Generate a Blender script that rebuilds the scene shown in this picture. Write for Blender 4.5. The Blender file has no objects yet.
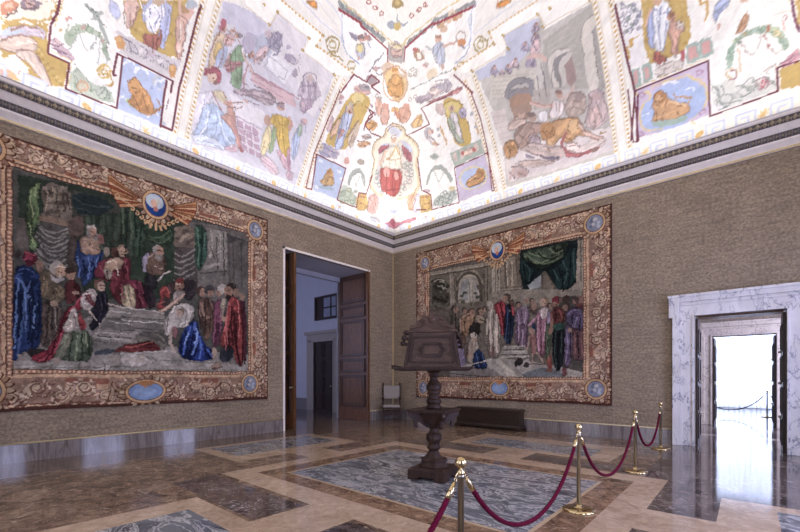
import bpy, bmesh, math, random
import numpy as np
from mathutils import Vector, Matrix
PI = math.pi
random.seed(7)
scene = bpy.context.scene
COL = scene.collection

# ------------------------------------------------------------------ helpers
def srgb(h):
    h = h.lstrip('#')
    out = []
    for i in (0, 2, 4):
        c = int(h[i:i+2], 16) / 255
        out.append(c / 12.92 if c <= 0.04045 else ((c + 0.055) / 1.055) ** 2.4)
    return tuple(out)

class MB:
    """collects shapes and links them as one mesh object"""
    def __init__(self):
        self.v = []; self.f = []; self.mi = []; self.sm = []
    def add(self, verts, faces, mi=0, smooth=False, M=None):
        o = len(self.v)
        for p in verts:
            p = Vector(p)
            if M is not None: p = M @ p
            self.v.append(tuple(p))
        for f in faces:
            self.f.append([i + o for i in f]); self.mi.append(mi); self.sm.append(smooth)
        return self
    def box(self, x0, x1, y0, y1, z0, z1, mi=0, M=None):
        v = [(x0,y0,z0),(x1,y0,z0),(x1,y1,z0),(x0,y1,z0),(x0,y0,z1),(x1,y0,z1),(x1,y1,z1),(x0,y1,z1)]
        return self.add(v, [(3,2,1,0),(4,5,6,7),(0,1,5,4),(1,2,6,5),(2,3,7,6),(3,0,4,7)], mi, M=M)
    def frustum(self, b, t, z0, z1, mi=0, M=None):
        """b, t = (x0,x1,y0,y1) rectangles at z0 and z1"""
        v = [(b[0],b[2],z0),(b[1],b[2],z0),(b[1],b[3],z0),(b[0],b[3],z0),(t[0],t[2],z1),(t[1],t[2],z1),(t[1],t[3],z1),(t[0],t[3],z1)]
        return self.add(v, [(3,2,1,0),(4,5,6,7),(0,1,5,4),(1,2,6,5),(2,3,7,6),(3,0,4,7)], mi, M=M)
    def lathe(self, prof, n=32, mi=0, M=None, smooth=True, phase=0.0):
        v = []; f = []
        for r, z in prof:
            for k in range(n):
                a = 2*PI*k/n + phase
                v.append((r*math.cos(a), r*math.sin(a), z))
        for i in range(len(prof)-1):
            for k in range(n):
                k2 = (k+1) % n
                f.append((i*n+k, i*n+k2, (i+1)*n+k2, (i+1)*n+k))
        if prof[0][0] > 1e-6: f.append(tuple(reversed(range(n))))
        if prof[-1][0] > 1e-6: f.append(tuple((len(prof)-1)*n+k for k in range(n)))
        return self.add(v, f, mi, smooth, M)
    def tube(self, pts, r, n=10, mi=0, M=None, cap=True):
        pts = [Vector(p) for p in pts]
        rs = r if isinstance(r, (list, tuple)) else [r]*len(pts)
        v = []; f = []
        t0 = (pts[1]-pts[0]).normalized()
        up = Vector((0,0,1)) if abs(t0.z) < 0.9 else Vector((1,0,0))
        nrm = t0.cross(up).normalized()
        for i, p in enumerate(pts):
            t = (pts[min(i+1, len(pts)-1)] - pts[max(i-1, 0)]).normalized()
            nrm = (nrm - t*nrm.dot(t)).normalized()
            b = t.cross(nrm)
            for k in range(n):
                a = 2*PI*k/n
                v.append(tuple(p + (nrm*math.cos(a) + b*math.sin(a))*rs[i]))
        for i in range(len(pts)-1):
            for k in range(n):
                k2 = (k+1) % n
                f.append((i*n+k, i*n+k2, (i+1)*n+k2, (i+1)*n+k))
        if cap:
            f.append(tuple(reversed(range(n)))); f.append(tuple((len(pts)-1)*n+k for k in range(n)))
        return self.add(v, f, mi, True, M)
    def extrude(self, poly, d0, d1, mi=0, M=None):
        """poly: 2D outline in (x, z), extruded along y from d0 to d1"""
        n = len(poly)
        v = [(x, d0, z) for x, z in poly] + [(x, d1, z) for x, z in poly]
        f = [tuple(range(n)), tuple(reversed(range(n, 2*n)))]
        for i in range(n):
            j = (i+1) % n
            f.append((i, i+n, j+n, j))
        return self.add(v, f, mi, M=M)
    def sphere(self, c, r, n=16, m=10, mi=0, M=None, sc=(1,1,1)):
        prof = [(max(1e-7, math.sin(PI*i/m))*1.0, -math.cos(PI*i/m)) for i in range(m+1)]
        T = Matrix.Translation(c) @ Matrix.Diagonal((r*sc[0], r*sc[1], r*sc[2], 1))
        if M is not None: T = M @ T
        return self.lathe(prof, n, mi, T)
    def build(self, name, mats, parent=None, bevel=0.0, loc=None):
        me = bpy.data.meshes.new(name)
        me.from_pydata(self.v, [], self.f)
        if not isinstance(mats, (list, tuple)): mats = [mats]
        for m in mats: me.materials.append(m)
        me.polygons.foreach_set('material_index', self.mi)
        me.polygons.foreach_set('use_smooth', self.sm)
        bm = bmesh.new(); bm.from_mesh(me)
        bmesh.ops.recalc_face_normals(bm, faces=bm.faces)
        bm.to_mesh(me); bm.free()
        me.update()
        o = bpy.data.objects.new(name, me); COL.objects.link(o)
        if parent is not None: o.parent = parent
        if loc is not None: o.location = loc
        if bevel:
            b = o.modifiers.new('bevel', 'BEVEL'); b.width = bevel; b.segments = 2
            b.limit_method = 'ANGLE'; b.angle_limit = 0.6
        return o

def thing(name, label, cat, loc=(0,0,0), rz=0.0, group=None):
    o = bpy.data.objects.new(name, None); COL.objects.link(o)
    o.location = loc; o.rotation_euler = (0, 0, rz); o.empty_display_size = 0.2
    o['label'] = label; o['category'] = cat
    if group: o['group'] = group
    return o
def tag(o, label, cat, group=None):
    o['label'] = label; o['category'] = cat
    if group: o['group'] = group
    return o
def struct(o):
    o['kind'] = 'structure'; return o
def RZ(a): return Matrix.Rotation(a, 4, 'Z')
def TR(x, y, z=0): return Matrix.Translation((x, y, z))

# ------------------------------------------------------------------ materials
class NT:
    def __init__(self, name):
        self.m = bpy.data.materials.new(name); self.m.use_nodes = True
        self.t = self.m.node_tree; self.b = self.t.nodes['Principled BSDF']
    def n(self, typ, **kw):
        nd = self.t.nodes.new(typ)
        for k, v in kw.items():
            if hasattr(nd, k): setattr(nd, k, v)
            else: nd.inputs[k].default_value = v
        return nd
    def l(self, a, ao, b, bi): self.t.links.new(a.outputs[ao], b.inputs[bi])
    def coord(self, kind='Object', scale=(1,1,1), rot=(0,0,0)):
        tc = self.n('ShaderNodeTexCoord'); mp = self.n('ShaderNodeMapping')
        mp.inputs['Scale'].default_value = scale; mp.inputs['Rotation'].default_value = rot
        self.l(tc, kind, mp, 'Vector'); return mp
    def noise(self, src, scale, detail=4, rough=0.55, dist=0.0):
        nd = self.n('ShaderNodeTexNoise'); nd.inputs['Scale'].default_value = scale
        nd.inputs['Detail'].default_value = detail; nd.inputs['Roughness'].default_value = rough
        nd.inputs['Distortion'].default_value = dist
        if src is not None: self.t.links.new(src.outputs[0], nd.inputs['Vector'])
        return nd
    def ramp(self, src, stops, out=None):
        r = self.n('ShaderNodeValToRGB'); e = r.color_ramp.elements
        while len(e) < len(stops): e.new(0.5)
        for i, (p, c) in enumerate(stops):
            e[i].position = p; e[i].color = (*c, 1) if len(c) == 3 else c
        self.t.links.new(src.outputs[out if out is not None else 0], r.inputs[0]); return r
    def mix(self, a, b, fac, blend='MIX'):
        m = self.n('ShaderNodeMix'); m.data_type = 'RGBA'; m.blend_type = blend
        for s, i in ((a, 6), (b, 7)):
            if isinstance(s, tuple): m.inputs[i].default_value = (*s, 1)
            else: self.t.links.new(s.outputs['Result'] if s.bl_idname == 'ShaderNodeMix' and False else (s.outputs[2] if s.bl_idname == 'ShaderNodeMix' else s.outputs[0]), m.inputs[i])
        if isinstance(fac, (int, float)): m.inputs[0].default_value = fac
        else: self.t.links.new(fac.outputs[0], m.inputs[0])
        return m
    def col(self, s):
        if isinstance(s, tuple): self.b.inputs['Base Color'].default_value = (*s, 1)
        else: self.t.links.new(s.outputs[2] if s.bl_idname == 'ShaderNodeMix' else s.outputs[0], self.b.inputs['Base Color'])
        return self
    def set(self, **kw):
        for k, v in kw.items(): self.b.inputs[k].default_value = v
        return self
    def bump(self, src, strength=0.3, dist=0.01, out=0):
        bp = self.n('ShaderNodeBump'); bp.inputs['Strength'].default_value = strength; bp.inputs['Distance'].default_value = dist
        self.t.links.new(src.outputs[out], bp.inputs['Height']); self.t.links.new(bp.outputs[0], self.b.inputs['Normal']); return self

def m_plain(name, c, rough=0.5, metal=0.0, var=0.12, scale=6.0):
    t = NT(name); c = srgb(c) if isinstance(c, str) else c
    n = t.noise(t.coord(), scale, 5)
    r = t.ramp(n, [(0.3, tuple(x*(1-var) for x in c)), (0.7, tuple(min(1, x*(1+var)) for x in c))])
    t.col(r).set(Roughness=rough, Metallic=metal); return t.m

def m_wood(name, dark, light, scale=(6, 6, 0.8), rough=0.42):
    t = NT(name); dark = srgb(dark); light = srgb(light)
    mp = t.coord('Object', scale)
    n = t.noise(mp, 2.2, 6, 0.6, 1.2)
    n2 = t.noise(t.coord('Object', tuple(s*9 for s in scale)), 2.0, 3)
    r = t.ramp(n, [(0.32, dark), (0.68, light)])
    r2 = t.ramp(n2, [(0.35, (0.55,)*3), (0.65, (1,)*3)])
    t.col(t.mix(r, r2, 0.6, 'MULTIPLY')).set(Roughness=rough)
    t.bump(n2, 0.15, 0.004); return t.m

def m_breccia(name, cols, rough=0.09, scale=2.6, seed=0.0, spec=0.5, shard=1.0):
    """brown shelly stone: angular fragments in a mottled ground"""
    t = NT(name); c = [srgb(x) for x in cols]
    mp = t.coord('Object'); mp.inputs['Location'].default_value = (seed, seed*1.7, 0)
    wn = t.noise(mp, 2.2, 4)
    add = t.n('ShaderNodeVectorMath'); add.operation = 'MULTIPLY_ADD'
    t.l(wn, 1, add, 0); add.inputs[1].default_value = (0.5, 0.5, 0.5); t.l(mp, 0, add, 2)
    n1 = t.noise(add, scale, 9, 0.70, 0.8)
    r1 = t.ramp(n1, [(0.30, c[0]), (0.44, c[1]), (0.55, c[2]), (0.70, c[3])])
    n2 = t.noise(add, 11, 6, 0.75, 0.6)
    r2 = t.ramp(n2, [(0.34, (0.45,)*3), (0.5, (0.95,)*3), (0.62, (1.5,)*3)])
    m = t.mix(r1, r2, 0.85 if shard else 0.35, 'MULTIPLY')
    if shard:
        n3 = t.noise(add, 5.5, 8, 0.75, 2.2)
        v = t.ramp(n3, [(0.57, (0, 0, 0)), (0.64, (0.85,)*3), (0.70, (0.3,)*3)])
        m = t.mix(m, c[4], v)
        n5 = t.noise(add, 3.2, 7, 0.7, 1.8)
        v5 = t.ramp(n5, [(0.60, (0, 0, 0)), (0.68, (0.7,)*3)])
        m = t.mix(m, tuple(x*0.45 for x in c[0]), v5)
    else:
        n3 = t.noise(add, 2.0, 7, 0.65, 1.0)
        v = t.ramp(n3, [(0.485, (0, 0, 0)), (0.5, (0.5,)*3), (0.515, (0, 0, 0))])
        m = t.mix(m, c[4], v)
    t.col(m).set(Roughness=rough)
    t.b.inputs['Specular IOR Level'].default_value = spec
    return t.m

def m_vein(name, base, mid, vein, rough=0.09, scale=1.2, stretch=(1,1,1), rot=(0,0,0), dist=2.2, sharp=0.06):
    """swirled grey marble"""
    t = NT(name); base, mid, vein = srgb(base), srgb(mid), srgb(vein)
    mp = t.coord('Object', stretch, rot)
    n0 = t.noise(mp, scale*0.9, 4, 0.55, 0.6)
    add = t.n('ShaderNodeVectorMath'); add.operation = 'MULTIPLY_ADD'
    t.l(n0, 1, add, 0); add.inputs[1].default_value = (dist*0.5,)*3; t.l(mp, 0, add, 2)
    n1 = t.noise(add, scale*1.6, 8, 0.62, 0.8)
    r1 = t.ramp(n1, [(0.30, base), (0.52, mid), (0.72, base)])
    n2 = t.noise(add, scale*2.4, 7, 0.6, 1.4)
    r2 = t.ramp(n2, [(0.5-sharp*1.6, (0,0,0)), (0.5-sharp*0.2, (1,1,1)), (0.5+sharp*0.3, (0.6,)*3), (0.5+sharp*1.4, (0,0,0))])
    m = t.mix(r1, vein, r2)
    n3 = t.noise(mp, 40, 3)
    r3 = t.ramp(n3, [(0.35, (0.8,)*3), (0.65, (1.1,)*3)])
    t.col(t.mix(m, r3, 0.6, 'MULTIPLY')).set(Roughness=rough); return t.m

def m_wallcloth(name, axis):
    """coarse taupe wall hanging with horizontal slubs and pale vertical seams"""
    t = NT(name)
    st = (0.7, 5.0) 
    sc = (st[0], st[0], st[1])
    n1 = t.noise(t.coord('Object', sc), 3.0, 6, 0.65)
    n2 = t.noise(t.coord('Object', (1, 1, 1)), 1.3, 5, 0.6)
    n3 = t.noise(t.coord('Object', (1, 1, 1.25)), 17.0, 3, 0.75)
    a = t.ramp(n1, [(0.3, srgb('827361')), (0.5, srgb('93826d')), (0.72, srgb('a39177'))])
    b = t.ramp(n2, [(0.3, (0.80,)*3), (0.7, (1.12,)*3)])
    c = t.ramp(n3, [(0.36, (0.62,)*3), (0.64, (1.32,)*3)])
    m = t.mix(t.mix(a, b, 0.8, 'MULTIPLY'), c, 0.9, 'MULTIPLY')
    # seams
    tc = t.n('ShaderNodeTexCoord'); sp = t.n('ShaderNodeSeparateXYZ'); t.l(tc, 'Object', sp, 0)
    md = t.n('ShaderNodeMath'); md.operation = 'MODULO'; md.inputs[1].default_value = 1.42
    ad = t.n('ShaderNodeMath'); ad.operation = 'ADD'; ad.inputs[1].default_value = 142.0 - 0.85
    t.l(sp, axis, ad, 0); t.l(ad, 0, md, 0)
    s = t.ramp(md, [(0.0, (0.55,)*3), (0.012, (0,0,0)), (0.99, (0,0,0))])
    t.col(t.mix(m, srgb('94866f'), s)).set(Roughness=0.85)
    t.bump(n3, 0.25, 0.01); return t.m

def m_veined_white(name, base, vein, rough=0.12, scale=1.0):
    t = NT(name); base, vein = srgb(base), srgb(vein)
    mp = t.coord('Object', (1.6, 1.6, 0.75), (0.35, 0.5, 0.2))
    n0 = t.noise(mp, scale*1.5, 4, 0.6)
    add = t.n('ShaderNodeVectorMath'); add.operation = 'MULTIPLY_ADD'
    t.l(n0, 1, add, 0); add.inputs[1].default_value = (0.7,)*3; t.l(mp, 0, add, 2)
    n2 = t.noise(add, scale*1.9, 8, 0.58, 0.4)
    r2 = t.ramp(n2, [(0.485, (0,0,0)), (0.5, (0.95,)*3), (0.512, (0.2,)*3), (0.56, (0,0,0))])
    n1 = t.noise(mp, scale*2.4, 5)
    r1 = t.ramp(n1, [(0.38, tuple(x*0.88 for x in base)), (0.62, base)])
    n4 = t.noise(add, scale*1.1, 3)
    r4 = t.ramp(n4, [(0.55, (0,0,0)), (0.75, (0.3, 0.3, 0.3))])
    m = t.mix(r1, srgb('c2b3a4'), r4)
    t.col(t.mix(m, vein, r2)).set(Roughness=rough); return t.m

def m_painted(name, rough, bump=0.1, bscale=60.0, weave=False):
    """pigment stored on the mesh, broken up by grain"""
    t = NT(name)
    at = t.n('ShaderNodeAttribute'); at.attribute_name = 'pigment'
    n = t.noise(t.coord('Object'), bscale, 3, 0.6)
    r = t.ramp(n, [(0.3, (0.80,)*3 if weave else (0.96,)*3), (0.7, (1.16,)*3 if weave else (1.03,)*3)])
    t.col(t.mix(at, r, 1.0, 'MULTIPLY')).set(Roughness=rough)
    if weave: t.b.inputs['Specular IOR Level'].default_value = 0.15
    if bump: t.bump(n, bump, 0.006)
    return t.m

def m_emit(name, c, s):
    t = NT(name); t.b.inputs['Base Color'].default_value = (*c, 1)
    t.b.inputs['Emission Color'].default_value = (*c, 1); t.b.inputs['Emission Strength'].default_value = s
    return t.m

M = {}
M['cream'] = m_breccia('cream_marble', ['a08971', 'b0987f', 'bca48b', 'c6b099', '8a6c52'], 0.12, 1.6, 0.0, 0.3, 0)
M['brown'] = m_breccia('brown_breccia', ['44352b', '6c5848', '836d5a', '9a8670', 'b8a68f'], 0.14, 2.2, 3.0, 0.14)
M['band'] = m_breccia('perimeter_breccia', ['45362d', '655244', '7a6656', '8f7d6c', 'a99a8a'], 0.08, 2.4, 7.0, 0.5)
M['border_brown'] = m_breccia('brown_border_stone', ['4f392b', '745a46', '8b7058', 'a0856b', 'b8a287'], 0.12, 3.0, 9.0, 0.2)
M['slab'] = m_breccia('grey_brown_breccia', ['322825', '4b403b', '655853', '867a73', 'c0b6b0'], 0.08, 2.4, 5.0, 0.5)
M['grey'] = m_vein('grey_swirl_marble', '3f4147', '75767a', 'bcb9b6', 0.11, 0.75, (1, 2.0, 1), (0, 0, 0.5), 3.0, 0.034)
M['grey'].node_tree.nodes['Principled BSDF'].inputs['Specular IOR Level'].default_value = 0.25
M['line'] = m_plain('yellow_marble_line', 'bda585', 0.12)
M['edge_line'] = m_plain('pale_marble_line', 'a99a84', 0.12)
M['baseboard'] = m_vein('grey_violet_marble', '5f5653', '756b67', '8f8681', 0.06, 0.8, (3.0, 3.0, 0.35), (0, 0, 0), 1.0, 0.08)
M['cloth_y'] = m_wallcloth('taupe_wall_cloth_long', 1)
M['cloth_x'] = m_wallcloth('taupe_wall_cloth_short', 0)
M['gold'] = m_plain('pale_gilding', 'cdb98c', 0.35, 0.35, 0.1)
M['stucco'] = m_plain('grey_cream_stucco', 'f1e7dc', 0.6, 0, 0.06, 9)
M['stucco_dark'] = m_plain('dark_ornament_ground', '57504c', 0.6, 0, 0.15, 20)
M['ornament'] = m_plain('carved_ornament_relief', '9f9178', 0.5, 0, 0.1, 20)
M['ornament_dark'] = m_plain('dark_carved_relief', '77706f', 0.5, 0, 0.1, 20)
M['walnut'] = m_wood('dark_walnut', '291b16', '4b362c', (7, 7, 1.2), 0.48)
M['walnut_panel'] = m_wood('walnut_panel', '3f2e25', '644c3f', (2, 2, 7), 0.45)
for k_ in ('walnut', 'walnut_panel'): M[k_].node_tree.nodes['Principled BSDF'].inputs['Specular IOR Level'].default_value = 0.22
M['doorwood'] = m_wood('door_walnut', '4a2c19', '7d5434', (9, 9, 0.9), 0.42)
M['doordark'] = m_wood('dark_door_wood', '2a1d18', '45332a', (9, 9, 0.9), 0.4)
M['chestwood'] = m_wood('chest_oak', '21160f', '3d2a1d', (1.2, 8, 8), 0.38)
M['brass'] = m_plain('polished_brass', (0.66, 0.52, 0.29), 0.12, 1.0, 0.05)
M['brass_dull'] = m_plain('brushed_brass', (0.40, 0.36, 0.30), 0.3, 1.0, 0.08)
M['velvet'] = m_plain('crimson_velvet_rope', '560a26', 0.8, 0, 0.3, 40)
M['velvet_dark'] = m_plain('dark_blue_rope', '2c2338', 0.75, 0, 0.2, 40)
M['velvet'].node_tree.nodes['Principled BSDF'].inputs['Specular IOR Level'].default_value = 0.1
M['linen'] = m_plain('pale_chair_upholstery', '968c82', 0.8, 0, 0.12, 25)
M['portal'] = m_veined_white('white_veined_marble', 'e4e0df', '6c7088', 0.14, 1.1)
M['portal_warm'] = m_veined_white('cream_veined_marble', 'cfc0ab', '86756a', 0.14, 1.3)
M['plaster'] = m_plain('white_plaster', 'c9c6c6', 0.7, 0, 0.04, 3)
M['plaster_blue'] = m_plain('pale_plaster', 'b4b3bb', 0.7, 0, 0.04, 3)
M['greystone'] = m_plain('grey_door_stone', '9a8f86', 0.5, 0, 0.1, 14)
M['iron'] = m_plain('dark_iron', '17161a', 0.4, 0.6)
M['vault_plain'] = m_plain('vault_plaster', 'dcd6cc', 0.65, 0, 0.03, 4)
M['fresco'] = m_painted('vault_fresco', 0.65, 0.05, 30)
M['tapestry_wool'] = m_painted('woven_wool', 0.9, 0.25, 55, True)
M['tapestry_edge'] = m_plain('dark_red_galloon', '4a2119', 0.9)

# ------------------------------------------------------------------ room dimensions (metres)
RX, RY = 12.96, 12.3           # left wall X=0, far right-hand wall Y=0
ZC = 6.24                      # underside of the cornice
ZV = 6.80
WT = 0.30
def vault_z(d):
    d = np.minimum(d, 3.85)
    return 6.85 + 1.85*d - 0.24*d*d

# ------------------------------------------------------------------ floor
def floor_mesh():
    cx, cy = 6.48, -6.15
    R = []   # painter's list of rectangles: x0,x1,y0,y1,material key
    R.append((-1.7, RX, -RY, 0.5, 'brown'))
    def sym(x0, x1, y0, y1, k):
        for sx in (1, -1):
            for sy in (1, -1):
                a, b = sorted((cx+sx*x0, cx+sx*x1)); c, d = sorted((cy+sy*y0, cy+sy*y1))
                R.append((a, b, c, d, k))
    # far part of the room keeps a greyer breccia
    R.append((8.9, RX, -RY, 0.5, 'slab'))
    # polished perimeter band and its pale line
    R.append((-1.7, cx-5.09, -RY, 0.5, 'band'))
    sym(-5.3, 5.3, 5.03, 5.06, 'edge_line'); sym(5.06, 5.09, -5.06, 5.06, 'edge_line')
    # side panels: cream frames round grey slabs
    sym(3.46, 5.42, -1.55, 1.55, 'cream'); sym(3.98, 5.22, -1.28, 1.28, 'grey')
    sym(-1.78, 1.78, 2.95, 4.85, 'cream'); sym(-1.35, 1.35, 3.22, 4.22, 'grey')
    # bands joining them to the middle
    sym(2.70, 3.46, -0.40, 0.40, 'cream'); sym(-0.40, 0.40, 2.0, 2.95, 'cream')
    # middle frame
    sym(-2.80, 2.80, -2.15, 2.15, 'cream')
    sym(-2.42, 2.42, -1.72, 1.72, 'border_brown')
    sym(-2.06, 2.06, -1.41, 1.41, 'line')
    sym(-2.01, 2.01, -1.36, 1.36, 'grey')
    # greyer slabs at the front
    for sx in (1, -1):
        a, b = sorted((cx+sx*0.42, cx+sx*2.78)); R.append((a, b, cy-2.9, cy-2.24, 'slab'))
        R.append((a, b, cy+2.24, cy+2.75, 'slab'))
    keys = ['band', 'brown', 'cream', 'border_brown', 'grey', 'line', 'edge_line', 'slab']
    xs = sorted({round(v, 4) for r in R for v in r[:2]}); ys = sorted({round(v, 4) for r in R for v in r[2:4]})
    xs = [x for x in xs if -1.7 <= x <= RX]; ys = [y for y in ys if -RY <= y <= 0.5]
    mb = MB(); idx = {}
    def vid(i, j):
        if (i, j) not in idx: idx[(i, j)] = len(mb.v); mb.v.append((xs[i], ys[j], 0))
        return idx[(i, j)]
    for i in range(len(xs)-1):
        for j in range(len(ys)-1):
            mx, my = (xs[i]+xs[i+1])/2, (ys[j]+ys[j+1])/2; k = 'brown'
            for r in R:
                if r[0] < mx < r[1] and r[2] < my < r[3]: k = r[4]
            mb.f.append([vid(i, j), vid(i+1, j), vid(i+1, j+1), vid(i, j+1)]); mb.mi.append(keys.index(k)); mb.sm.append(False)
    struct(mb.build('floor', [M[k] for k in keys]))
floor_mesh()

# ------------------------------------------------------------------ walls
D1 = dict(y0=-4.73, y1=-1.28, z=5.31, depth=1.6)          # tall doorway in the left wall
D2 = dict(x0=9.29, x1=10.80, z=2.97, depth=0.55)          # marble portal in the right wall
w = MB()
w.box(-0.12, 0, -RY, D1['y0'], 0, ZV+0.3); w.box(-0.12, 0, D1['y1'], 0.0, 0, ZV+0.3); w.box(-0.12, 0, D1['y0'], D1['y1'], D1['z'], ZV+0.3)
struct(w.build('wall_left', M['cloth_y']))
w = MB()
w.box(0, D2['x0'], 0, 0.12, 0, ZV+0.3); w.box(D2['x1'], RX, 0, 0.12, 0, ZV+0.3); w.box(D2['x0'], D2['x1'], 0, 0.12, D2['z'], ZV+0.3)
struct(w.build('wall_right', M['cloth_x']))
# the wall on the window side and the one behind the viewpoint
WIN = [(-10.6, -8.9), (-7.0, -5.3), (-3.6, -1.9)]
WZ0, WZ1 = 0.35, 4.6
w = MB(); prev = -RY
for a, b in WIN:
    w.box(RX, RX+0.5, prev, a, 0, ZV+0.3); w.box(RX, RX+0.5, a, b, 0, WZ0); w.box(RX, RX+0.5, a, b, WZ1, ZV+0.3); prev = b
w.box(RX, RX+0.5, prev, 0.12, 0, ZV+0.3)
struct(w.build('wall_window_side', M['cloth_y']))
WINB = [(2.4, 4.1), (5.6, 7.3), (8.8, 10.5)]
w = MB(); prev = -0.12
for a, b in WINB:
    w.box(prev, a, -RY-0.5, -RY, 0, ZV+0.3); w.box(a, b, -RY-0.5, -RY, 0, WZ0); w.box(a, b, -RY-0.5, -RY, WZ1, ZV+0.3); prev = b
w.box(prev, RX+0.5, -RY-0.5, -RY, 0, ZV+0.3)
struct(w.build('wall_back', M['cloth_x']))
for i, (a, b) in enumerate(WINB):
    f = MB(); t = 0.07; yo, yi = -RY-0.38, -RY-0.30
    f.box(a, a+t, yo, yi, WZ0, WZ1); f.box(b-t, b, yo, yi, WZ0, WZ1); f.box(a, b, yo, yi, WZ0, WZ0+t); f.box(a, b, yo, yi, WZ1-t, WZ1)
    m_ = (a+b)/2; f.box(m_-0.04, m_+0.04, yo, yi, WZ0, WZ1)
    for z in (1.4, 2.45, 3.5): f.box(a, b, yo+0.01, yi-0.01, z-0.025, z+0.025)
    struct(f.build('window_%d' % (i+6), M['plaster']))
for i, (a, b) in enumerate(WIN):
    f = MB(); t = 0.07
    f.box(RX+0.3, RX+0.38, a, a+t, WZ0, WZ1); f.box(RX+0.3, RX+0.38, b-t, b, WZ0, WZ1)
    f.box(RX+0.3, RX+0.38, a, b, WZ0, WZ0+t); f.box(RX+0.3, RX+0.38, a, b, WZ1-t, WZ1)
    m_ = (a+b)/2; f.box(RX+0.3, RX+0.38, m_-0.04, m_+0.04, WZ0, WZ1)
    for z in (1.4, 2.45, 3.5): f.box(RX+0.31, RX+0.37, a, b, z-0.025, z+0.025)
    struct(f.build('window_%d' % (i+1), M['plaster']))

# pilaster strip where the walls meet, and the gilt bead in the corner
t = MB(); t.box(0.0, 0.035, -0.035, 0.0, 0.36, ZC)
struct(t.build('trim_1', M['gold']))

# baseboards with a thin gilt top rail
def baseboard(name, segs, axis):
    b = MB()
    for a, c in segs:
        if axis == 'y':
            b.box(0, 0.035, a, c, 0, 0.335, 0); b.tube([(0.03, a, 0.35), (0.03, c, 0.35)], 0.016, 8, 1)
        else:
            b.box(a, c, -0.035, 0, 0, 0.335, 0); b.tube([(a, -0.03, 0.35), (c, -0.03, 0.35)], 0.016, 8, 1)
    struct(b.build(name, [M['baseboard'], M['gold']]))
baseboard('baseboard_left', [(-RY, D1['y0']-0.07), (D1['y1']+0.03, -0.035)], 'y')
baseboard('baseboard_right', [(0.0, 8.90), (11.2, RX)], 'x')
b = MB()
b.box(0, RX, -RY, -RY+0.035, 0, 0.335); struct(b.build('baseboard_back', M['baseboard']))
b = MB(); b.box(RX-0.035, RX, -RY, 0, 0, 0.335); struct(b.build('baseboard_window_side', M['baseboard']))

# ------------------------------------------------------------------ cornice
PROF = [(0.0, 6.225, 0), (0.045, 6.225, 1), (0.05, 6.262, 0), (0.02, 6.275, 0), (0.05, 6.30, 0), (0.13, 6.37, 0), (0.14, 6.40, 2),
        (0.20, 6.515, 0), (0.22, 6.53, 0), (0.30, 6.615, 0), (0.33, 6.625, 3), (0.39, 6.735, 0), (0.42, 6.745, 0), (0.44, 6.79, 4), (0.46, 6.80, 4), (0.40, 6.815, 4), (0.0, 6.72, 4)]
def cornice(name, frame):
    """frame(s, o, z) -> world; s runs along the wall from mitre to mitre"""
    c = MB(); fr, Lw = frame
    mats = [M['stucco'], M['gold'], M['stucco_dark'], M['stucco_dark'], M['plaster']]
    for (o0, z0, k0), (o1, z1, k1) in zip(PROF[:-1], PROF[1:]):
        c.add([fr(o0, o0, z0), fr(Lw-o0, o0, z0), fr(Lw-o1, o1, z1), fr(o1, o1, z1)], [(0, 1, 2, 3)], k0)
    # carved repeats: leaf moulding on the lower band, egg-and-dart on the upper
    def leaf(s, o0, z0, o1, z1, wd, lift, mi):
        du = Vector(fr(s+wd, 0, 0)) - Vector(fr(s, 0, 0))
        a = Vector(fr(s, o0, z0)); b_ = Vector(fr(s, o1, z1)); mid = (a+b_)/2 + Vector(fr(s, lift, -lift)) - Vector(fr(s, 0, 0))
        c.add([a, a.lerp(b_, 0.5)-du*0.5, b_, a.lerp(b_, 0.5)+du*0.5, mid], [(0,1,4),(1,2,4),(2,3,4),(3,0,4)], mi)
    s = 0.25
    while s < Lw-0.25:
        leaf(s, 0.142, 6.405, 0.198, 6.51, 0.07, 0.028, 6)
        leaf(s+0.045, 0.15, 6.43, 0.19, 6.49, 0.035, 0.02, 5); s += 0.09
    s = 0.45
    while s < Lw-0.45:
        leaf(s, 0.332, 6.63, 0.388, 6.732, 0.085, 0.03, 5); leaf(s+0.055, 0.335, 6.64, 0.38, 6.70, 0.03, 0.02, 5); s += 0.11
    o = c.build(name, mats + [M['ornament'], M['ornament_dark']]); struct(o); return o
cornice('trim_2', (lambda s, o, z: (o, -s, z), RY))
cornice('trim_3', (lambda s, o, z: (s, -o, z), RX))
cornice('trim_4', (lambda s, o, z: (RX-o, -s, z), RY))
cornice('trim_5', (lambda s, o, z: (s, -RY+o, z), RX))

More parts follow.
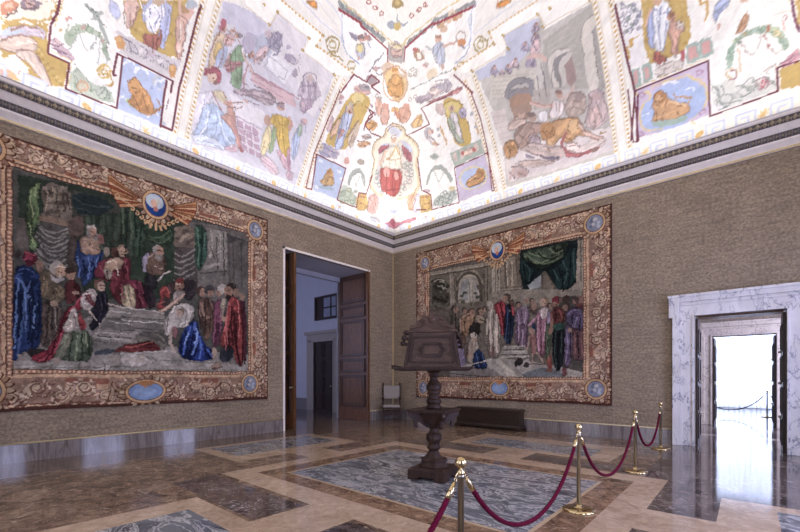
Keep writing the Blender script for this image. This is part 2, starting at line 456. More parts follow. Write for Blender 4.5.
# ------------------------------------------------------------------ painted and woven surfaces
def lin(h):
    return np.array(srgb(h), dtype=np.float32)
class Canvas:
    """pigment on a regular grid over a flat or unrolled surface; coordinates in metres"""
    def __init__(s, u0, u1, v0, v1, step, base):
        s.u = np.arange(u0, u1+step/2, step); s.v = np.arange(v0, v1+step/2, step)
        s.img = np.empty((len(s.v), len(s.u), 3), np.float32); s.img[:] = lin(base)
        rng = np.random.RandomState(5)
        s.grain = np.zeros((len(s.v), len(s.u)), np.float32)
        for per, amp in ((0.32, 0.5), (0.12, 0.45), (0.05, 0.35)):
            a = rng.rand(int((v1-v0)/per)+4, int((u1-u0)/per)+4).astype(np.float32)-0.5
            y = (s.v-v0)/per; x = (s.u-u0)/per; iy = y.astype(int); ix = x.astype(int)
            fy = (y-iy)[:, None]; fx = (x-ix)[None, :]
            fy = fy*fy*(3-2*fy); fx = fx*fx*(3-2*fx)
            A = a[iy][:, ix]; B = a[iy][:, ix+1]; C_ = a[iy+1][:, ix]; D = a[iy+1][:, ix+1]
            s.grain += amp*((A*(1-fx)+B*fx)*(1-fy)+(C_*(1-fx)+D*fx)*fy)
        s.vary = 0.35; s.outline = 0.22
    def box(s, P, pad=0.0):
        P = np.asarray(P, float)
        i0, i1 = np.searchsorted(s.u, [P[:, 0].min()-pad, P[:, 0].max()+pad]); j0, j1 = np.searchsorted(s.v, [P[:, 1].min()-pad, P[:, 1].max()+pad])
        return slice(j0, j1), slice(i0, i1)
    def put(s, sl, m, col, fac=None):
        if m is None or not m.any(): return
        f = 1+s.vary*s.grain[sl]
        if fac is not None: f = f*fac
        sub = s.img[sl]; sub[m] = (col[None, :]*f[m][:, None])
    def mask(s, sl, P):
        v = s.v[sl[0]]; u = s.u[sl[1]]
        m = np.zeros((len(v), len(u)), bool)
        n = len(P)
        for i in range(n):
            x0, y0 = P[i]; x1, y1 = P[(i+1) % n]
            if y0 == y1: continue
            r = (v >= min(y0, y1)) & (v < max(y0, y1))
            if r.any():
                xc = x0+(v[r]-y0)*(x1-x0)/(y1-y0)
                m[r] ^= u[None, :] < xc[:, None]
        return m
    def poly(s, c, P):
        sl = s.box(P); s.put(sl, s.mask(sl, P), lin(c))
    def drape(s, c, P, ang, per, amp):
        sl = s.box(P); m = s.mask(sl, P)
        if not m.any(): return
        U, V = np.meshgrid(s.u[sl[1]], s.v[sl[0]]); ca, sa = math.cos(ang), math.sin(ang)
        g = s.grain[sl]
        a = (U*ca+V*sa)/per; b = (-U*sa+V*ca)/per + 1.1*g
        ph = P[0][0]*13.7
        w1 = 2*PI*b*0.8+1.5*np.sin(a*0.7+ph)+ph
        f = np.sin(w1)+0.6*np.sin(w1*2.1+2.3*np.sin(a*0.9+2*ph)+2.1)+0.5*np.sin(a*1.3+b*0.9+ph)
        hi = np.clip(np.sin(w1*1.3+0.8*a+1.0)-0.72, 0, 1)*2.2
        s.put(sl, m, lin(c), np.clip(1+amp*(0.75*f+hi), 0.15, 3.2))
        k = per*0.16
        if s.outline > 0: s.line_soft(P+[P[0]], max(k, 0.012), 1-s.outline)
    def ell(s, c, cx, cy, ax, ay, bx, by):
        h = abs(ax)+abs(bx), abs(ay)+abs(by)
        sl = s.box([(cx-h[0], cy-h[1]), (cx+h[0], cy+h[1])])
        det = ax*by-bx*ay
        if abs(det) < 1e-9: return
        U = s.u[sl[1]][None, :]-cx; V = s.v[sl[0]][:, None]-cy
        p = (U*by-V*bx)/det; q = (V*ax-U*ay)/det
        s.put(sl, p*p+q*q <= 1, lin(c))
    def line(s, c, w, P):
        r = max(w/2, 0.009)
        for (x0, y0), (x1, y1) in zip(P[:-1], P[1:]):
            sl = s.box([(x0, y0), (x1, y1)], r)
            U = s.u[sl[1]][None, :]-x0; V = s.v[sl[0]][:, None]-y0
            dx, dy = x1-x0, y1-y0; L = max(dx*dx+dy*dy, 1e-9)
            t = np.clip((U*dx+V*dy)/L, 0, 1)
            s.put(sl, (U-t*dx)**2+(V-t*dy)**2 <= r*r, lin(c))
    def line_soft(s, P, w, mul):
        """darkened brush contour"""
        for (x0, y0), (x1, y1) in zip(P[:-1], P[1:]):
            r = w/2+0.004
            sl = s.box([(x0, y0), (x1, y1)], r)
            U = s.u[sl[1]][None, :]-x0; V = s.v[sl[0]][:, None]-y0
            dx, dy = x1-x0, y1-y0; L = max(dx*dx+dy*dy, 1e-9); t = np.clip((U*dx+V*dy)/L, 0, 0.97)
            m = (U-t*dx)**2+(V-t*dy)**2 <= r*r
            s.img[sl][m] *= mul
    def run(s, txt):
        for ln in txt.strip().split('\n'):
            p = ln.split('|')
            if p[0] == 'E': s.ell(p[1], *[float(x)/100 for x in p[2].split()]); continue
            P = []; x = y = 0          # centimetres, each point relative to the one before
            for q in p[-1].split():
                dx, dy = q.split(','); x += int(dx); y += int(dy); P.append((x/100, y/100))
            if p[0] == 'P': s.poly(p[1], P)
            elif p[0] == 'S': s.line(p[1], float(p[2])/100, P)
            elif p[0] == 'D':
                a, k, m = [float(x) for x in p[2].split(',')]; s.drape(p[1], P, math.radians(a), max(k/100, 0.03), m/100)
    def brush(s, amp, per, seed=1, grit=0.0):
        """hand-drawn irregularity of all edges, then grain of the surface"""
        rng = np.random.RandomState(seed); H_, W_ = s.img.shape[:2]; step = s.u[1]-s.u[0]
        def nz(p):
            a = rng.rand(int((s.v[-1]-s.v[0])/p)+4, int((s.u[-1]-s.u[0])/p)+4).astype(np.float32)-0.5
            y = (s.v-s.v[0])/p; x = (s.u-s.u[0])/p; iy = y.astype(int); ix = x.astype(int); fy = (y-iy)[:, None]; fx = (x-ix)[None, :]
            return (a[iy][:, ix]*(1-fx)+a[iy][:, ix+1]*fx)*(1-fy)+(a[iy+1][:, ix]*(1-fx)+a[iy+1][:, ix+1]*fx)*fy
        dx = (nz(per)+0.6*nz(per*0.4))*2*amp/step; dy = (nz(per)+0.6*nz(per*0.4))*2*amp/step
        J = np.clip(np.arange(H_)[:, None]+dy, 0, H_-1).astype(int); I = np.clip(np.arange(W_)[None, :]+dx, 0, W_-1).astype(int)
        s.img = s.img[J, I]
        if grit:
            f = 1+grit*(nz(0.09)+1.2*nz(0.045)+1.0*nz(0.022)); s.img *= f[..., None]
    def pale(s, k, ref):
        """pigment thinned with lime"""
        s.img = s.img*(1-k)+lin(ref)*k
    def sober(s, sat, gain):
        g = s.img @ np.array([0.3, 0.55, 0.15], np.float32)
        s.img = (g[..., None]*(1-sat)+s.img*sat)*gain
    # small ornaments
    def oval(s, c, x, y, rx, ry, rot=0.0):
        ca, sa = math.cos(rot), math.sin(rot); s.ell(c, x, y, rx*ca, rx*sa, -ry*sa, ry*ca)
    def spiral(s, c, x, y, r, turns, w, a0=0.0, hand=1):
        n = int(14*turns); s.line(c, w, [(x+r*(1-0.85*k/n)*math.cos(a0+hand*2*PI*turns*k/n), y+r*(1-0.85*k/n)*math.sin(a0+hand*2*PI*turns*k/n)) for k in range(n+1)])

def pigment_mesh(name, mats, coords, faces, colors, mat_idx=None, parent=None, smooth=True):
    me = bpy.data.meshes.new(name)
    nv, nf = len(coords), len(faces)
    me.vertices.add(nv); me.vertices.foreach_set('co', np.asarray(coords, np.float32).ravel())
    me.loops.add(nf*4); me.loops.foreach_set('vertex_index', np.asarray(faces, np.int32).ravel())
    me.polygons.add(nf); me.polygons.foreach_set('loop_start', np.arange(0, nf*4, 4, dtype=np.int32))
    try: me.polygons.foreach_set('loop_total', np.full(nf, 4, dtype=np.int32))
    except Exception: pass
    for m in mats: me.materials.append(m)
    if mat_idx is not None: me.polygons.foreach_set('material_index', np.asarray(mat_idx, np.int32))
    me.polygons.foreach_set('use_smooth', np.full(nf, smooth))
    at = me.color_attributes.new('pigment', 'FLOAT_COLOR', 'POINT')
    rgba = np.ones((nv, 4), np.float32); rgba[:, :3] = np.clip(colors, 0, 1); at.data.foreach_set('color', rgba.ravel())
    me.update(); me.validate()
    o = bpy.data.objects.new(name, me); COL.objects.link(o)
    if parent is not None: o.parent = parent
    return o

# ---- vault: unrolled chart (a, t): a = distance along the wall past the diagonal (negative on the left wall), t = height up the curve
_dd = np.linspace(0, 6.2, 2001); _zp = np.where(_dd < 3.85, 1.85-0.48*_dd, 0)
_tt = np.concatenate([[0], np.cumsum(np.sqrt(1+((_zp[1:]+_zp[:-1])/2)**2)*np.diff(_dd))])
def t_of_d(d): return np.interp(d, _dd, _tt)
def d_of_t(t): return np.interp(t, _tt, _dd)

ART_VAULT = '''
P|f3f1ee|-903,173 25,11 26,12 27,12 28,12 29,13 29,13 31,13 31,14 33,14 33,14 -22,-26 -23,-27 -22,-28 -22,-28 -22,-29 -23,-29 -13,-29 -14,-31 -14,-31 -32,-1 -30,-1 -29,-1 -26,0 -26,0 -24,0 24,44 -31,1 14,24 13,23
P|c6a552|-1017,95 25,11 26,11 27,12 -11,-22 -10,-23 29,-2 -25,-44 -26,-4 -32,-1 1,17 -28,-6 12,26
E|d4b76c|-984 105 4 2 1 2
E|b08d3c|-978 92 4 2 1 2
E|d4b76c|-972 78 4 2 1 2
E|b08d3c|-965 63 4 2 1 2
E|d4b76c|-959 48 4 2 1 2
E|b08d3c|-982 95 4 2 1 2
E|d4b76c|-976 82 4 2 1 2
E|b08d3c|-970 67 4 2 1 2
E|d4b76c|-963 52 4 2 1 2
E|b08d3c|-986 99 4 2 1 2
E|d4b76c|-980 86 4 2 1 2
E|b08d3c|-974 71 4 2 1 2
E|d4b76c|-967 57 4 2 1 2
E|b08d3c|-960 41 4 2 1 3
E|d4b76c|-984 89 4 2 1 2
E|b08d3c|-978 76 4 2 1 2
E|d4b76c|-971 61 4 2 1 2
E|b08d3c|-965 46 4 2 1 2
E|d4b76c|-988 93 4 2 1 2
E|b08d3c|-982 80 4 2 1 2
E|d4b76c|-976 65 4 2 1 2
E|b08d3c|-969 50 4 2 1 2
E|d4b76c|-921 128 4 2 1 2
E|b08d3c|-986 84 4 2 1 2
E|d4b76c|-980 69 4 2 1 2
E|b08d3c|-973 55 4 2 1 2
P|f6f4f1|-1042,42 26,16 12,-11 -7,-14 27,-3 -24,-5 -23,-4 -23,-4
D|cdbfd0|34,6,18|-1017,87 15,10 14,8 15,7 11,4 8,1 4,-3 -1,-7 -4,-4 -7,-1 -14,-5 -18,-8 -16,-8 -13,-8 -5,-1 3,7
D|dcc5ba|29,7,16|-1022,75 14,9 12,6 11,4 8,0 4,-3 -2,-6 -7,-7 -11,-8 -15,-7 -12,-4 -11,-2 -3,2 3,8
D|dec8be|-78,9,16|-1006,69 13,6 8,0 5,-5 2,-11 1,-17 -2,-10 -5,-2 -4,2 -3,7 -4,6 -4,7 -6,3 -8,1 -3,2 3,5
E|d9b3aa|-1042 22 13 -1 5 7
S|cf9b96|1.5|-1028,30 4,-1 2,7
P|b9c3d6|-1017,89 8,4 11,4 13,4 1,-2 -12,-7 -12,-7 -12,-6 -5,0 2,5
P|c3a35a|-977,139 23,11 25,11 22,7 -7,-10 -8,-9 -10,-11 -12,-9 -12,-7 -9,-4 -8,0 -8,-4 -9,-7 -10,-6 -11,-3 -2,6 9,17
P|efe6d6|-978,139 45,20 22,7 -6,-8 -8,-9 -9,-9 -10,-8 -9,-6 -9,-3 -7,0 -8,-3 -10,-8 -11,-6 -11,-4 -2,5 7,15
P|c98668|-994,132 12,5 6,1 0,-3 -3,-5 -6,-6 -7,-6 -8,-5 -5,-3 -4,-2 1,5 5,11
P|8d7b88|-963,146 20,9 8,1 -4,-5 -5,-6 -8,-7 -8,-4 -7,-2 -4,0 -2,2 -1,3 1,3
P|cfa8a0|-958,146 9,4 3,0 -4,-5 -4,-4 -6,-3 -3,0 1,4
E|dcb49c|-992 127 7 3 2 4
E|c9b48c|-971 125 1 1 1 1
E|c9b48c|-968 126 1 1 1 1
E|c9b48c|-964 127 1 1 1 1
E|c9b48c|-961 128 1 1 1 1
E|c9b48c|-958 129 1 1 1 1
E|c9b48c|-954 130 1 1 1 1
E|c9b48c|-950 132 1 1 1 1
E|c9b48c|-946 135 1 1 1 1
E|c9b48c|-942 137 1 1 1 1
E|c9b48c|-936 143 1 1 1 1
E|c9b48c|-930 149 1 1 1 1
E|c9b48c|-924 154 1 1 1 1
E|c9b48c|-918 160 1 1 1 1
E|c9b48c|-912 166 1 1 1 1
S|a3ada6|7.8|-856,186 3,-2 4,-2 3,-5 2,-6 1,-8 1,-9 0,-5
S|8b948f|2.7|-857,187 11,-17
E|aab2ad|-845 179 2 -2 13 11
S|a9b8a4|10.1|-918,115 3,5 8,9 8,9 10,8 10,4 9,1 8,1 6,-1 4,-2 1,-6 -1,-7 -1,-8 -1,-4
E|8fa48c|-908 129 5 2 2 3
E|c2cbbb|-895 142 5 4 -1 2
E|b99a94|-880 150 4 5 -3 0
E|8fa48c|-868 150 2 4 -4 -2
E|c2cbbb|-858 151 -1 3 -5 -3
E|b99a94|-852 145 -4 0 -4 -4
E|8fa48c|-853 133 -5 -2 -2 -4
E|cc9a9c|-901 152 6 3 2 5
E|e0b98c|-901 152 3 1 1 2
S|a9b39f|1.9|-905,144 -7,-11
S|aab2b4|1.6|-890,140 0,-4 0,-9 1,-6 2,-3 4,2 6,5 7,7 6,10 4,4
S|aab2b4|1.6|-858,142 -20,-40
S|aab2b4|1.7|-854,124 -7,-15
S|aab2b4|1.5|-898,133 -3,-4 -6,-9 -6,-7 -6,-5 -3,-2
P|bfa6b2|-944,107 7,5 5,1 2,-4 4,-3 4,-3 3,-5 1,-6 -3,-3 -6,-1 -7,1 -10,1 -4,5 0,6
S|8f6f86|1.9|-951,93 5,1 9,3 8,-2 6,-7 3,-4
E|d6bcc0|-935 107 7 3 2 5
S|cfae5a|4.1|-857,101 1,4 -2,2 -3,0 -4,-1 -6,-3 -5,-4 -4,-4 -2,-4 -1,-4 1,-2 4,-1 4,2 5,2 6,4 4,5 2,4
S|d8c58c|2.5|-867,98 1,2 -1,1 -2,0 -2,-1 -2,-1 -2,-2 -2,-2 -1,-2 -1,-1 1,-1 1,-1 3,1 2,1 2,2 2,2 1,2
S|d8c58c|3.4|-859,96 -1,-4 -1,-8 -4,-5 -5,-3 -2,-2
P|c7d1c2|-925,78 7,0 6,-2 6,-6 11,-2 17,3 9,-6 0,-13 -15,-8 -29,-3 -20,-1 -11,0 -1,10 11,19
S|d4ad88|3.3|-910,59 0,3 -1,2 -2,1 -4,-1 -4,-3 -4,-3 -4,-3 -2,-4 0,-3 1,-2 2,0 4,0 4,3 4,3 4,4 2,3
S|dec3a2|2.1|-916,56 1,2 -1,1 -1,0 -1,-1 -2,0 -2,-2 -1,-1 -1,-2 0,-1 0,-1 1,-1 1,1 2,1 2,1 1,2 1,1
S|9fb09c|2.8|-931,67 0,-3 -1,-5 -1,-6 -3,-7 -1,-3
S|8f9e96|2.6|-898,51 5,5 10,9 6,2 2,-5 -3,-7 -9,-6 -5,-3
S|a9b6a8|2.6|-899,58 0,-3 2,-7 6,-2 12,2 6,1
E|a8b8a2|-924 75 6 5 -1 1
E|a8b8a2|-904 56 6 5 -1 1
E|a8b8a2|-887 48 6 5 -1 2
E|a8b8a2|-873 61 6 5 -1 1
P|c6a552|-782,226 33,15 35,15 36,16 37,16 -31,-42 -17,-31 -17,-31 -33,-11 -33,-1 -19,7 2,23
E|d6ba70|-774 227 4 2 1 2
E|ad8a3a|-755 226 4 2 1 2
E|d6ba70|-735 225 4 2 1 2
E|ad8a3a|-714 224 4 2 1 2
E|d6ba70|-692 223 5 2 1 2
E|ad8a3a|-787 172 4 2 1 2
E|d6ba70|-768 170 4 2 1 2
E|ad8a3a|-714 248 4 2 1 2
E|d6ba70|-693 248 5 2 1 2
E|ad8a3a|-786 198 4 2 1 2
E|d6ba70|-767 196 4 2 1 2
E|ad8a3a|-746 194 4 2 1 2
E|d6ba70|-725 192 5 2 1 2
E|ad8a3a|-671 271 5 2 1 2
E|d6ba70|-765 221 4 2 1 2
E|ad8a3a|-746 219 4 2 1 2
E|d6ba70|-725 218 4 2 1 2
E|ad8a3a|-704 217 5 2 1 2
E|d6ba70|-798 167 4 2 1 2
E|ad8a3a|-778 165 4 2 1 2
E|d6ba70|-724 243 4 2 1 2
E|ad8a3a|-704 242 4 2 1 2
E|d6ba70|-682 241 5 2 1 2
E|ad8a3a|-777 191 4 2 1 2
E|d6ba70|-757 189 4 2 1 2
E|ad8a3a|-737 187 4 2 1 2
E|d6ba70|-682 265 5 2 1 2
E|ad8a3a|-776 215 4 2 1 2
E|d6ba70|-756 214 4 2 1 2
E|ad8a3a|-736 213 4 2 1 2
D|c2c8ea|52,8,15|-799,216 3,-4 -2,-8 -7,-11 -5,-4 -5,3 -1,6 2,10 5,7 6,2
D|dcb9ae|58,10,18|-774,230 17,7 4,-2 -7,-13 -10,-13 -12,-15 -8,-7 -4,0 0,5 6,12 3,10 2,8
D|b9bfe4|59,13,18|-727,251 34,15 12,-4 -12,-22 -13,-22 -14,-20 -10,-12 -7,-2 4,14 13,27 0,10 -14,-6 -11,-8 -8,-10 -1,5 7,18
D|f0eef6|47,9,14|-729,244 21,10 9,0 -3,-10 -11,-15 -20,-20 -13,-8 -5,2 1,10 7,18
D|a35f50|60,11,25|-757,196 10,2 11,6 12,11 3,-1 -5,-12 -8,-12 -10,-12 -11,-6 -12,-1 -3,5 5,13
P|c4a88c|-712,258 13,6 5,0 -5,-5 -8,-6 -11,-6 -4,0 2,6
D|dfb6a6|60,14,16|-658,271 11,2 2,-5 -8,-12 -8,-13 -8,-12 -9,-16 -11,-20 -8,-11 -7,-2 0,8 7,18 7,16 7,15 8,13 8,12
E|dcb09c|-655 267 11 5 3 7
E|b98f66|-654 270 11 5 2 5
S|dfb6a6|5.9|-669,260 11,21
S|dfb6a6|6.1|-649,263 20,24
E|b3bcc6|-635 285 13 6 3 8
P|d4cdd2|-821,173 28,2 27,0 27,0 45,8 -33,-41 -27,-1 -26,-1 -25,0 -24,-1 14,23
S|b7aeb6|2.1|-806,165 1,-2 1,-3 0,-3 -4,-5 -1,-2
S|9c98a6|2.1|-800,165 1,-2 0,-4 0,-4 -3,-3 -2,-2
S|b7aeb6|2.1|-794,165 0,-2 1,-6 -1,-3 -3,-3 -1,-1
S|9c98a6|2.1|-788,166 0,-2 2,-2 -1,-4 -3,-5 -2,-2
S|b7aeb6|2.2|-782,166 0,-2 1,-4 -1,-4 -3,-3 -1,-2
S|9c98a6|2.2|-777,167 1,-3 0,-5 -1,-4 -2,-3 -1,-1
S|b7aeb6|2.2|-771,167 1,-1 2,-3 -1,-4 -3,-5 -2,-2
S|9c98a6|2.2|-764,167 0,-2 1,-4 -1,-4 -2,-3 -2,-2
S|b7aeb6|2.2|-758,168 0,-3 1,-5 -1,-4 -3,-3 -1,-1
S|9c98a6|2.3|-752,168 1,-1 1,-3 0,-4 -4,-5 -1,-2
S|b7aeb6|2.3|-746,169 1,-2 1,-4 -1,-4 -3,-4 -1,-2
S|9c98a6|2.3|-740,169 1,-3 1,-5 -1,-4 -3,-2 -1,-2
S|b7aeb6|2.3|-733,170 1,-2 1,-3 0,-4 -4,-5 -1,-2
S|9c98a6|2.3|-727,170 1,-2 1,-4 -1,-4 -2,-4 -2,-2
S|b7aeb6|2.4|-720,171 0,-3 1,-6 -1,-4 -2,-2 -1,-2
S|9c98a6|2.4|-714,171 1,-1 2,-3 -1,-4 -3,-6 -2,-2
E|d29a58|-818 157 10 6 0 9
E|e0b272|-818 161 5 2 2 4
E|d29a58|-723 156 10 5 2 11
E|e2b674|-722 161 5 2 1 4
E|c9b7c4|-761 166 9 1 5 6
P|b3c1e4|-821,138 25,-1 26,-1 28,-2 -15,-29 -15,-31 -14,-31 -29,-1 -28,-1 -26,-1 16,34 16,32
S|e9edf6|3.4|-803,133 0,1 0,1 -1,1 -1,0 -2,0 -2,0 -2,-1 -3,-1 -3,-1 -2,-2 -3,-1 -2,-2 -2,-2 -2,-1 -1,-2 -1,-1
S|e9edf6|3.7|-747,127 0,1 0,1 -1,1 -1,0 -1,0 -2,0 -2,-1 -2,-1 -3,-1 -2,-1 -2,-1 -2,-1 -2,-2 -1,-1 -1,-1 -1,-2
S|e9edf6|3.6|-844,64 0,1 0,1 -1,0 -1,1 -1,0 -1,0 -2,-1 -2,0 -2,-1 -1,-1 -2,-1 -2,-1 -1,-2 -1,-1 -1,-1 -1,-1
S|e9edf6|3.5|-781,131 0,1 0,1 -1,1 -1,0 -2,0 -2,0 -3,-1 -3,-1 -2,-1 -3,-2 -3,-1 -2,-2 -2,-2 -2,-1 -1,-2 -1,-1
S|e9edf6|3.9|-784,59 0,1 0,1 -1,1 -1,0 -2,0 -2,0 -3,-1 -2,0 -3,-2 -3,-1 -2,-1 -3,-2 -2,-2 -1,-1 -1,-2 -1,-1
S|c9cbd8|3.7|-742,131 1,5 -2,3 -4,0 -6,-1 -6,-4 -7,-4 -4,-6 -3,-5 -1,-4 2,-3 4,-1 6,1 6,4 6,5 5,5 3,5
E|9aa6d2|-783 107 4 2 2 5
P|bcd0a0|-845,65 8,5 8,1 9,-4 3,-5 -3,-6 -7,-3 -10,2 -7,2 -3,4
P|d2c36a|-830,69 9,-1 1,-4 -5,-6 -5,-2 -7,3 -2,3 3,6
D|c58c4c|50,9,22|-825,100 4,5 5,4 6,2 4,-1 1,-6 4,-4 6,-3 4,-7 3,-13 0,-10 -5,-6 -9,-5 -12,-4 -10,-1 -6,3 -6,2 -5,3 1,6 8,7 3,6 -3,4 1,6 2,6
E|d19a58|-818 98 11 6 2 10
E|a86f3a|-821 95 2 1 1 1
E|a86f3a|-813 99 2 1 1 1
S|a9743c|2.9|-792,62 4,4 9,9 5,6 -1,5 -1,3
S|b27c40|2.4|-825,72 1,-4 2,-7 6,-3 11,1 5,1
S|d9c489|1.4|-896,176 -15,-22 -19,-22
S|d9c489|1.6|-955,88 30,0 -23,-44
E|b5bcc6|-778 49 6 2 2 5
S|7b6672|2.0|-764,79 13,21 -9,-16
P|d4d0dc|-725,35 17,33 16,33 16,31 16,31 16,30 18,28 19,27 18,27 18,26 18,25 37,7 40,7 42,8 15,21 29,1 31,1 32,0 -22,-31 46,-1 49,-1 -21,-35 -22,-37 -22,-38 -23,-39 -22,-36 -23,-37 -22,-38 -23,-39 -46,1 -43,0 -41,1 -39,0 -43,-2 -42,-2
P|c9c6d8|-553,326 35,7 36,6 38,7 -42,-51 -44,-2 -40,-2
P|e2dce2|-425,364 45,2 48,3 -23,-32 46,-1 48,-1 -23,-40 -24,-42 -53,1 -48,1 -21,23 -18,22 12,33
P|b7b9cb|-514,289 53,30 11,-26 -57,-40 -19,4
P|d9b8be|-512,237 35,0 36,1 39,1 7,-18 -56,-10 -39,4 -36,5
P|eceaf0|-476,266 31,30 55,-2 -36,-42
P|dbd6de|-426,252 36,42 16,-25 -22,-28
S|b98f9a|3.5|-521,236 37,1 40,2 42,1 45,3 48,3
P|e6e0e4|-383,306 52,5 56,6 -31,-47 -31,-49 -46,5 0,28 0,26
D|d7c0a2|57,12,20|-597,259 11,9 9,3 6,-1 -2,-7 -8,-12 -10,-13 -11,-14 -12,-14 -14,-13 -6,-3 1,6 5,10 8,14 8,13 6,12
D|e0c078|61,13,20|-592,254 6,1 1,-3 -4,-8 -7,-9 -10,-11 -6,-4 0,4 4,9 9,14
D|b9c4e2|58,12,20|-581,250 9,4 2,-4 -7,-11 -10,-13 -13,-14 -8,-4 -3,4 5,11 13,17
E|b08a92|-572 281 11 5 3 8
E|cda294|-568 281 8 4 2 6
E|8a5f4c|-570 281 1 1 0 1
E|8a5f4c|-565 284 2 1 0 1
E|a8705c|-568 279 2 1 0 1
P|b5606c|-575,286 2,4 4,4 6,3 3,0 0,-4 -3,-6 -6,-7 -5,-4 -4,-1 -1,2 2,4
D|d9b6b4|39,7,20|-566,273 13,7 7,1 0,-6 -4,-6 -10,-8 -8,-4 -8,-1 -2,4 4,7
E|9a8c94|-551 288 10 4 2 7
E|cfa896|-548 288 8 3 2 6
E|8a5f4c|-549 287 1 1 0 1
E|8a5f4c|-544 290 1 1 0 1
E|a8705c|-548 286 2 1 0 0
E|d8d6dc|-552 290 11 5 2 5
E|ccc9d6|-524 295 6 4 -2 7
E|8e8490|-534 286 10 4 2 6
E|cda792|-539 283 7 3 2 5
E|8a5f4c|-542 283 1 1 0 1
E|8a5f4c|-537 285 1 1 0 1
E|a8705c|-540 281 2 1 0 0
D|86a07f|58,15,25|-560,252 11,9 9,7 8,4 5,-2 2,-9 -4,-8 -9,-7 -4,-8 -1,-9 -4,-14 -10,-19 -8,-9 -8,2 -5,1 -5,2 2,7 6,14 2,9 -1,5 1,7 6,10
D|b9848a|31,7,25|-581,225 11,8 13,6 13,4 6,0 -2,-4 -6,-4 -10,-6 -8,-6 -7,-7 -7,-4 -7,-2 -3,2 1,6
D|c79a92|54,12,20|-590,220 13,15 9,9 5,2 -3,-5 -9,-13 -9,-8 -8,-5
S|d8b8aa|5.6|-531,265 0,-4 0,-7 4,-6 7,-5 3,-4 0,-4 0,-2
D|dfd9de|39,7,15|-534,268 8,5 5,0 5,-5 -1,-4 -6,-4 -6,0 -5,3
E|8a6a66|-511 267 10 4 2 7
E|cfa695|-507 267 7 3 2 6
E|8a5f4c|-509 267 1 1 0 1
E|8a5f4c|-504 269 1 1 0 1
E|a8705c|-507 266 2 1 0 0
D|d8bcc2|39,8,20|-505,262 11,14 12,11 12,9 9,4 5,-2 -4,-7 -14,-12 -14,-11 -12,-10 -7,-5 -2,2
D|9f9bb2|48,9,35|-451,323 10,6 11,5 11,4 7,1 3,-3 -5,-8 -12,-13 -11,-10 -9,-5 -6,0 -4,4 -1,6 1,6
E|c9b4bc|-450 323 10 4 2 6
S|8f8aa4|2.8|-436,312 27,28
S|a79fb4|2.4|-435,298 25,36
S|b98f92|4.0|-548,207 3,6 7,12 6,9 4,6 2,4
S|b98f92|4.1|-553,189 10,20
E|b7a9b6|-396 307 14 6 2 7
E|cdc0ca|-380 308 12 5 1 5
P|b3a8ba|-392,287 8,6 4,1 1,-4 -4,-6 -9,-6 -4,-1 0,4
E|b3aac0|-397 325 8 3 1 5
D|ac5a68|31,7,25|-648,184 7,8 9,6 11,6 10,2 8,0 2,-6 -4,-11 -6,-7 -7,-4 -4,1 -2,7 -6,1 -8,-4 -7,-2 -4,-1
E|dfc0ac|-629 184 12 5 3 9
E|8f6a5c|-625 177 6 2 1 3
D|e2dcea|60,14,14|-680,134 26,17 15,7 4,-2 -7,-11 -17,-21 -14,-20 -10,-19 -11,-15 -12,-11 -7,-2 -2,6 3,13 8,19 6,15 3,11
D|b8c8e6|51,16,20|-671,114 16,16 14,6 12,-4 7,-5 3,-5 6,-6 10,-5 4,-10 0,-15 -8,-15 -16,-15 -23,-8 -29,-3 -21,1 -14,3 0,10 14,18 9,14 6,10
D|d8dff0|28,13,15|-708,54 17,9 17,4 15,-2 13,-4 10,-8 -8,-5 -24,-3 -20,-3 -16,-3 -9,2 -3,6
D|d8c9a8|56,14,15|-631,163 15,5 9,0 4,-7 -1,-6 -5,-6 -6,-3 -7,0 -6,3 -7,7
S|b07a76|3.3|-639,156 14,-25
S|d9ab9c|9.3|-608,149 7,2 15,4 14,5 12,5 6,3
S|d5a696|2.6|-556,167 12,9
S|d5a696|2.6|-556,165 13,6
S|d5a696|2.6|-557,163 9,-1
S|d5a696|2.5|-558,168 7,8
D|c99c8e|61,16,20|-604,145 8,2 5,-2 3,-5 0,-7 -3,-8 -1,-13 3,-17 2,-14 0,-10 -3,-5 -7,1 -3,9 -2,18 -6,11 -12,5 -7,4 -1,4 5,4 11,5 5,6 0,7
S|c08c8c|7.2|-599,125 1,-6 3,-13 2,-16 2,-17 1,-8
E|a85c5c|-589 69 6 3 -1 5
D|d8b8c4|25,10,15|-630,61 16,8 11,1 7,-6 -8,-6 -22,-7 -11,-1 -1,5
P|dcd2dc|-585,134 66,0 -31,-64 -34,-1 0,33
P|bb9db0|-584,127 15,1 -2,-12 -14,0
P|bb9db0|-585,112 15,0 -2,-11 -14,0
P|bb9db0|-586,96 15,0 -1,-11 -15,0
P|bb9db0|-587,80 15,0 -1,-12 -15,1
P|bb9db0|-565,127 15,0 -1,-11 -15,0
P|bb9db0|-566,111 15,1 -1,-12 -15,0
P|bb9db0|-567,96 15,0 -1,-12 -15,0
P|bb9db0|-568,79 16,0 -2,-12 -15,0
P|bb9db0|-546,127 15,0 -1,-12 -15,0
P|bb9db0|-547,111 16,0 -1,-12 -16,0
P|bb9db0|-548,95 16,0 -1,-12 -15,0
P|bb9db0|-548,78 16,0 -1,-12 -16,0
P|e8e2e8|-593,171 45,1 49,0 -14,-33 -36,-3 -36,-2
D|b3a0a8|8,13,35|-561,190 52,20 34,8 14,-5 1,-7 -13,-11 -17,-5 -21,-1 -23,-3 -25,-5 -16,-2 -7,1
D|d6b34e|72,23,22|-483,169 8,7 11,5 15,3 12,3 11,2 3,-5 -6,-11 -3,-12 -3,-12 -1,-13 1,-14 -3,-13 -7,-10 -8,-3 -9,5 -7,11 -4,17 -2,12 -1,10 -3,4 -6,-1 -3,2 0,7
E|c9a290|-447 202 13 5 2 8
E|a08c92|-447 206 14 5 1 6
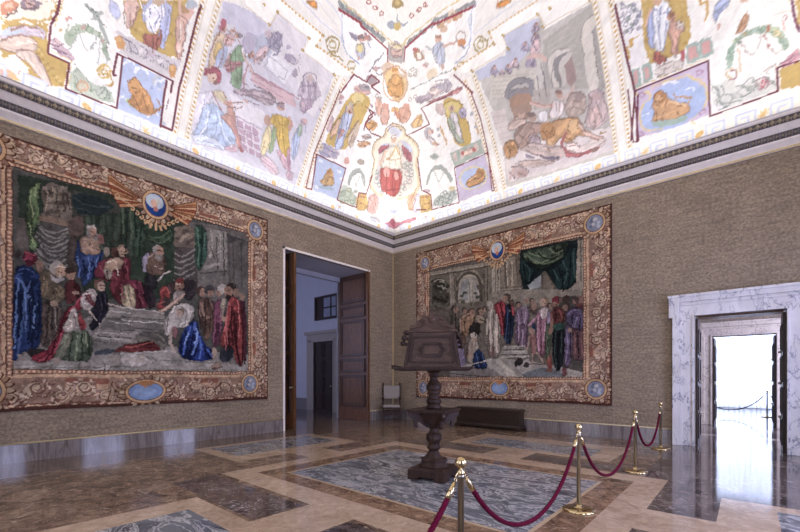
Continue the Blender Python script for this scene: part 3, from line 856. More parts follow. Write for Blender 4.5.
E|c7a08e|-495 158 10 4 0 11
S|c89a88|7.9|-424,189 2,-2 3,-5 -1,-5 -6,-7 -2,-3
D|8fb08a|67,16,20|-479,152 7,2 1,-7 -6,-16 -8,-16 -9,-17 -7,-9 -6,0 4,16 14,31
D|e2d3a4|62,18,15|-508,136 13,10 7,0 1,-9 -6,-16 -14,-25 -12,-15 -11,-5 0,12 10,28
D|d8b4c0|59,15,20|-472,106 13,-4 10,-8 7,-13 -2,-9 -10,-5 -10,4 -9,14 -5,11 0,8
D|e0c8d0|-34,18,15|-531,74 15,5 14,-4 15,-14 3,-11 -11,-6 -14,1 -18,8 -10,7 -1,8
D|b7c3e0|63,16,20|-411,165 15,17 6,0 -3,-17 -9,-24 -17,-33 -10,-10 -4,11 2,16 8,21
D|a8b8a4|63,13,25|-394,185 8,5 3,-3 -2,-13 -6,-9 -10,-6 -3,4 3,13
E|d0aaa6|-375 199 12 4 1 8
D|b98aa0|68,14,25|-443,115 5,8 1,-10 -2,-28 -4,-16 -7,-2 -1,11 4,22
D|b7a0b4|41,11,30|-376,243 21,15 14,5 9,-4 -3,-9 -15,-15 -14,-11 -14,-9 -7,2 -1,13
E|cdb6bc|-371 234 9 3 1 5
D|c8aab8|69,17,20|-453,63 13,6 6,-2 -2,-12 -6,-7 -10,-2 -5,3 -2,7
D|c3b4c2|61,16,30|-369,277 18,16 17,6 14,-3 9,-8 3,-14 -20,-14 -40,-15 -18,0 5,16
E|d3bcb8|-339 296 10 4 1 6
S|a898ac|2.3|-318,303 0,2 -1,1 -1,1 -3,1 -3,0 -3,0 -4,-1 -4,-2 -4,-2 -5,-2 -3,-2 -4,-3 -3,-2 -2,-3 -2,-2 -1,-3
D|a49cb0|48,9,30|-438,326 13,7 8,0 4,-5 -5,-9 -14,-13 -10,-7 -8,0 -1,6 4,12
E|a79ab0|-401 307 13 5 1 6
E|b3a4b4|-387 286 8 3 2 8
E|b7adc0|-385 307 8 3 1 6
P|c9c3be|269,349 47,-1 45,-1 -27,42 50,-5 47,-5 22,-27 36,0 34,0 33,-1 29,-36 29,-37 21,-33 21,-33 22,-35 21,-36 21,-36 13,-33 13,-33 -32,0 -32,1 -34,0 -35,1 -37,0 -39,1 -40,0 -43,1 -15,41 -15,39 -15,38 -15,37 -31,39 -32,38 -31,38
P|c3c6dc|269,349 46,-1 43,-1 -24,41 48,-5 45,-4 2,-23 1,-25 -28,-14 -62,1 -52,8
P|b6b1ac|463,320 25,8 24,8 23,7 22,7 28,-35 29,-37 22,-34 22,-36 21,-37 16,-29 16,-31 16,-31 16,-33 -43,8 -44,7 -46,8 -30,41 -30,39 -31,39 -14,35 -14,33 -14,32
P|b3aea8|458,333 27,4 26,5 24,3 23,4 20,-29 19,-31 25,-35 26,-36 25,-38 -2,-16 -38,12 -39,13 -41,13 -42,14 -13,31 -13,30 -13,29
S|bfbab2|1.1|471,326 27,3 25,3
S|bfbab2|1.1|476,316 29,2 28,1
S|bfbab2|1.1|482,307 31,0 30,0
S|bfbab2|1.1|487,297 33,-2 32,-1
S|bfbab2|1.1|493,287 35,-3 34,-4
S|bfbab2|1.2|499,277 37,-5 35,-5
S|bfbab2|1.2|504,267 39,-7 38,-6
S|bfbab2|1.2|510,257 41,-9 39,-8
S|bfbab2|1.2|515,246 43,-10 42,-10
S|bfbab2|1.2|521,236 45,-12 43,-12
S|bfbab2|1.2|526,226 47,-14 46,-14
S|bfbab2|1.2|532,215 49,-16 47,-15
P|dad2c8|555,311 -2,9 1,6 4,3 6,1 7,-1 6,-5 6,-10 1,-6 -1,-2 15,-26 33,-52 17,-34 3,-16 -5,-3 -13,9 -17,25 -21,38 -18,29 -14,21
P|a8a39e|584,303 3,6 24,-33 24,-34 23,-35 24,-36 -11,-7 -22,37 -21,35 -22,34
P|d8d0c9|488,289 -1,7 4,5 8,2 10,-1 12,-3 11,-4 8,-5 -1,-3 -13,-1 -7,-4 -1,-5 6,-15 15,-24 1,-10 -11,3 -14,15 -18,27
P|8e8a8c|505,282 1,5 6,3 10,0 9,-1 9,-4 0,-2 -9,-2 -4,-4 -1,-4 7,-14 13,-24 1,-7 -12,9 -12,14 -12,19
P|cfc8c2|521,277 4,5 6,2 7,1 6,-2 5,-4 0,-4 -7,-5 2,-11 12,-19 3,-11 -4,-4 -11,11 -16,26
P|a58a86|538,267 13,9 33,-47 -8,-13 -17,15
P|d0c9bf|323,324 66,-9 72,-31 16,-31 17,-31 -49,16 -52,17 -53,17
S|bcb4ac|1.3|332,314 45,-12 44,-12 42,-12
S|bcb4ac|1.3|335,306 45,-13 44,-12 42,-12
S|bcb4ac|1.3|337,297 46,-13 44,-12 43,-12
S|bcb4ac|1.3|340,288 46,-13 45,-12 42,-12
S|bcb4ac|1.3|343,280 46,-13 45,-13 43,-12
S|bcb4ac|1.3|346,271 46,-14 45,-12 43,-13
P|8f8c92|382,275 2,6 6,4 10,2 13,-1 16,-4 16,-6 14,-9 12,-14 8,-18 -19,-2 -47,15 -26,12 -4,8
P|bdb8b6|396,272 8,4 12,1 17,-4 13,-6 9,-8 -8,-4 -28,0 -17,4 -6,7
P|a57c66|388,261 24,6 42,-11 15,-26
D|a89bb2|79,14,35|426,306 -1,8 2,4 5,0 7,-3 8,-6 7,-7 4,-8 -6,-1 -17,6
E|d3b3aa|437 314 5 -2 -1 4
D|c3aeb6|77,14,35|381,319 -1,7 2,3 5,0 5,-2 8,-6 5,-6 4,-6 -5,-1 -15,5
E|d3b3aa|391 326 5 -2 -1 4
D|a89bb2|79,14,35|400,341 -1,6 1,3 5,0 6,-2 7,-6 5,-5 4,-7 -5,0 -15,5
E|d3b3aa|409 347 5 -2 -1 3
D|b6a3b4|81,13,35|416,364 -1,6 2,3 3,0 6,-3 6,-4 5,-6 4,-5 -5,-1 -13,5
E|d3b3aa|424 370 5 -2 -2 3
D|a89bb2|73,15,35|321,327 0,6 2,3 4,0 6,-2 7,-5 5,-6 4,-6 -6,-1 -15,5
E|d3b3aa|332 333 5 -2 -1 4
D|a89bb2|76,14,35|367,315 0,5 1,3 4,0 4,-2 6,-4 4,-5 3,-5 -4,-1 -12,4
E|d3b3aa|375 321 5 -2 -1 4
D|b6a3b4|80,14,35|424,345 -1,7 1,3 4,0 6,-3 7,-5 5,-5 4,-7 -5,0 -14,5
E|d3b3aa|433 352 5 -2 -2 3
D|b6a3b4|74,15,35|351,315 -1,4 2,2 3,0 3,-1 5,-4 3,-4 3,-4 -4,0 -10,3
E|d3b3aa|358 319 5 -2 -1 4
D|d9bcc0|55,17,20|431,344 5,1 7,-3 8,-8 4,-8 0,-8 -3,-4 -6,1 -7,2 -7,4 -4,7 0,11
S|d8b4aa|5.7|427,319 7,-2 13,-3 14,-6 14,-8 7,-5
E|8a7c8c|423 367 5 -2 -2 5
P|dccfcb|348,244 44,-6 25,-40 25,-42 17,-49 17,-51 -21,1 -23,49 -23,48 -31,46
S|cbbcbc|1.4|361,229 47,-8
S|cbbcbc|1.5|370,214 45,-6
S|cbbcbc|1.5|379,200 42,-6
S|cbbcbc|1.5|388,185 40,-4
S|cbbcbc|1.5|397,170 37,-3
P|a78a78|404,254 11,2 15,-1 18,-4 13,-8 10,-12 6,-13 3,-15 -2,-10 -5,-3 -9,-3 -13,-2 -12,7 -12,17 -12,17 -11,18
P|b08a72|398,254 57,-6 18,-20 -60,5
P|8f8c92|384,262 4,13 81,-27 6,-9 -55,18 -22,-5
P|b4aaa4|467,249 52,-17 8,-34 -42,6
P|c6c0bc|519,232 43,-15 41,-13 40,-14 39,-13 15,-31 16,-32 -34,-10 -41,25 -42,26 -56,21
P|ddd2d2|446,143 43,-7 42,-7 39,-6 39,-6 36,-6 36,-6 34,-5 26,-52 -39,-1 -42,-1 -45,-1 -49,3 -52,4 -55,4 -6,44
D|e2d8d8|99,19,15|541,204 15,-5 11,-8 6,-10 0,-8 -6,-5 -10,-2 -13,2 -7,7 -2,12 -1,9 0,7
S|d8b6aa|7.2|538,196 -8,3 -17,4 -16,7 -18,10 -9,5
S|d8b6aa|6.6|562,201 4,1 8,2 5,4 2,4 0,2
E|c69d8c|548 213 11 -4 -3 9
E|8e7268|544 218 11 -4 -2 5
D|d6beb2|7,17,20|418,202 5,4 12,-1 18,-5 12,-7 5,-7 -4,-4 -13,-2 -14,0 -14,3 -8,5 -1,8
E|d4b0a0|450 208 11 -3 -3 8
E|a8897c|447 213 11 -3 -2 5
D|a48a80|59,22,30|451,179 17,4 19,-2 21,-9 12,-8 5,-9 -5,-6 -15,-4 -7,-6 -1,-10 -8,-4 -14,2 -13,9 -12,16 -7,12 -1,8
E|b7988a|486 191 13 -4 -3 10
E|7f6a66|482 197 13 -4 -2 6
D|e6e2e6|81,17,12|505,194 17,-3 9,-7 2,-11 -4,-5 -9,1 -9,7 -10,13
S|b99686|7.7|523,163 -7,-2 -15,-3 -12,-7 -10,-11 -5,-5
D|b3a0a8|79,18,25|493,155 14,-3 12,-9 10,-15 -3,-5 -16,5 -12,9 -8,13
D|b7a298|65,20,22|575,197 6,7 10,0 13,-5 13,-10 11,-15 6,-11 0,-9 -8,-3 -17,1 -14,6 -11,9 -8,10 -3,11
E|a08c88|605 190 13 -4 -3 8
D|c9b2b4|95,18,20|631,190 8,0 10,-2 10,-5 9,-10 9,-14 10,-15 13,-16 3,-10 -7,-3 -7,-4 -7,-5 -12,3 -18,11 -9,13 -1,14 -4,16 -8,18
E|c3a8a6|651 176 11 -4 -4 8
S|a8949c|2.4|667,170 -2,3 -2,3 -3,3 -3,3 -4,3 -4,2 -4,2 -4,1 -3,0 -3,0 -2,-1 -2,-1 0,-3 0,-2 1,-3 3,-3
D|d6b8b4|94,15,20|650,156 12,-2 10,-10 9,-16 1,-11 -7,-5 -8,3 -11,10 -7,12 -3,13
D|c89a6a|25,30,20|526,151 7,7 9,3 12,0 13,-1 12,-1 13,-2 12,-4 12,-5 9,-7 10,-10 11,-13 6,-10 2,-8 -5,0 -12,7 -8,1 -2,-6 -7,-2 -13,1 -9,5 -5,9 -7,2 -6,-6 -6,-6 -4,-5 -6,1 -8,7 -5,8 -3,8 -5,6 -8,1 -6,5 -4,8
E|bf8c56|544 145 21 -1 -15 21
E|a87444|553 137 9 -3 -2 5
E|d9b07e|613 133 18 -5 -6 15
E|9a6c46|539 130 5 -2 -1 3
E|d7ae82|563 108 8 0 -8 11
D|c09060|57,27,30|419,157 11,2 12,-3 14,-10 9,-11 2,-13 -6,-7 -16,1 -12,4 -9,9 -5,10 -4,12
E|a87848|441 140 11 -3 -3 9
D|d8b8ac|-38,10,20|628,136 8,-9 12,-10 15,-11 16,-9 16,-8 7,-5 -4,-3 -11,4 -19,9 -15,10 -12,9 -8,10 -6,12
D|e3d3ce|-5,17,18|613,98 12,-1 12,-6 10,-8 11,-2 11,6 15,0 19,-5 9,-6 1,-7 -5,-3 -10,0 -14,0 -18,-1 -19,4 -19,8 -13,8 -6,10
S|a85a5e|8.3|599,121 -2,-5 -2,-8 2,-10 9,-10 11,-10 14,-9 17,-5 19,-2 16,0 12,1 5,1
D|b46466|-9,14,25|615,78 14,-6 15,-4 15,-2 4,-3 -5,-3 -13,1 -18,5 -12,6 -5,6
E|8f6e66|692 63 10 1 -4 5
D|c4aea8|-25,14,22|476,130 17,3 18,-2 19,-8 24,-9 29,-11 19,-11 9,-13 -2,-7 -14,-4 -21,6 -28,16 -24,12 -19,10 -16,7 -13,6
P|6a5f78|523,107 9,-7 15,-8 21,-8 16,-5 12,-1 5,-3 -2,-5 -14,2 -26,9 -20,10 -13,14
D|c7b0a8|-12,16,20|478,98 26,-3 29,-8 32,-11 21,-5 10,0 0,-2 -12,-4 -22,1 -34,6 -29,9 -23,12
D|bfa8a8|25,22,22|459,83 13,6 16,-5 19,-14 9,-9 -3,-5 -10,-1 -18,2 -15,7 -12,11
E|b79a94|496 66 17 -5 -4 12
S|c9aca4|8.6|467,90 -8,-25
P|8b7f92|492,110 6,0 11,-5 16,-10 0,-2 -18,5 -11,5 -4,4
E|a08048|698 94 9 -2 -2 3
P|f4f1ef|-221,453 67,11 45,-2 49,-2 7,-22 68,16 1,26 43,7 40,6 45,-7 42,-7 41,-7 10,-34 9,-35 -25,-15 -27,-15 47,-42 48,-42 31,-41 31,-41 31,-42 32,-44 13,-51 13,-54 -49,-2 -51,-1 -54,-2 -57,-2 -61,-1 -64,-2 -69,-2 -64,25 -62,8 -59,8 -55,7 -51,6 -48,7 -44,5 -43,6 24,40 23,40 23,39 34,43 34,42 33,41 33,40 15,24 -45,20 -2,25
P|8f9296|-225,468 39,3 41,3 10,-1 15,0 59,3 -13,-13 -41,0 -39,-1 -67,-6
P|8f9296|14,493 39,2 37,1 11,5 20,-7 53,-6 50,-7 4,-9 -39,6 -40,6 -42,7 -14,-4 -37,-3 -38,-2
E|b7c0b8|-206 468 5 0 3 3
E|c3a49c|31 492 5 0 -4 4
E|c0a0a0|-191 469 5 0 3 3
E|b7c0b8|54 490 5 0 -4 4
E|b7c0b8|-176 470 5 0 3 3
E|c3a49c|76 489 5 0 -4 4
E|c0a0a0|-161 471 5 0 3 3
E|b7c0b8|97 487 5 0 -4 4
E|b7c0b8|-145 472 5 0 3 3
E|c3a49c|118 486 5 0 -4 3
E|c0a0a0|-128 473 5 0 3 3
E|b7c0b8|139 484 5 0 -4 3
E|b7c0b8|-112 474 5 0 3 3
E|c3a49c|159 483 5 0 -4 3
E|c0a0a0|-95 475 6 0 3 3
E|b7c0b8|179 481 5 0 -4 3
E|b7c0b8|-78 476 6 0 3 4
E|c3a49c|198 480 4 0 -4 3
P|a8a0a0|-56,471 32,21 32,2 5,-34 -67,-18
E|c9a69c|-21 472 21 9 -1 11
E|b3b3ae|-22 479 13 6 -1 4
S|d8c9a0|3.3|-56,473 34,5 35,17
S|d5c48e|3.3|-224,471 37,2 40,2 41,3 45,2 38,2 36,18 47,2 45,1 42,1 29,-4
E|a85c5c|-103 512 9 4 0 4
E|efe6dc|-103 512 5 2 0 2
E|a85c5c|-81 512 9 5 0 4
E|efe6dc|-81 512 5 2 0 2
E|a85c5c|23 538 9 -4 -1 5
E|efe6dc|23 538 5 -2 0 3
E|a85c5c|46 538 9 -4 -1 5
E|efe6dc|46 538 5 -2 -1 2
E|a85c5c|65 538 9 -4 -1 5
E|efe6dc|65 538 5 -2 -1 2
E|a85c5c|-124 511 9 4 0 4
E|efe6dc|-124 511 5 2 0 2
E|a58c50|-29 556 20 11 -1 9
E|c9b06c|-29 557 10 5 -1 4
E|9aa3b0|-42 511 18 3 6 9
E|9aa3b0|-5 529 16 3 -8 2
E|c9ad5c|-24 517 12 6 -1 7
S|9fa8b4|4.5|-27,537 2,-13
S|a89456|3.5|-230,396 -1,4 -4,3 -7,-1 -8,-2 -9,-4 -7,-6 -6,-6 -2,-6 1,-4 4,-3 7,0 8,3 9,4 7,6 6,6 2,6
S|b7a568|2.9|-240,392 -1,2 -2,1 -4,0 -4,-1 -5,-2 -4,-3 -3,-4 -1,-3 0,-2 3,-1 3,0 5,1 4,2 5,4 2,3 2,3
S|a89456|3.6|-276,385 2,-4 5,-10 8,-3 13,3 11,2 11,1 5,0
S|b7a568|3.2|-176,383 -1,2 -3,1 -4,-1 -6,-2 -5,-2 -5,-4 -4,-3 -1,-3 1,-2 3,-1 5,1 5,1 6,3 5,3 3,4 1,3
S|9fb0cc|3.1|-214,450 -1,-8 -3,-17 1,-14 4,-13 8,-7 10,-1 12,-1 14,1 6,0
S|a89456|3.5|291,387 -3,6 -7,6 -7,5 -9,4 -7,2 -6,-1 -3,-3 0,-4 3,-6 7,-7 8,-5 8,-4 8,-2 6,1 3,3 -1,5
S|b7a568|2.9|281,390 -1,3 -4,4 -4,3 -4,2 -5,1 -3,-1 -1,-1 0,-3 2,-3 3,-3 4,-3 5,-2 4,-1 3,0 2,2 -1,2
S|a89456|3.6|291,395 -1,-5 -1,-11 -6,-5 -12,2 -10,1 -10,0 -4,0
S|b7a568|3.1|234,372 -2,3 -3,3 -5,3 -6,2 -5,2 -4,0 -2,-2 0,-2 1,-3 4,-3 5,-3 5,-3 6,-1 4,0 2,1 0,3
S|9fb0cc|3.0|220,460 3,-9 8,-18 3,-17 0,-14 -5,-9 -8,-2 -10,-2 -11,-1 -6,-1
D|c0c3da|59,17,25|-163,424 14,7 7,-2 2,-12 -4,-8 -9,-6 -9,-2 -9,2 -3,5 3,9
E|e0cf8c|-158 421 13 5 0 8
E|cfa394|-151 439 13 6 0 6
E|8a6a62|-153 441 13 6 0 4
D|9a93aa|14,12,30|-191,432 15,4 10,1 4,-3 -3,-3 -9,-5 -9,-1 -10,3
D|b09aa4|1,16,30|-137,454 11,0 8,0 5,-1 -4,-3 -13,-5 -8,1 -3,5
E|c98c84|-131 450 9 4 0 5
S|a8b0c8|4.4|-129,442 11,-4
S|c9a79a|5.1|-162,405 -5,-7
D|b9bfd2|62,20,25|112,446 8,5 11,-2 12,-7 9,-12 6,-15 0,-11 -4,-5 -10,4 -13,13 -11,12 -9,11
E|d2a894|126 456 12 -4 -2 7
E|a07860|123 460 12 -5 -1 4
S|d3ab9c|4.8|145,437 6,-2 13,-3 14,-3 15,-1 8,-1
S|b9a4a0|2.9|213,422 2,2 0,4 -2,3 -4,4 -6,4 -6,2 -6,1 -5,-1 -2,-2 0,-3 2,-4 4,-4 6,-3 6,-3 6,0 5,0
E|d08a54|207 420 15 -5 -2 7
S|8a7f86|3.0|204,418 16,-14
S|b8bcc4|3.2|84,457 27,-15
S|c9a79a|5.2|150,402 8,-10
E|c9a27c|125 480 12 -2 -5 7
E|d7b89c|148 478 12 -2 -5 7
E|c08a5c|171 475 11 -2 -5 7
E|d8c0a8|157 487 11 -2 -5 7
E|d3b49c|141 466 12 -2 -5 7
E|cfa88a|182 475 11 -2 -5 7
P|a8876a|44,464 9,1 9,-4 10,-9 8,-8 6,-8 -4,-2 -13,2 -11,4 -7,7 -6,6 -3,8
P|f3ece4|54,456 14,-3 7,-15 -16,5
E|b3605c|48 465 9 -3 -1 4
S|bfc3ba|3.4|62,418 -2,4 -3,3 -6,4 -6,3 -5,1 -5,0 -3,-1 -1,-3 2,-4 4,-4 5,-3 6,-3 6,-1 5,0 2,1 1,3
E|d8a2a0|91 420 9 -3 -1 4
P|e3d2b8|103,406 17,-1 13,-6 8,-10 -5,-4 -19,0 -13,6 -7,11
S|96a3a0|2.6|38,389 65,-4 47,-2 51,-6
S|8c8a92|3.3|-125,390 24,28 32,29
S|9b8f96|3.4|-64,416 -1,2 -4,1 -6,-1 -7,-2 -7,-3 -5,-4 -4,-4 -1,-3 1,-2 4,0 6,1 7,2 6,3 6,4 4,3 1,3
P|a8949a|-135,381 34,9 10,-6 -20,-18 -27,4
E|c0a0a0|-101 406 12 5 0 4
E|cdb9b4|-67 422 14 6 0 5
E|d9bfa6|-20 409 52 -4 -4 34
E|e6c58a|-19 407 43 0 -3 29
D|dba45c|53,26,20|-51,390 7,16 9,12 12,10 13,4 14,-5 8,-13 4,-14 -2,-9 -10,-4 -12,-4 -17,-5 -13,-1 -11,4
E|e3b67c|-22 432 14 6 -1 8
E|c2883c|-24 435 14 6 0 4
S|d09a54|7.4|-45,397 6,1 14,3 14,5 15,4 8,-2
S|e6c08a|6.1|-27,378 16,0 16,8
D|d3c0bc|0,17,30|120,364 17,4 17,-2 19,-9 4,-7 -11,-6 -15,-3 -18,1 -12,5 -6,10
D|c98a8c|-7,15,30|120,340 28,-5 22,-2 17,0 17,1 16,1 11,-3 6,-7 -10,-2 -25,2 -26,2 -27,4 -21,4 -15,5
E|b9b0c0|156 357 17 -6 -1 6
D|c0b4c0|42,16,30|177,365 16,-12 4,-9 -7,-5 -9,1 -9,5 -4,9 1,12
D|d1a9a0|25,9,30|-180,342 17,10 18,5 19,0 6,-4 -7,-8 -15,-8 -22,-7 -15,-1 -6,5
D|9f939c|29,7,40|-166,349 17,9 16,4 15,0 -3,-5 -20,-9 -16,-4 -11,0
D|dcae9c|68,22,20|-67,342 13,8 9,-1 6,-8 0,-12 -8,-14 -11,-10 -13,-4 -6,7 2,21
E|d6a08c|-58 347 15 6 0 7
D|d8a892|36,22,20|5,361 15,-1 14,-6 14,-11 4,-10 -7,-10 -11,-3 -15,4 -12,11 -7,18
E|d6a08c|33 355 14 -5 -1 8
E|d8b070|-16 354 18 6 -1 6
E|c98c6c|-2 346 15 -4 -1 7
D|d7b37a|39,22,25|63,314 18,8 14,-4 10,-17 -6,-8 -23,1 -14,4 -6,8
P|cfae55|-191,322 23,13 22,6 21,-2 5,-10 -11,-17 -19,-28 -29,-36 -21,-28 -14,-18 -14,-12 -14,-5 -22,-4 -30,-4 -12,4 7,13 17,24 28,35 23,29 19,23
E|e0cd86|-169 322 23 9 1 11
D|d6c3a8|59,18,20|-206,300 15,7 5,-4 -6,-14 -11,-15 -16,-14 -5,4 7,21
D|bac3de|55,21,20|-229,267 16,13 12,4 7,-2 -3,-14 -14,-23 -14,-25 -12,-25 -14,-15 -16,-4 -3,10 10,23 10,21 9,21
D|b98c84|29,10,25|-243,230 13,4 2,-3 -8,-12 -9,-9 -9,-6 -2,4 4,13
E|d2aa94|-202 285 12 5 1 8
D|d5b090|55,17,25|-273,225 14,16 11,11 8,6 -1,-7 -9,-21 -13,-19 -17,-17 -6,-1 4,16
D|d8b8c0|59,17,20|-285,239 12,9 5,-4 -5,-17 -8,-12 -13,-7 -4,4 4,15
E|caa0a0|-238 298 14 5 1 6
D|c9b4a0|56,18,30|-214,222 11,16 13,16 14,17 8,3 2,-11 -9,-21 -20,-32 -14,-11 -7,10
P|a9a4bc|-331,168 15,7 22,3 30,-1 12,-5 -6,-10 -13,-8 -21,-7 -19,-3 -17,0 -9,6 -1,10
S|c6b7c2|4.8|-259,167 -1,4 -3,2 -5,0 -7,-1 -6,-3 -6,-4 -4,-4 -1,-5 1,-3 3,-2 5,-1 6,1 7,3 5,4 4,5 2,4
E|d9c8a8|-325 161 14 5 1 7
D|d8aa7c|24,11,30|-171,224 22,12 17,6 12,-1 -6,-7 -23,-15 -17,-5 -11,2
D|a89c9c|29,9,40|-150,251 20,9 11,1 3,-5 -9,-7 -20,-8 -11,-2 -2,6
E|d8a092|-224 163 11 4 1 9
D|d7a25c|33,12,30|-135,283 13,10 14,5 15,-1 2,-5 -8,-11 -11,-7 -15,-3 -9,0 -6,4
S|a3aaa4|11.6|-219,107 2,6 4,11 8,11 13,11 12,7 12,2 9,-4 7,-8 3,-8 0,-7 0,-4
E|a89f92|-164 179 16 5 0 8
S|c3c8c0|3.7|-198,131 11,-22 15,30
P|c6cfc0|-243,95 25,4 17,-10 7,-23 -16,-13 -41,-2 -15,10 7,21
E|a8b09c|-246 78 9 3 0 4
E|c8c29c|-237 70 8 5 -3 3
E|a8b09c|-229 63 5 6 -6 1
E|c8c29c|-218 86 0 6 -7 -2
E|a8b09c|-210 78 -4 4 -6 -4
E|c8c29c|-201 71 -8 1 -4 -5
E|a8b09c|-190 94 -9 -3 0 -4
P|b7c4e2|-339,142 52,0 57,1 -21,-46 -21,-48 -96,-3 14,49
D|c8a068|60,18,22|-318,96 12,15 10,9 7,3 5,-4 2,-9 1,-11 1,-11 -10,-9 -21,-5 -14,-2 -10,1 -1,5 8,7
E|b98a50|-298 112 12 4 1 9
E|a5b8c8|-311 68 31 4 3 6
E|dfe5f0|-329 129 8 0 3 4
E|dfe5f0|-258 126 9 0 3 5
E|dfe5f0|-249 108 9 0 3 5
E|dfe5f0|-352 57 8 0 3 5
P|d8b56c|-179,90 39,9 12,-40 -62,-11
D|dcb3b0|69,24,20|-124,104 19,9 14,1 10,-9 2,-14 -7,-20 -13,-9 -19,1 -11,9 -3,19
P|cfae55|176,324 16,0 18,-6 20,-12 18,-17 14,-22 15,-23 14,-25 7,-17 -2,-10 -12,-3 -22,5 -18,12 -15,20 -14,22 -14,25 -13,22 -13,19
E|dcc878|208 297 29 -9 -4 18
D|dcd6d8|-52,19,20|207,287 14,-3 12,-10 11,-20 12,-20 12,-23 0,-10 -13,3 -13,13 -14,20 -12,21 -10,21
E|d6b09c|208 296 13 -4 -2 8
D|a9b59c|-49,15,30|200,279 8,0 11,-12 13,-24 17,-20 19,-15 4,-6 -12,2 -15,10 -18,19 -15,19 -10,18
D|b0a4c0|-48,14,25|238,286 14,-3 9,-8 5,-13 -3,-4 -12,3 -9,8 -8,12
D|d9c3c0|-48,15,20|147,324 15,-2 13,-9 12,-15 1,-7 -12,1 -14,9 -15,16
P|a9b6aa|224,190 63,1 59,1 20,-38 -56,-2 -59,-2
P|d9c3bc|235,185 14,0 10,-23 -13,0
P|d9c3bc|261,185 13,0 10,-22 -13,0
P|d9c3bc|286,186 13,0 10,-23 -13,0
P|d9c3bc|310,186 13,0 10,-22 -12,0
P|d9c3bc|334,186 12,0 11,-22 -13,0
D|d9bfb0|-2,16,25|280,182 20,0 11,-3 4,-7 -6,-5 -15,-2 -12,4 -8,8
E|c0605c|314 173 7 -2 -2 7
E|c0605c|274 176 6 -2 -1 5
P|c9bcd6|253,148 59,1 55,1 19,-49 20,-52 -58,0 -61,-1 -17,51
P|b3c0e2|279,111 -4,10 4,5 13,2 15,1 19,2 15,-2 12,-5 11,-9 10,-12 3,-11 -2,-9 -9,-7 -15,-4 -17,-2 -19,2 -16,9 -11,17
S|e0cf9c|4.2|374,97 -10,12 -15,11 -19,8 -19,4 -17,-1 -12,-5 -6,-9 3,-12 10,-13 16,-12 20,-8 20,-3 16,1 12,6 4,10 -3,11
D|c08e58|0,20,22|304,97 6,5 10,3 13,2 10,3 6,5 7,-1 9,-8 5,-9 1,-12 -5,-6 -13,0 -14,0 -14,-1 -11,4 -9,8
E|ae7c48|351 106 15 -4 -3 13
E|9b6c40|360 101 4 -1 0 2
S|a3aaa4|11.1|145,135 1,6 3,12 5,8 9,6 10,2 13,-2 14,-7 15,-12 13,-12 11,-13 5,-7
E|9aa09a|165 200 18 -5 -1 7
S|b9bfb8|3.4|178,194 -1,3 -3,3 -5,3 -5,2 -5,1 -4,-1 -2,-1 -1,-2 2,-3 3,-3 4,-3 5,-2 5,-1 4,1 3,1 0,2
S|c3c8c0|3.5|168,161 26,-35 17,22
P|c3c9c2|188,85 19,-1 21,2 22,6 17,-9 10,-22 -19,-10 -52,3 -27,9 0,15
S|a9b2ac|3.7|204,72 -1,2 -3,3 -3,2 -3,1 -4,0 -2,0 -2,-1 0,-2 1,-3 2,-2 3,-2 3,-1 4,0 3,0 1,1 1,2
S|8f9b9a|3.7|214,77 -1,2 -3,3 -3,2 -3,1 -4,0 -2,0 -2,-1 0,-2 1,-3 2,-2 3,-2 3,-1 4,0 2,0 2,1 1,2
S|a9b2ac|3.6|223,82 -1,2 -2,3 -3,1 -3,2 -4,0 -2,0 -2,-2 0,-1 1,-3 2,-2 3,-2 3,-1 4,0 2,0 2,1 0,2
S|8f9b9a|3.6|233,87 -1,2 -2,2 -3,2 -4,2 -3,0 -3,0 -1,-2 0,-2 1,-2 2,-2 3,-2 3,-1 3,-1 3,1 2,1 0,2
S|a9b2ac|3.6|248,61 -1,3 -3,2 -3,2 -3,1 -3,0 -3,0 -2,-1 0,-2 1,-2 2,-3 3,-2 4,-1 3,0 3,0 1,2 1,1
S|8f9b9a|3.6|257,66 -1,3 -2,2 -3,2 -3,1 -4,0 -2,0 -2,-1 0,-2 1,-2 2,-3 3,-2 3,-1 4,0 2,0 2,2 0,1
S|a9b2ac|3.5|266,71 -1,3 -2,2 -3,2 -3,1 -3,0 -3,0 -1,-1 -1,-2 1,-3 2,-2 3,-2 4,-1 3,0 3,0 1,2 0,1
S|8f9b9a|3.5|276,76 -1,2 -3,3 -3,1 -3,2 -3,0 -3,0 -1,-2 0,-1 1,-3 2,-2 3,-2 3,-1 3,0 3,0 1,1 1,2
E|d2c29a|251 93 15 -4 -1 7
D|c6bfc4|-32,11,30|116,281 15,-1 7,-6 0,-11 8,-12 17,-15 6,-8 -8,-1 -14,8 -20,18 -13,14 -4,10
E|dcb9a8|141 266 11 -3 -1 6
E|d8ad84|164 231 14 -7 2 4
S|cfa565|4.8|175,268 21,-34 13,-16
S|cfa565|4.4|304,236 17,-30
P|d8b56c|117,107 49,-9 12,-49 -52,3
D|dcb99c|62,25,25|67,110 10,20 11,10 11,-1 5,-15 -3,-28 -5,-19 -8,-10 -10,4 -11,19
E|c0aab8|148 112 16 -4 -1 6
P|d9c8a4|-108,208 -5,5 -1,9 3,12 8,13 11,11 13,10 14,9 8,8 0,8 5,8 10,8 11,7 12,7 14,4 15,-5 11,-8 8,-8 6,-7 3,-8 10,-8 17,-10 14,-12 11,-12 7,-12 2,-10 -1,-7 -4,-5 1,-14 7,-23 6,-21 7,-20 -5,-14 -16,-7 -28,-3 -41,2 -40,0 -37,-4 -31,0 -25,3 -15,8 -4,12 2,13 9,16 6,16 3,18
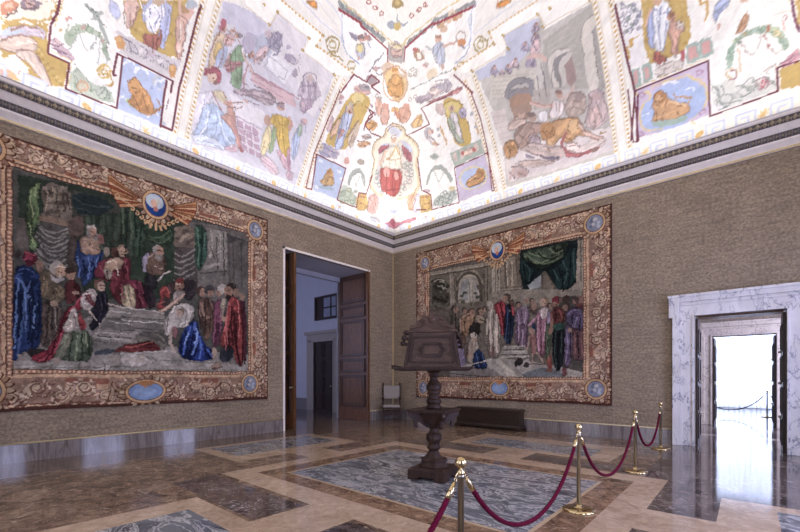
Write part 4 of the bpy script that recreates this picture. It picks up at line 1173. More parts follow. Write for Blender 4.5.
P|efe6d2|-101,210 -4,5 -1,9 4,11 6,12 10,10 13,10 16,9 9,9 0,9 4,7 7,7 9,6 11,5 12,4 12,-3 9,-7 6,-7 5,-7 4,-8 11,-9 17,-11 14,-11 10,-12 6,-10 2,-9 -1,-7 -4,-6 0,-13 6,-23 6,-19 6,-18 -4,-12 -14,-6 -26,-3 -38,1 -36,0 -32,-4 -28,0 -23,2 -14,6 -6,10 2,13 7,15 6,17 2,17
P|d8d2cc|-84,220 2,16 10,14 16,12 29,14 41,8 27,-10 16,-12 11,-13 7,-13 2,-13 -1,-12 3,-21 8,-30 -6,-19 -20,-5 -22,-2 -25,2 -28,0 -32,-4 -25,2 -19,6 -8,13 3,19 3,17 4,15
E|d5d9ec|-13 304 32 -1 -1 13
P|c6cce6|-77,241 5,9 10,8 15,9 6,-1 -4,-9 -8,-10 -10,-9 -8,-4 -6,2
P|c6cce6|21,280 17,-8 14,-9 14,-12 4,-9 -3,-5 -9,5 -16,15 -13,13 -11,9
E|c9ccd8|-13 301 20 2 -1 10
D|f1e6d6|63,37,12|-41,254 13,9 15,7 15,3 12,-9 9,-11 2,-9 -5,-9 1,-11 7,-15 -8,-4 -24,4 -27,-7 -27,-6 -10,4 9,16 6,14 4,13
D|ad5a68|39,16,25|-77,245 20,11 13,6 8,2 -2,-5 -12,-10 -12,-9 -12,-10 -7,-2 -4,8
D|b06070|-43,20,25|27,267 14,-8 12,-12 12,-14 5,-11 0,-9 -6,0 -12,8 -10,11 -10,12 -6,12 -4,10
D|b4504c|77,46,22|-76,185 6,8 15,6 25,6 25,6 22,-5 12,-11 2,-17 -2,-15 -6,-15 -8,-9 -8,-4 -18,-4 -27,-6 -19,2 -12,9 -7,14 -2,21
E|d9a49c|-44 191 15 6 -4 13
E|dba8a0|4 193 11 -2 -3 12
E|dcb9a0|-15 286 14 5 -1 9
E|ece7e4|-19 293 16 5 0 5
S|caa95e|4.7|-5,271 -4,-7 -7,-13 -10,-12 -13,-10 -7,-5
S|caa95e|3.9|-1,272 13,-24
S|e0bfa8|7.9|-47,247 -4,-6 -9,-14 -7,-11 -6,-8 -4,-4
S|a0a5a2|3.4|-78,171 -1,2 -2,1 -4,0 -4,-1 -5,-2 -4,-2 -2,-3 -1,-2 1,-3 3,-1 3,0 5,1 4,2 4,2 2,3 1,3
S|a0a5a2|3.3|51,207 -2,2 -2,3 -4,2 -4,2 -4,1 -4,-1 -2,-1 -1,-2 2,-3 2,-2 4,-3 4,-1 4,-1 4,0 2,2 1,2
S|a0a5a2|3.3|65,182 -1,3 -2,3 -4,2 -4,2 -5,0 -3,0 -2,-2 -1,-2 1,-2 3,-3 4,-2 4,-2 4,-1 3,1 3,1 0,2
S|a0a5a2|3.4|76,159 -1,2 -3,3 -4,2 -4,2 -4,1 -4,-1 -2,-1 0,-2 1,-3 2,-3 4,-2 4,-2 5,-1 3,1 2,1 1,3
S|a0a5a2|3.5|47,150 -1,3 -2,3 -4,2 -5,2 -4,0 -4,0 -2,-2 -1,-2 2,-3 2,-3 4,-2 4,-2 5,0 3,0 3,2 0,2
S|a0a5a2|3.3|58,210 -1,2 -2,3 -4,2 -4,2 -4,0 -4,0 -2,-1 0,-2 1,-3 2,-3 4,-2 4,-2 4,0 4,0 2,1 0,3
S|a0a5a2|3.3|81,183 -1,3 -2,2 -4,3 -4,1 -4,1 -4,0 -2,-2 0,-2 1,-3 2,-2 4,-3 4,-1 4,-1 4,0 2,2 0,2
S|a0a5a2|3.4|-82,154 -1,2 -2,1 -4,0 -5,-1 -4,-1 -4,-3 -2,-3 -1,-2 1,-2 2,-2 4,0 4,1 5,2 4,2 2,3 1,3
E|f3efe8|4 108 72 -17 -1 14
D|b3bfe2|-13,19,15|-40,95 29,4 29,-1 27,-2 9,-4 -9,-5 -13,-2 -18,1 -20,2 -23,-3 -15,1 -7,5
D|b9c4b0|39,15,20|-255,74 19,11 21,2 25,-6 10,-9 -5,-14 -25,-9 -43,-4 -18,5 5,13
D|d8b060|68,27,20|-175,89 24,10 13,-4 4,-16 -5,-15 -14,-14 -15,-6 -16,0 -6,11 2,20
D|dcaea6|69,28,20|-115,102 16,7 10,-5 5,-16 -3,-16 -11,-16 -14,-7 -19,0 -7,7 4,13 4,13 4,11
D|dcae90|79,30,20|67,119 13,2 9,-8 6,-19 -3,-14 -10,-7 -9,0 -7,10 -4,12 -1,16
D|d4d0e4|80,29,18|100,111 9,3 6,-10 5,-24 -3,-14 -11,-6 -9,2 -7,10 -1,13 4,17
D|d8b060|82,28,20|130,105 17,-7 14,-13 12,-18 -4,-11 -20,-1 -15,5 -9,12 -4,14 0,15
P|f2eee6|-82,75 12,29 127,5 10,-28 -14,-18 -113,-3
P|c0c9e6|-48,91 12,-3 15,0 19,4 17,0 18,4 8,-2 -1,-8 -9,-4 -16,-1 -17,1 -18,-3 -15,2 -13,8
P|a9a5ac|-116,44 14,1 14,0 13,-2 5,-4 -5,-5 -13,-4 -21,-3 -12,3 -2,9
D|c87c8c|-12,17,25|-47,38 16,6 12,8 9,9 10,2 10,-12 15,-6 19,2 24,0 28,-1 12,-4 -3,-8 -20,-1 -36,4 -21,0 -4,-3 -7,-2 -11,0 -12,0 -14,-1 -14,0 -14,2
E|b95a6c|-5 50 12 0 -1 12
E|d3b37c|-263 30 7 2 0 4
E|d3b37c|152 33 7 -2 -1 5
P|f3f1ef|612,335 34,-13 33,-12 33,-12 31,-12 31,-11 29,-12 29,-11 29,-10 27,-11 27,-10 26,-10 25,-10 25,-10 16,-25 15,-26 16,-26 15,-27 -15,-5 -16,-4 -17,-5 -17,-6 -18,-5 -18,-5 -19,-6 -37,20 -38,20 -38,20 -40,22 -41,21 -21,32 -21,32 -21,30 -21,30 -21,29
P|c6a552|674,312 35,-13 33,-12 32,-13 22,-31 22,-33 -2,-21 -30,2 -31,1 -28,33 -34,51
E|d6ba70|683 306 5 -2 -1 2
E|ad8a3a|713 285 5 -2 -1 2
E|d6ba70|742 265 4 -2 -1 2
E|ad8a3a|772 244 4 -2 -1 3
E|d6ba70|801 224 4 -2 -1 3
E|ad8a3a|734 238 5 -2 -1 3
E|d6ba70|764 217 4 -2 -1 3
E|ad8a3a|793 196 4 -2 -1 3
E|d6ba70|770 269 4 -2 -1 2
E|ad8a3a|703 285 5 -2 -1 2
E|d6ba70|733 264 4 -2 -1 3
E|ad8a3a|763 244 4 -2 -1 3
E|d6ba70|792 223 4 -2 -1 3
E|ad8a3a|724 238 5 -2 -1 3
E|d6ba70|754 216 5 -2 -1 3
E|ad8a3a|784 195 4 -2 -1 3
E|d6ba70|761 269 4 -2 -1 2
E|ad8a3a|790 249 4 -2 -1 2
E|d6ba70|724 264 5 -2 -1 3
E|ad8a3a|753 243 4 -2 -1 3
E|d6ba70|783 222 4 -2 -1 3
E|ad8a3a|812 202 4 -2 -1 3
E|d6ba70|744 216 5 -2 -1 3
E|ad8a3a|723 288 4 -2 -1 2
E|d6ba70|752 268 4 -2 -1 2
E|ad8a3a|781 248 4 -2 -1 2
E|d6ba70|714 263 5 -2 -1 3
E|ad8a3a|744 242 4 -2 -1 3
P|ebe8ea|628,316 43,-3 18,-26 17,-28 17,-29 16,-30 -35,6 -22,33 -22,33 -22,31
E|9a98aa|631 323 5 -2 -2 3
E|b4b0ba|649 311 4 -1 -3 4
E|8f9a90|666 299 3 1 -4 4
E|9a98aa|684 287 1 2 -5 3
E|b4b0ba|657 291 -1 3 -5 2
E|8f9a90|674 279 -3 4 -4 1
E|9a98aa|692 267 -4 4 -3 0
E|b4b0ba|665 271 -5 4 -2 -2
E|8f9a90|654 311 -6 3 0 -2
E|9a98aa|671 299 -5 2 2 -3
E|b4b0ba|644 304 -4 1 3 -4
E|8f9a90|662 291 -3 -1 4 -4
E|9a98aa|680 279 -1 -2 5 -3
E|b4b0ba|697 267 1 -3 5 -2
E|8f9a90|670 271 3 -4 4 -1
E|9a98aa|659 311 4 -4 3 0
S|cfa650|4.3|698,253 -13,1 11,-13 -15,2 10,-11 8,-12
S|cfa650|3.6|800,265 7,-9 10,-2 11,-15 4,-15
D|a8b4de|109,18,20|706,284 7,4 9,-1 10,-6 8,-10 3,-16 3,-16 3,-15 -3,-5 -6,4 -9,10 -11,17 -9,14 -5,12
D|eef0f8|109,18,13|707,297 16,-4 13,-8 12,-12 8,-15 5,-17 5,-16 5,-15 -4,-4 -11,7 -11,13 -11,20 -12,21 -15,22
D|a8584c|108,13,25|756,212 9,-6 10,-6 10,-8 2,-5 -6,-2 -7,1 -10,4 -7,8 -4,11
P|c99f84|704,302 7,-1 6,-5 4,-7 -1,-3 -6,1 -6,4 -5,8
S|d8b09c|5.3|704,288 5,-22
E|cf9a7c|758 258 9 -3 -5 8
E|8f5e40|754 264 9 -3 -3 5
D|d7a794|96,16,20|762,251 9,-3 11,-7 13,-11 3,-6 -6,0 0,-6 7,-11 5,-10 1,-9 -3,-2 -5,5 -8,10 -8,13 -8,12 -8,10 -5,7 -2,6
D|f0eae6|24,14,14|775,246 6,-3 7,-4 5,-7 -1,-1 -9,2 -6,4 -4,7
P|dcd2cc|774,187 17,-1 16,-5 14,-11 5,-7 -5,-3 -10,-1 -16,1 -13,7 -11,13
S|bfb4b0|2.8|792,168 -2,3 -4,3 -4,3 -4,2 -3,1 -3,-1 -1,-1 1,-3 2,-3 3,-3 4,-3 5,-2 3,-1 3,1 1,1 -1,3
S|bfb4b0|2.7|828,166 -2,3 -4,3 -4,3 -4,2 -3,0 -2,0 -1,-2 0,-2 2,-3 4,-3 4,-3 4,-2 3,-1 3,1 1,2 -1,2
P|b3545c|808,192 8,-1 11,-18 -6,-2
P|a3b8b0|715,197 18,-2 19,-33 -17,-3
P|d9a3a0|723,191 8,0 12,-22 -6,-4
P|a3b8b0|736,197 18,-1 19,-33 -17,-2
P|d9a3a0|744,191 7,0 13,-21 -6,-4
P|a3b8b0|815,198 23,-2 21,-33 -23,1
P|d9a3a0|822,193 14,-1 14,-22 -13,-1
P|a3b8b0|838,197 22,-2 21,-33 -22,1
P|d9a3a0|845,192 14,-1 13,-22 -13,-1
S|a9bfae|9.2|925,129 -3,6 -7,12 -3,11 0,10 5,5 10,1 12,-1 12,-3 12,-4 10,-6 11,-8 11,-10 8,-8 6,-7 3,-4
E|8fae9a|911 159 3 2 -4 4
E|c2cfae|912 170 4 1 -4 4
E|b3a27c|923 174 5 -1 -3 4
E|a9c0b4|937 173 6 -2 -2 4
E|8fae9a|953 170 7 -3 -2 3
E|c2cfae|973 161 7 -4 -1 3
E|b3a27c|989 148 7 -5 0 2
E|a9c0b4|1006 131 7 -6 1 2
E|8fae9a|919 142 7 -6 2 1
E|b5694c|961 167 5 -2 -2 4
E|e0cf9c|980 154 6 -2 -3 5
D|c99a74|83,15,25|906,185 -2,8 0,8 0,6 1,2 3,-2 4,-5 6,-9 2,-7 -2,-5 -4,-2 -5,1
E|b98a6c|908 205 3 -1 -2 4
S|bfb4b2|1.6|921,168 5,-6 12,-14 9,-9 7,-5 5,0 3,4 -1,7 -5,12 -3,6
S|bfb4b2|1.6|957,163 5,-6 11,-13 11,-11 11,-9 6,-4 3,2 1,1
S|d8b892|2.1|916,169 23,-38 13,-19
S|a86a6c|1.9|960,160 26,-29
D|a9b4d8|40,13,25|837,244 4,3 7,-1 10,-3 5,-5 0,-6 -3,-5 -5,-3 -1,-5 2,-7 -4,5 -11,17
E|d3a99c|865 206 4 -1 -3 5
S|b98c96|1.5|985,171 -1,2 -2,2 -2,2 -2,1 -2,0 0,-2 0,-1 2,-2 2,-2 2,-2 2,-1 1,0 1,1 0,1 -1,1
S|d09a92|1.9|984,167 11,-15
S|dcd6cf|1.5|959,183 3,0 4,2 6,-1 8,-2 4,-1
E|d2b0a0|889 231 9 -4 -2 4
S|c3a870|2.2|974,198 19,-25
D|c794a4|16,12,25|1015,100 6,2 3,4 2,6 3,3 4,1 6,-5 6,-10 -2,-7 -9,-1 -9,1 -8,4
P|dcdcd8|910,106 8,1 8,0 9,-1 11,-5 13,-11 13,-3 14,4 14,-3 16,-8 10,-7 7,-8 2,-5 -1,-2 -24,-2 -24,1 -25,0 -34,12 -14,25
S|d7c49a|3.0|947,110 -2,4 -4,4 -5,3 -4,2 -4,1 -2,-1 -1,-2 1,-3 3,-4 3,-4 5,-3 4,-2 4,-1 3,1 0,2 -1,3
S|b9a0a4|2.9|1016,74 -3,4 -5,4 -5,4 -5,2 -4,1 -2,-1 -1,-2 1,-4 3,-5 5,-4 5,-4 5,-2 4,-1 2,1 1,3 -1,4
S|c86c78|2.5|1009,76 -1,2 -2,2 -2,1 -2,1 -2,0 -1,0 -1,-1 1,-2 1,-1 2,-2 2,-2 2,-1 2,0 1,0 1,1 -1,2
S|aab0ac|2.7|958,72 -3,4 -5,3 -5,1 -4,1 -4,-1 -2,-2 0,-3 2,-3 3,-3 5,-3 5,-2 5,-1 3,1 2,2 0,3 -2,3
S|b0b4b0|2.6|990,75 -3,3 -5,3 -5,1 -5,1 -4,-1 -2,-1 -1,-3 2,-3 3,-3 4,-2 6,-2 5,0 4,0 2,2 0,2 -1,3
S|9aa29e|2.7|906,109 5,-5 11,-10 7,-11 4,-12 2,-6
S|a8aeaa|2.5|965,85 3,3 5,6 5,0 8,-6 3,-3
S|b99a9c|2.0|991,95 3,3 6,5 7,-1 6,-8 3,-4
S|c3c6c0|2.2|973,70 -1,1 -3,2 -2,2 -3,1 -2,1 -2,0 -1,-1 0,-2 2,-2 2,-2 3,-2 3,-1 2,0 2,0 0,1 0,2
S|c3c6c0|2.2|924,94 -2,2 -2,3 -3,2 -3,2 -3,0 -1,-1 -1,-1 1,-2 2,-3 2,-3 3,-2 3,-1 3,-1 1,1 1,1 -1,3
S|a9aeaa|2.1|997,73 -2,2 -2,2 -3,2 -3,1 -2,1 -1,-1 -1,-1 1,-2 1,-2 3,-2 2,-2 3,-1 2,-1 2,1 0,1 0,2
P|cdbcd6|742,156 29,0 28,0 26,0 26,0 25,0 19,-33 18,-35 19,-36 -27,1 -28,0 -28,0 -31,1 -31,0 -15,35 -15,34
P|a9bde8|778,105 -2,14 2,7 7,1 3,4 -2,6 5,4 12,0 15,0 19,2 12,-2 6,-5 10,-7 16,-11 14,-12 10,-14 5,-13 0,-11 -4,-6 -9,-2 -7,-2 -5,-4 -15,-2 -27,1 -22,4 -14,8 -13,11 -10,15
S|e0cb8a|3.0|747,147 7,-1 15,-1 10,-5 7,-9 -1,-4 -7,-1 -4,-5 0,-8 3,-11 6,-13 7,-11 10,-10 14,-6 18,-3 10,-1
S|e0cb8a|2.7|780,147 2,2 17,0 30,-2 18,-3 6,-6 10,-6 14,-7 11,-9 10,-11 7,-12 5,-11 1,-9 -4,-6 -4,-5 -4,-4 1,-5 6,-6 3,-3
S|e6ecf8|2.3|802,145 3,0 6,0 7,-2 7,-4 4,-1
S|e6ecf8|2.3|855,117 2,0 4,1 5,-1 6,-3 3,-2
S|e6ecf8|2.5|812,80 2,1 5,0 5,-1 7,-2 3,-2
S|e6ecf8|2.3|821,140 1,1 3,1 4,-1 4,-2 2,-1
S|e6ecf8|2.5|782,99 1,0 3,2 4,-1 5,-2 2,-1
S|b38cae|2.2|875,139 -1,2 -2,2 -3,1 -2,1 -3,1 -1,0 -1,-1 1,-2 1,-1 2,-2 2,-2 3,-1 2,0 2,0 0,1 0,1
S|b38cae|2.5|769,140 -1,2 -3,2 -2,1 -3,2 -3,0 -2,0 0,-1 0,-1 1,-2 2,-2 3,-2 3,-1 3,-1 1,0 1,1 0,2
S|b38cae|2.3|919,62 -1,1 -2,2 -3,2 -2,1 -3,0 -1,0 -1,-1 0,-1 2,-2 2,-2 2,-2 3,-1 2,0 2,0 0,1 0,2
S|b38cae|2.6|802,59 -1,2 -3,2 -2,2 -3,1 -3,1 -2,-1 -1,-1 0,-1 2,-2 2,-3 3,-1 3,-1 2,-1 2,0 1,1 0,2
D|c49666|0,21,20|794,119 -2,9 2,5 5,1 8,-3 9,-7 8,-7 8,-6 11,-6 13,-6 11,-6 10,-7 5,-7 2,-7 -5,-3 -9,1 -7,-1 -3,-3 -8,1 -12,7 -11,2 -7,-3 -6,2 -6,6 -2,7 -1,6 -3,8 -7,8
E|b07c48|806 124 15 -5 -5 12
E|d0a474|804 121 8 -3 -3 7
E|7f5634|800 125 2 -1 -1 1
E|7f5634|808 123 2 -1 -1 1
S|b98a58|2.8|875,84 0,4 1,7 -3,5 -7,3 -8,3 -11,2 -7,4 -3,5 -2,3
P|9fb8ac|822,77 23,-5 18,-3 13,0 8,-3 3,-5 -6,-3 -16,0 -18,2 -18,5 -11,5 -5,6
P|c6a552|1021,93 28,0 24,-43 -31,4
P|c6a552|982,195 9,-4 16,-25 15,-26 -11,11
S|d9c489|1.7|741,161 28,0 28,0 26,0 26,0 24,0
S|9a7468|1.4|-1030,69 7,4 14,10 13,7 11,3 8,1 4,-2 2,-1
S|9a7468|1.5|-1012,66 6,3 13,6 8,0 5,-5 2,-11 0,-17 0,-8
S|9a7468|1.5|-1036,56 5,1 11,2 8,-1 6,-3 5,-5 4,-8 5,-7 4,-4 2,-2
S|9a7468|1.4|-1006,92 7,4 13,9 12,5 10,4 6,-1 4,-5 2,-3
S|9a7468|1.5|-987,86 3,0 6,1 4,0 3,-2 2,-1
S|efe0d8|1.8|-1008,74 4,3 9,5 8,4 5,2 3,1
S|efe0d8|1.9|-1002,62 2,-2 5,-4 4,-5 2,-7 1,-4
S|6d5560|1.3|-1005,107 3,3 7,4 7,6 6,7 2,3
S|6d5560|1.4|-975,134 3,0 5,-1 8,3 9,6 5,3
S|6d5560|1.4|-962,146 0,-1 2,-2 3,0 6,1 3,1
E|d9b4a2|-769 229 8 4 2 5
S|9a7468|1.6|-787,213 -2,-5 -5,-8 -2,-7 1,-5 1,-2
S|9a7468|1.6|-757,231 -3,-4 -4,-10 -7,-10 -9,-11 -4,-6
S|9a7468|1.6|-777,210 -7,-15
S|8f92b8|1.7|-706,254 -2,-6 -4,-11 -6,-12 -9,-14 -5,-7
S|8f92b8|1.7|-732,237 -2,-6 -6,-10 -2,-8 1,-6 1,-3
S|8f92b8|1.7|-690,254 -4,-7 -8,-14 -9,-16 -11,-16 -5,-9
S|8f92b8|1.7|-722,244 2,-1 5,-3 -4,-8 -12,-13 -6,-7
S|ffffff|2.1|-740,226 -1,-3 0,-7 0,-5 3,-4 1,-2
S|ffffff|2.0|-748,239 0,-16
S|6f3a30|1.7|-761,188 -1,-14
S|6f3a30|1.8|-746,191 -10,-20
S|6f3a30|1.8|-734,200 -11,-22
S|9a7468|1.8|-680,246 -3,-7 -7,-15 -6,-15 -5,-16 -3,-9
S|9a7468|1.8|-664,250 -1,-5 -2,-10 -8,-15 -11,-20 -6,-11
S|9a7468|1.9|-683,221 -14,-32
S|9a7468|1.8|-668,258 3,0 6,0 4,-2 1,-3 1,-2
S|f1e4da|2.3|-671,246 -10,-24 -14,-27
S|6f7a74|1.1|-857,186 1,-1 2,-1 3,-1 5,0 2,0
S|6f7a74|1.2|-848,186 1,-3 3,-5 2,-4 4,-3 2,-2
S|6f7a74|1.2|-842,148 -2,-3 -4,-5 -2,-5 0,-4 -1,-2
S|7d9478|1.1|-897,143 1,-1 1,-1 1,1 3,2 2,2
S|7d9478|1.1|-899,136 6,4
S|7d9478|1.1|-874,156 0,-1 1,-1 2,1 3,2 1,2
S|7d9478|1.2|-877,149 6,4
S|7d9478|1.2|-856,155 1,-1 1,-1 2,1 3,2 1,1
S|7d9478|1.2|-858,147 6,4
S|7f5f78|1.1|-948,99 2,0 3,0 5,3 7,5 4,3
S|7f5f78|1.1|-945,89 3,3 8,4 6,2 3,-2 2,0
S|7f5f78|1.1|-940,109 5,-4
S|7f9480|1.2|-931,67 1,-2 3,-2 -1,-5 -5,-7 0,-5 3,-2 2,-1
S|7f9480|1.3|-910,72 2,-2 3,-4 0,-5 -3,-6 -2,-3
S|7f9480|1.3|-890,65 2,2 6,3 3,-1 2,-4 -2,-5 -6,-7 -3,-4
S|7f9480|1.2|-921,81 5,-5
S|b98f46|1.7|-863,98 0,2 -1,1 -1,0 -3,0 -2,-2 -3,-1 -2,-3 -1,-2 0,-2 0,-1 2,0 2,1 3,1 2,2 2,2 2,2
S|b98f46|1.3|-859,96 0,-3 0,-5 -2,-6 -6,-6 -5,-3 -3,1 -1,0
S|857f90|1.3|-813,166 4,1 9,1 7,-1 3,-5 2,-2
S|857f90|1.3|-777,172 3,-1 6,-2 1,-4 -5,-6 -2,-4
S|857f90|1.4|-751,169 4,0 7,0 1,-4 -5,-7 -3,-4
S|857f90|1.3|-805,157 12,-4
S|857f90|1.4|-732,167 11,-1
E|e8dfe2|-780 163 6 3 2 4
E|e8dfe2|-744 163 7 3 1 4
S|8a5a2c|1.3|-828,97 3,3 4,5 6,4 5,2 4,-2 2,-5 0,-3
S|8a5a2c|1.4|-827,77 1,-3 1,-7 2,-6 0,-5 1,-3
S|8a5a2c|1.4|-806,91 0,-4 1,-8 0,-8 0,-8 -1,-4
S|8a5a2c|1.4|-842,62 10,-5
S|8a5a2c|1.4|-829,84 2,0 5,0 5,3 5,3 2,2
S|e0b070|2.3|-807,100 9,-12 4,-16
S|6b4424|1.4|-825,91 5,1 4,2
S|9a7468|1.5|-580,271 -3,-3 -7,-6 -6,-7 -7,-6 -7,-10 -8,-13 -8,-14 -7,-13 -4,-7
S|9a7468|1.5|-566,276 -1,-3 -1,-6 -4,-7 -5,-8 -3,-4
S|9a7468|1.5|-570,271 3,0 6,-1 6,0 7,3 3,1
S|9a7468|1.5|-557,279 -4,-5 -9,-12 -9,-11 -7,-12 -8,-14 -10,-14 -6,-7
S|9a7468|1.5|-539,280 1,-2 2,-3 3,-2 3,-1 1,0
S|5f7a58|1.6|-565,247 -2,-4 -3,-8 -2,-9 -2,-11 0,-6
S|5f7a58|1.6|-551,257 -2,-5 -4,-8 -2,-9 1,-9 -2,-11 -5,-12 -3,-7
S|5f7a58|1.6|-542,243 -1,-4 -2,-8 -4,-13 -7,-16 -3,-9
S|5f7a58|1.6|-529,272 3,-14
S|8a5a60|1.6|-587,219 5,3 11,7 10,4 10,3 5,1
S|8a5a60|1.6|-587,213 21,10
S|7d5a50|1.1|-572,280 4,2
S|7d5a50|1.1|-571,279 4,1
S|7d5a50|1.1|-550,287 5,2
S|7d5a50|1.1|-548,286 4,2
S|7d5a50|1.1|-538,284 5,2
S|7d5a50|1.1|-536,283 4,1
S|7d5a50|1.2|-511,267 5,2
S|7d5a50|1.2|-509,265 4,2
S|7d5a50|1.2|-630,183 4,2
S|7d5a50|1.2|-629,182 4,1
S|9a7468|1.2|-522,271 2,-2 3,-4 5,-2 6,1 3,1
S|9a7468|1.2|-505,258 6,5 12,9 12,9 11,10 6,5
S|9a7468|1.2|-495,259 26,22
S|9a7468|1.2|-518,247 2,-2 4,-4 0,-4 -3,-3 -1,-2
S|7d7896|1.6|-451,320 1,-2 2,-5 -1,-6 -4,-6 -2,-4
S|7d7896|1.6|-432,328 -2,-4 -5,-10 -1,-6 4,-5 2,-2
S|7d7896|1.6|-415,337 -9,-17
S|7d7896|1.6|-461,312 10,1
S|7d7896|1.6|-447,290 25,19
S|8f7a86|1.3|-558,191 6,1 10,2 12,5 14,7 12,4 11,0 5,1
S|8f7a86|1.3|-550,184 7,3 14,6 15,4 16,3 8,1
S|8f7a86|1.3|-527,215 6,0 13,0 14,1 15,1 8,0
S|8f7a86|1.3|-548,207 14,-1
S|b8b2c0|1.7|-481,258 8,0 15,0 14,0 14,2 7,0
S|b8b2c0|1.6|-481,257 23,28
S|b8b2c0|1.7|-423,260 13,21
S|b8b2c0|1.7|-458,285 48,-2
S|b08a98|1.7|-525,222 10,1 20,0 22,0 24,0 12,0
S|b08a98|1.8|-517,232 37,2 40,2
S|857a8e|1.7|-407,306 2,-1 5,-3 5,-1 7,0 4,0
S|857a8e|1.7|-390,313 3,-1 7,-2 4,-5 3,-7 1,-3
S|857a8e|1.8|-397,282 2,-1 4,-2 4,1 4,3 2,2
S|857a8e|1.8|-365,326 -1,-16
E|b9afc4|-511 284 17 5 9 18
S|9f9ab2|1.5|-519,293 -2,-4 -4,-10 -2,-7 2,-5 1,-2
S|9f9ab2|1.5|-506,300 6,2 13,4 4,-3 -6,-11 -3,-5
S|8a3e4c|1.1|-646,182 4,4 9,8 9,6 8,3 7,1 5,-2 2,-1
S|8a3e4c|1.1|-639,185 4,2 9,6 8,1 5,-4 3,-1
S|8fa0c4|1.6|-662,132 -5,-8 -8,-14 -11,-17 -12,-20 -7,-10
S|8fa0c4|1.6|-648,127 -4,-8 -9,-16 -9,-17 -9,-17 -5,-9
S|8fa0c4|1.7|-638,124 -1,-5 0,-10 -6,-14 -9,-17 -5,-9
S|8fa0c4|1.7|-625,116 -3,-6 -6,-13 -2,-13 3,-14 1,-7
S|8fa0c4|1.7|-717,52 8,3 15,6 12,3 11,-1 6,0
S|8fa0c4|1.7|-706,45 9,2 16,4 16,1 16,-2 8,-1
S|8fa0c4|1.7|-682,95 4,-1 8,-2 10,1 13,4 6,3
S|eef2fa|2.5|-658,117 -4,-8 -7,-16 -8,-14 -10,-12 -5,-6
S|eef2fa|2.6|-634,116 0,-7 1,-13 4,-13 8,-12 4,-6
S|9a7468|1.6|-636,161 2,-4 2,-9 3,-7 3,-5 2,-3
S|9a7468|1.6|-609,168 5,-11
S|9a7468|1.7|-606,148 6,3 12,5 11,5 11,4 5,2
S|9a7468|1.7|-606,141 4,2 9,2 11,5 12,6 7,3
S|9a7468|1.8|-610,126 5,1 9,1 6,-7 1,-13 1,-15 1,-17 0,-8
S|9a7468|1.7|-630,114 3,0 7,0 7,-3 7,-7 3,-3
S|9a7468|1.7|-585,151 -3,-15
S|a890a4|1.4|-585,134 66,-1
S|a890a4|1.4|-590,115 58,-2
S|a890a4|1.4|-587,98 48,-7
S|a890a4|1.4|-560,134 -23,-61
S|a890a4|1.4|-540,134 -23,-62
S|a890a4|1.4|-585,134 -1,-32 -1,-34
S|a4822c|1.9|-472,175 -2,-5 -3,-11 -1,-11 3,-12 2,-13 2,-13 1,-7
S|a4822c|2.0|-445,183 -2,-6 -4,-11 -2,-13 0,-13 0,-15 0,-16 0,-9
S|a4822c|2.0|-428,184 -7,-22
S|a4822c|1.9|-463,164 23,4
S|a4822c|1.9|-488,164 -6,-15
S|a4822c|2.0|-461,149 -10,-34
S|6f5a58|1.4|-451,201 5,1
S|6f5a58|1.4|-444,200 5,2
S|6f5a58|1.4|-457,204 3,2 6,4 6,2 6,0 3,0
S|b0a070|1.4|-515,128 0,-6 0,-12 -4,-13 -9,-14 -4,-7
S|b0a070|1.4|-498,144 0,-6 0,-11 -3,-14 -8,-16 -4,-9
S|b0a070|1.5|-483,149 0,-4 2,-7 -4,-13 -10,-19 -5,-9
S|b0a070|1.5|-528,95 17,2
S|b48a9a|1.6|-478,104 2,-5 5,-11 5,-9 5,-8 2,-4
S|b48a9a|1.6|-463,93 16,-12
S|b48a9a|1.5|-537,64 6,-1 12,-2 11,-4 10,-6 6,-4
S|b48a9a|1.5|-528,72 27,-8
S|7f90b4|1.6|-415,158 -2,-7 -4,-13 -3,-16 -1,-17 -1,-9
S|7f90b4|1.5|-396,180 -3,-7 -5,-14 -6,-16 -6,-18 -2,-9
S|7f90b4|1.5|-384,196 3,-1 8,-1 2,-5 -3,-9 -1,-5
S|8f7890|1.5|-378,246 4,-2 8,-4 3,-7 -3,-8 -2,-4
S|8f7890|1.5|-346,262 1,-4 2,-6 -3,-9 -7,-10 -4,-5
S|8f7890|1.5|-383,219 18,3
S|857480|1.3|-581,179 6,0 12,2 14,3 16,4 15,1 15,-1 7,0
S|857480|1.3|-560,188 10,2 21,4 19,4 19,3 10,2
S|857480|1.3|-507,204 8,-1 15,-1 12,1 10,2 5,1
S|857480|1.3|-544,176 31,5
S|937f94|1.9|-366,278 -1,-21
S|937f94|1.9|-349,287 -3,-32
S|937f94|1.9|-328,292 -2,-29
S|937f94|1.9|-377,263 6,4 14,9 14,5 15,3 8,1
S|937f94|1.8|-353,297 -11,-12
S|937f94|1.9|-322,308 7,-11
S|7f7894|1.2|-442,324 2,-2 4,-4 4,-2 6,1 2,0
S|7f7894|1.2|-422,334 -7,-16
S|7f7894|1.2|-415,332 0,-11
S|7f7894|1.2|-442,307 16,0
S|8a8480|2.0|488,285 0,4 0,7 4,4 7,2 10,0 12,-3 6,-1
S|8a8480|2.0|523,233 -4,9 -8,17 -4,14 0,11 0,6
S|8a8480|2.0|546,226 -29,48
S|8a8480|1.8|556,307 -1,4 -2,9 1,6 5,3 6,1 6,-1 3,-1
S|8a8480|1.9|585,265 -27,38
S|8a8480|1.9|582,304 20,-31 20,-33 21,-34
S|6f6c72|1.8|381,272 1,3 3,7 6,4 9,2 13,-1 16,-4 16,-7 16,-9 7,-5
S|6f6c72|1.8|393,270 4,1 8,4 12,0 16,-3 8,-1
S|6f6c72|1.8|398,263 6,1 12,2 14,-2 16,-4 8,-3
S|6f6c72|1.8|469,274 25,-48
S|6f6c72|1.7|471,293 22,-36 22,-38
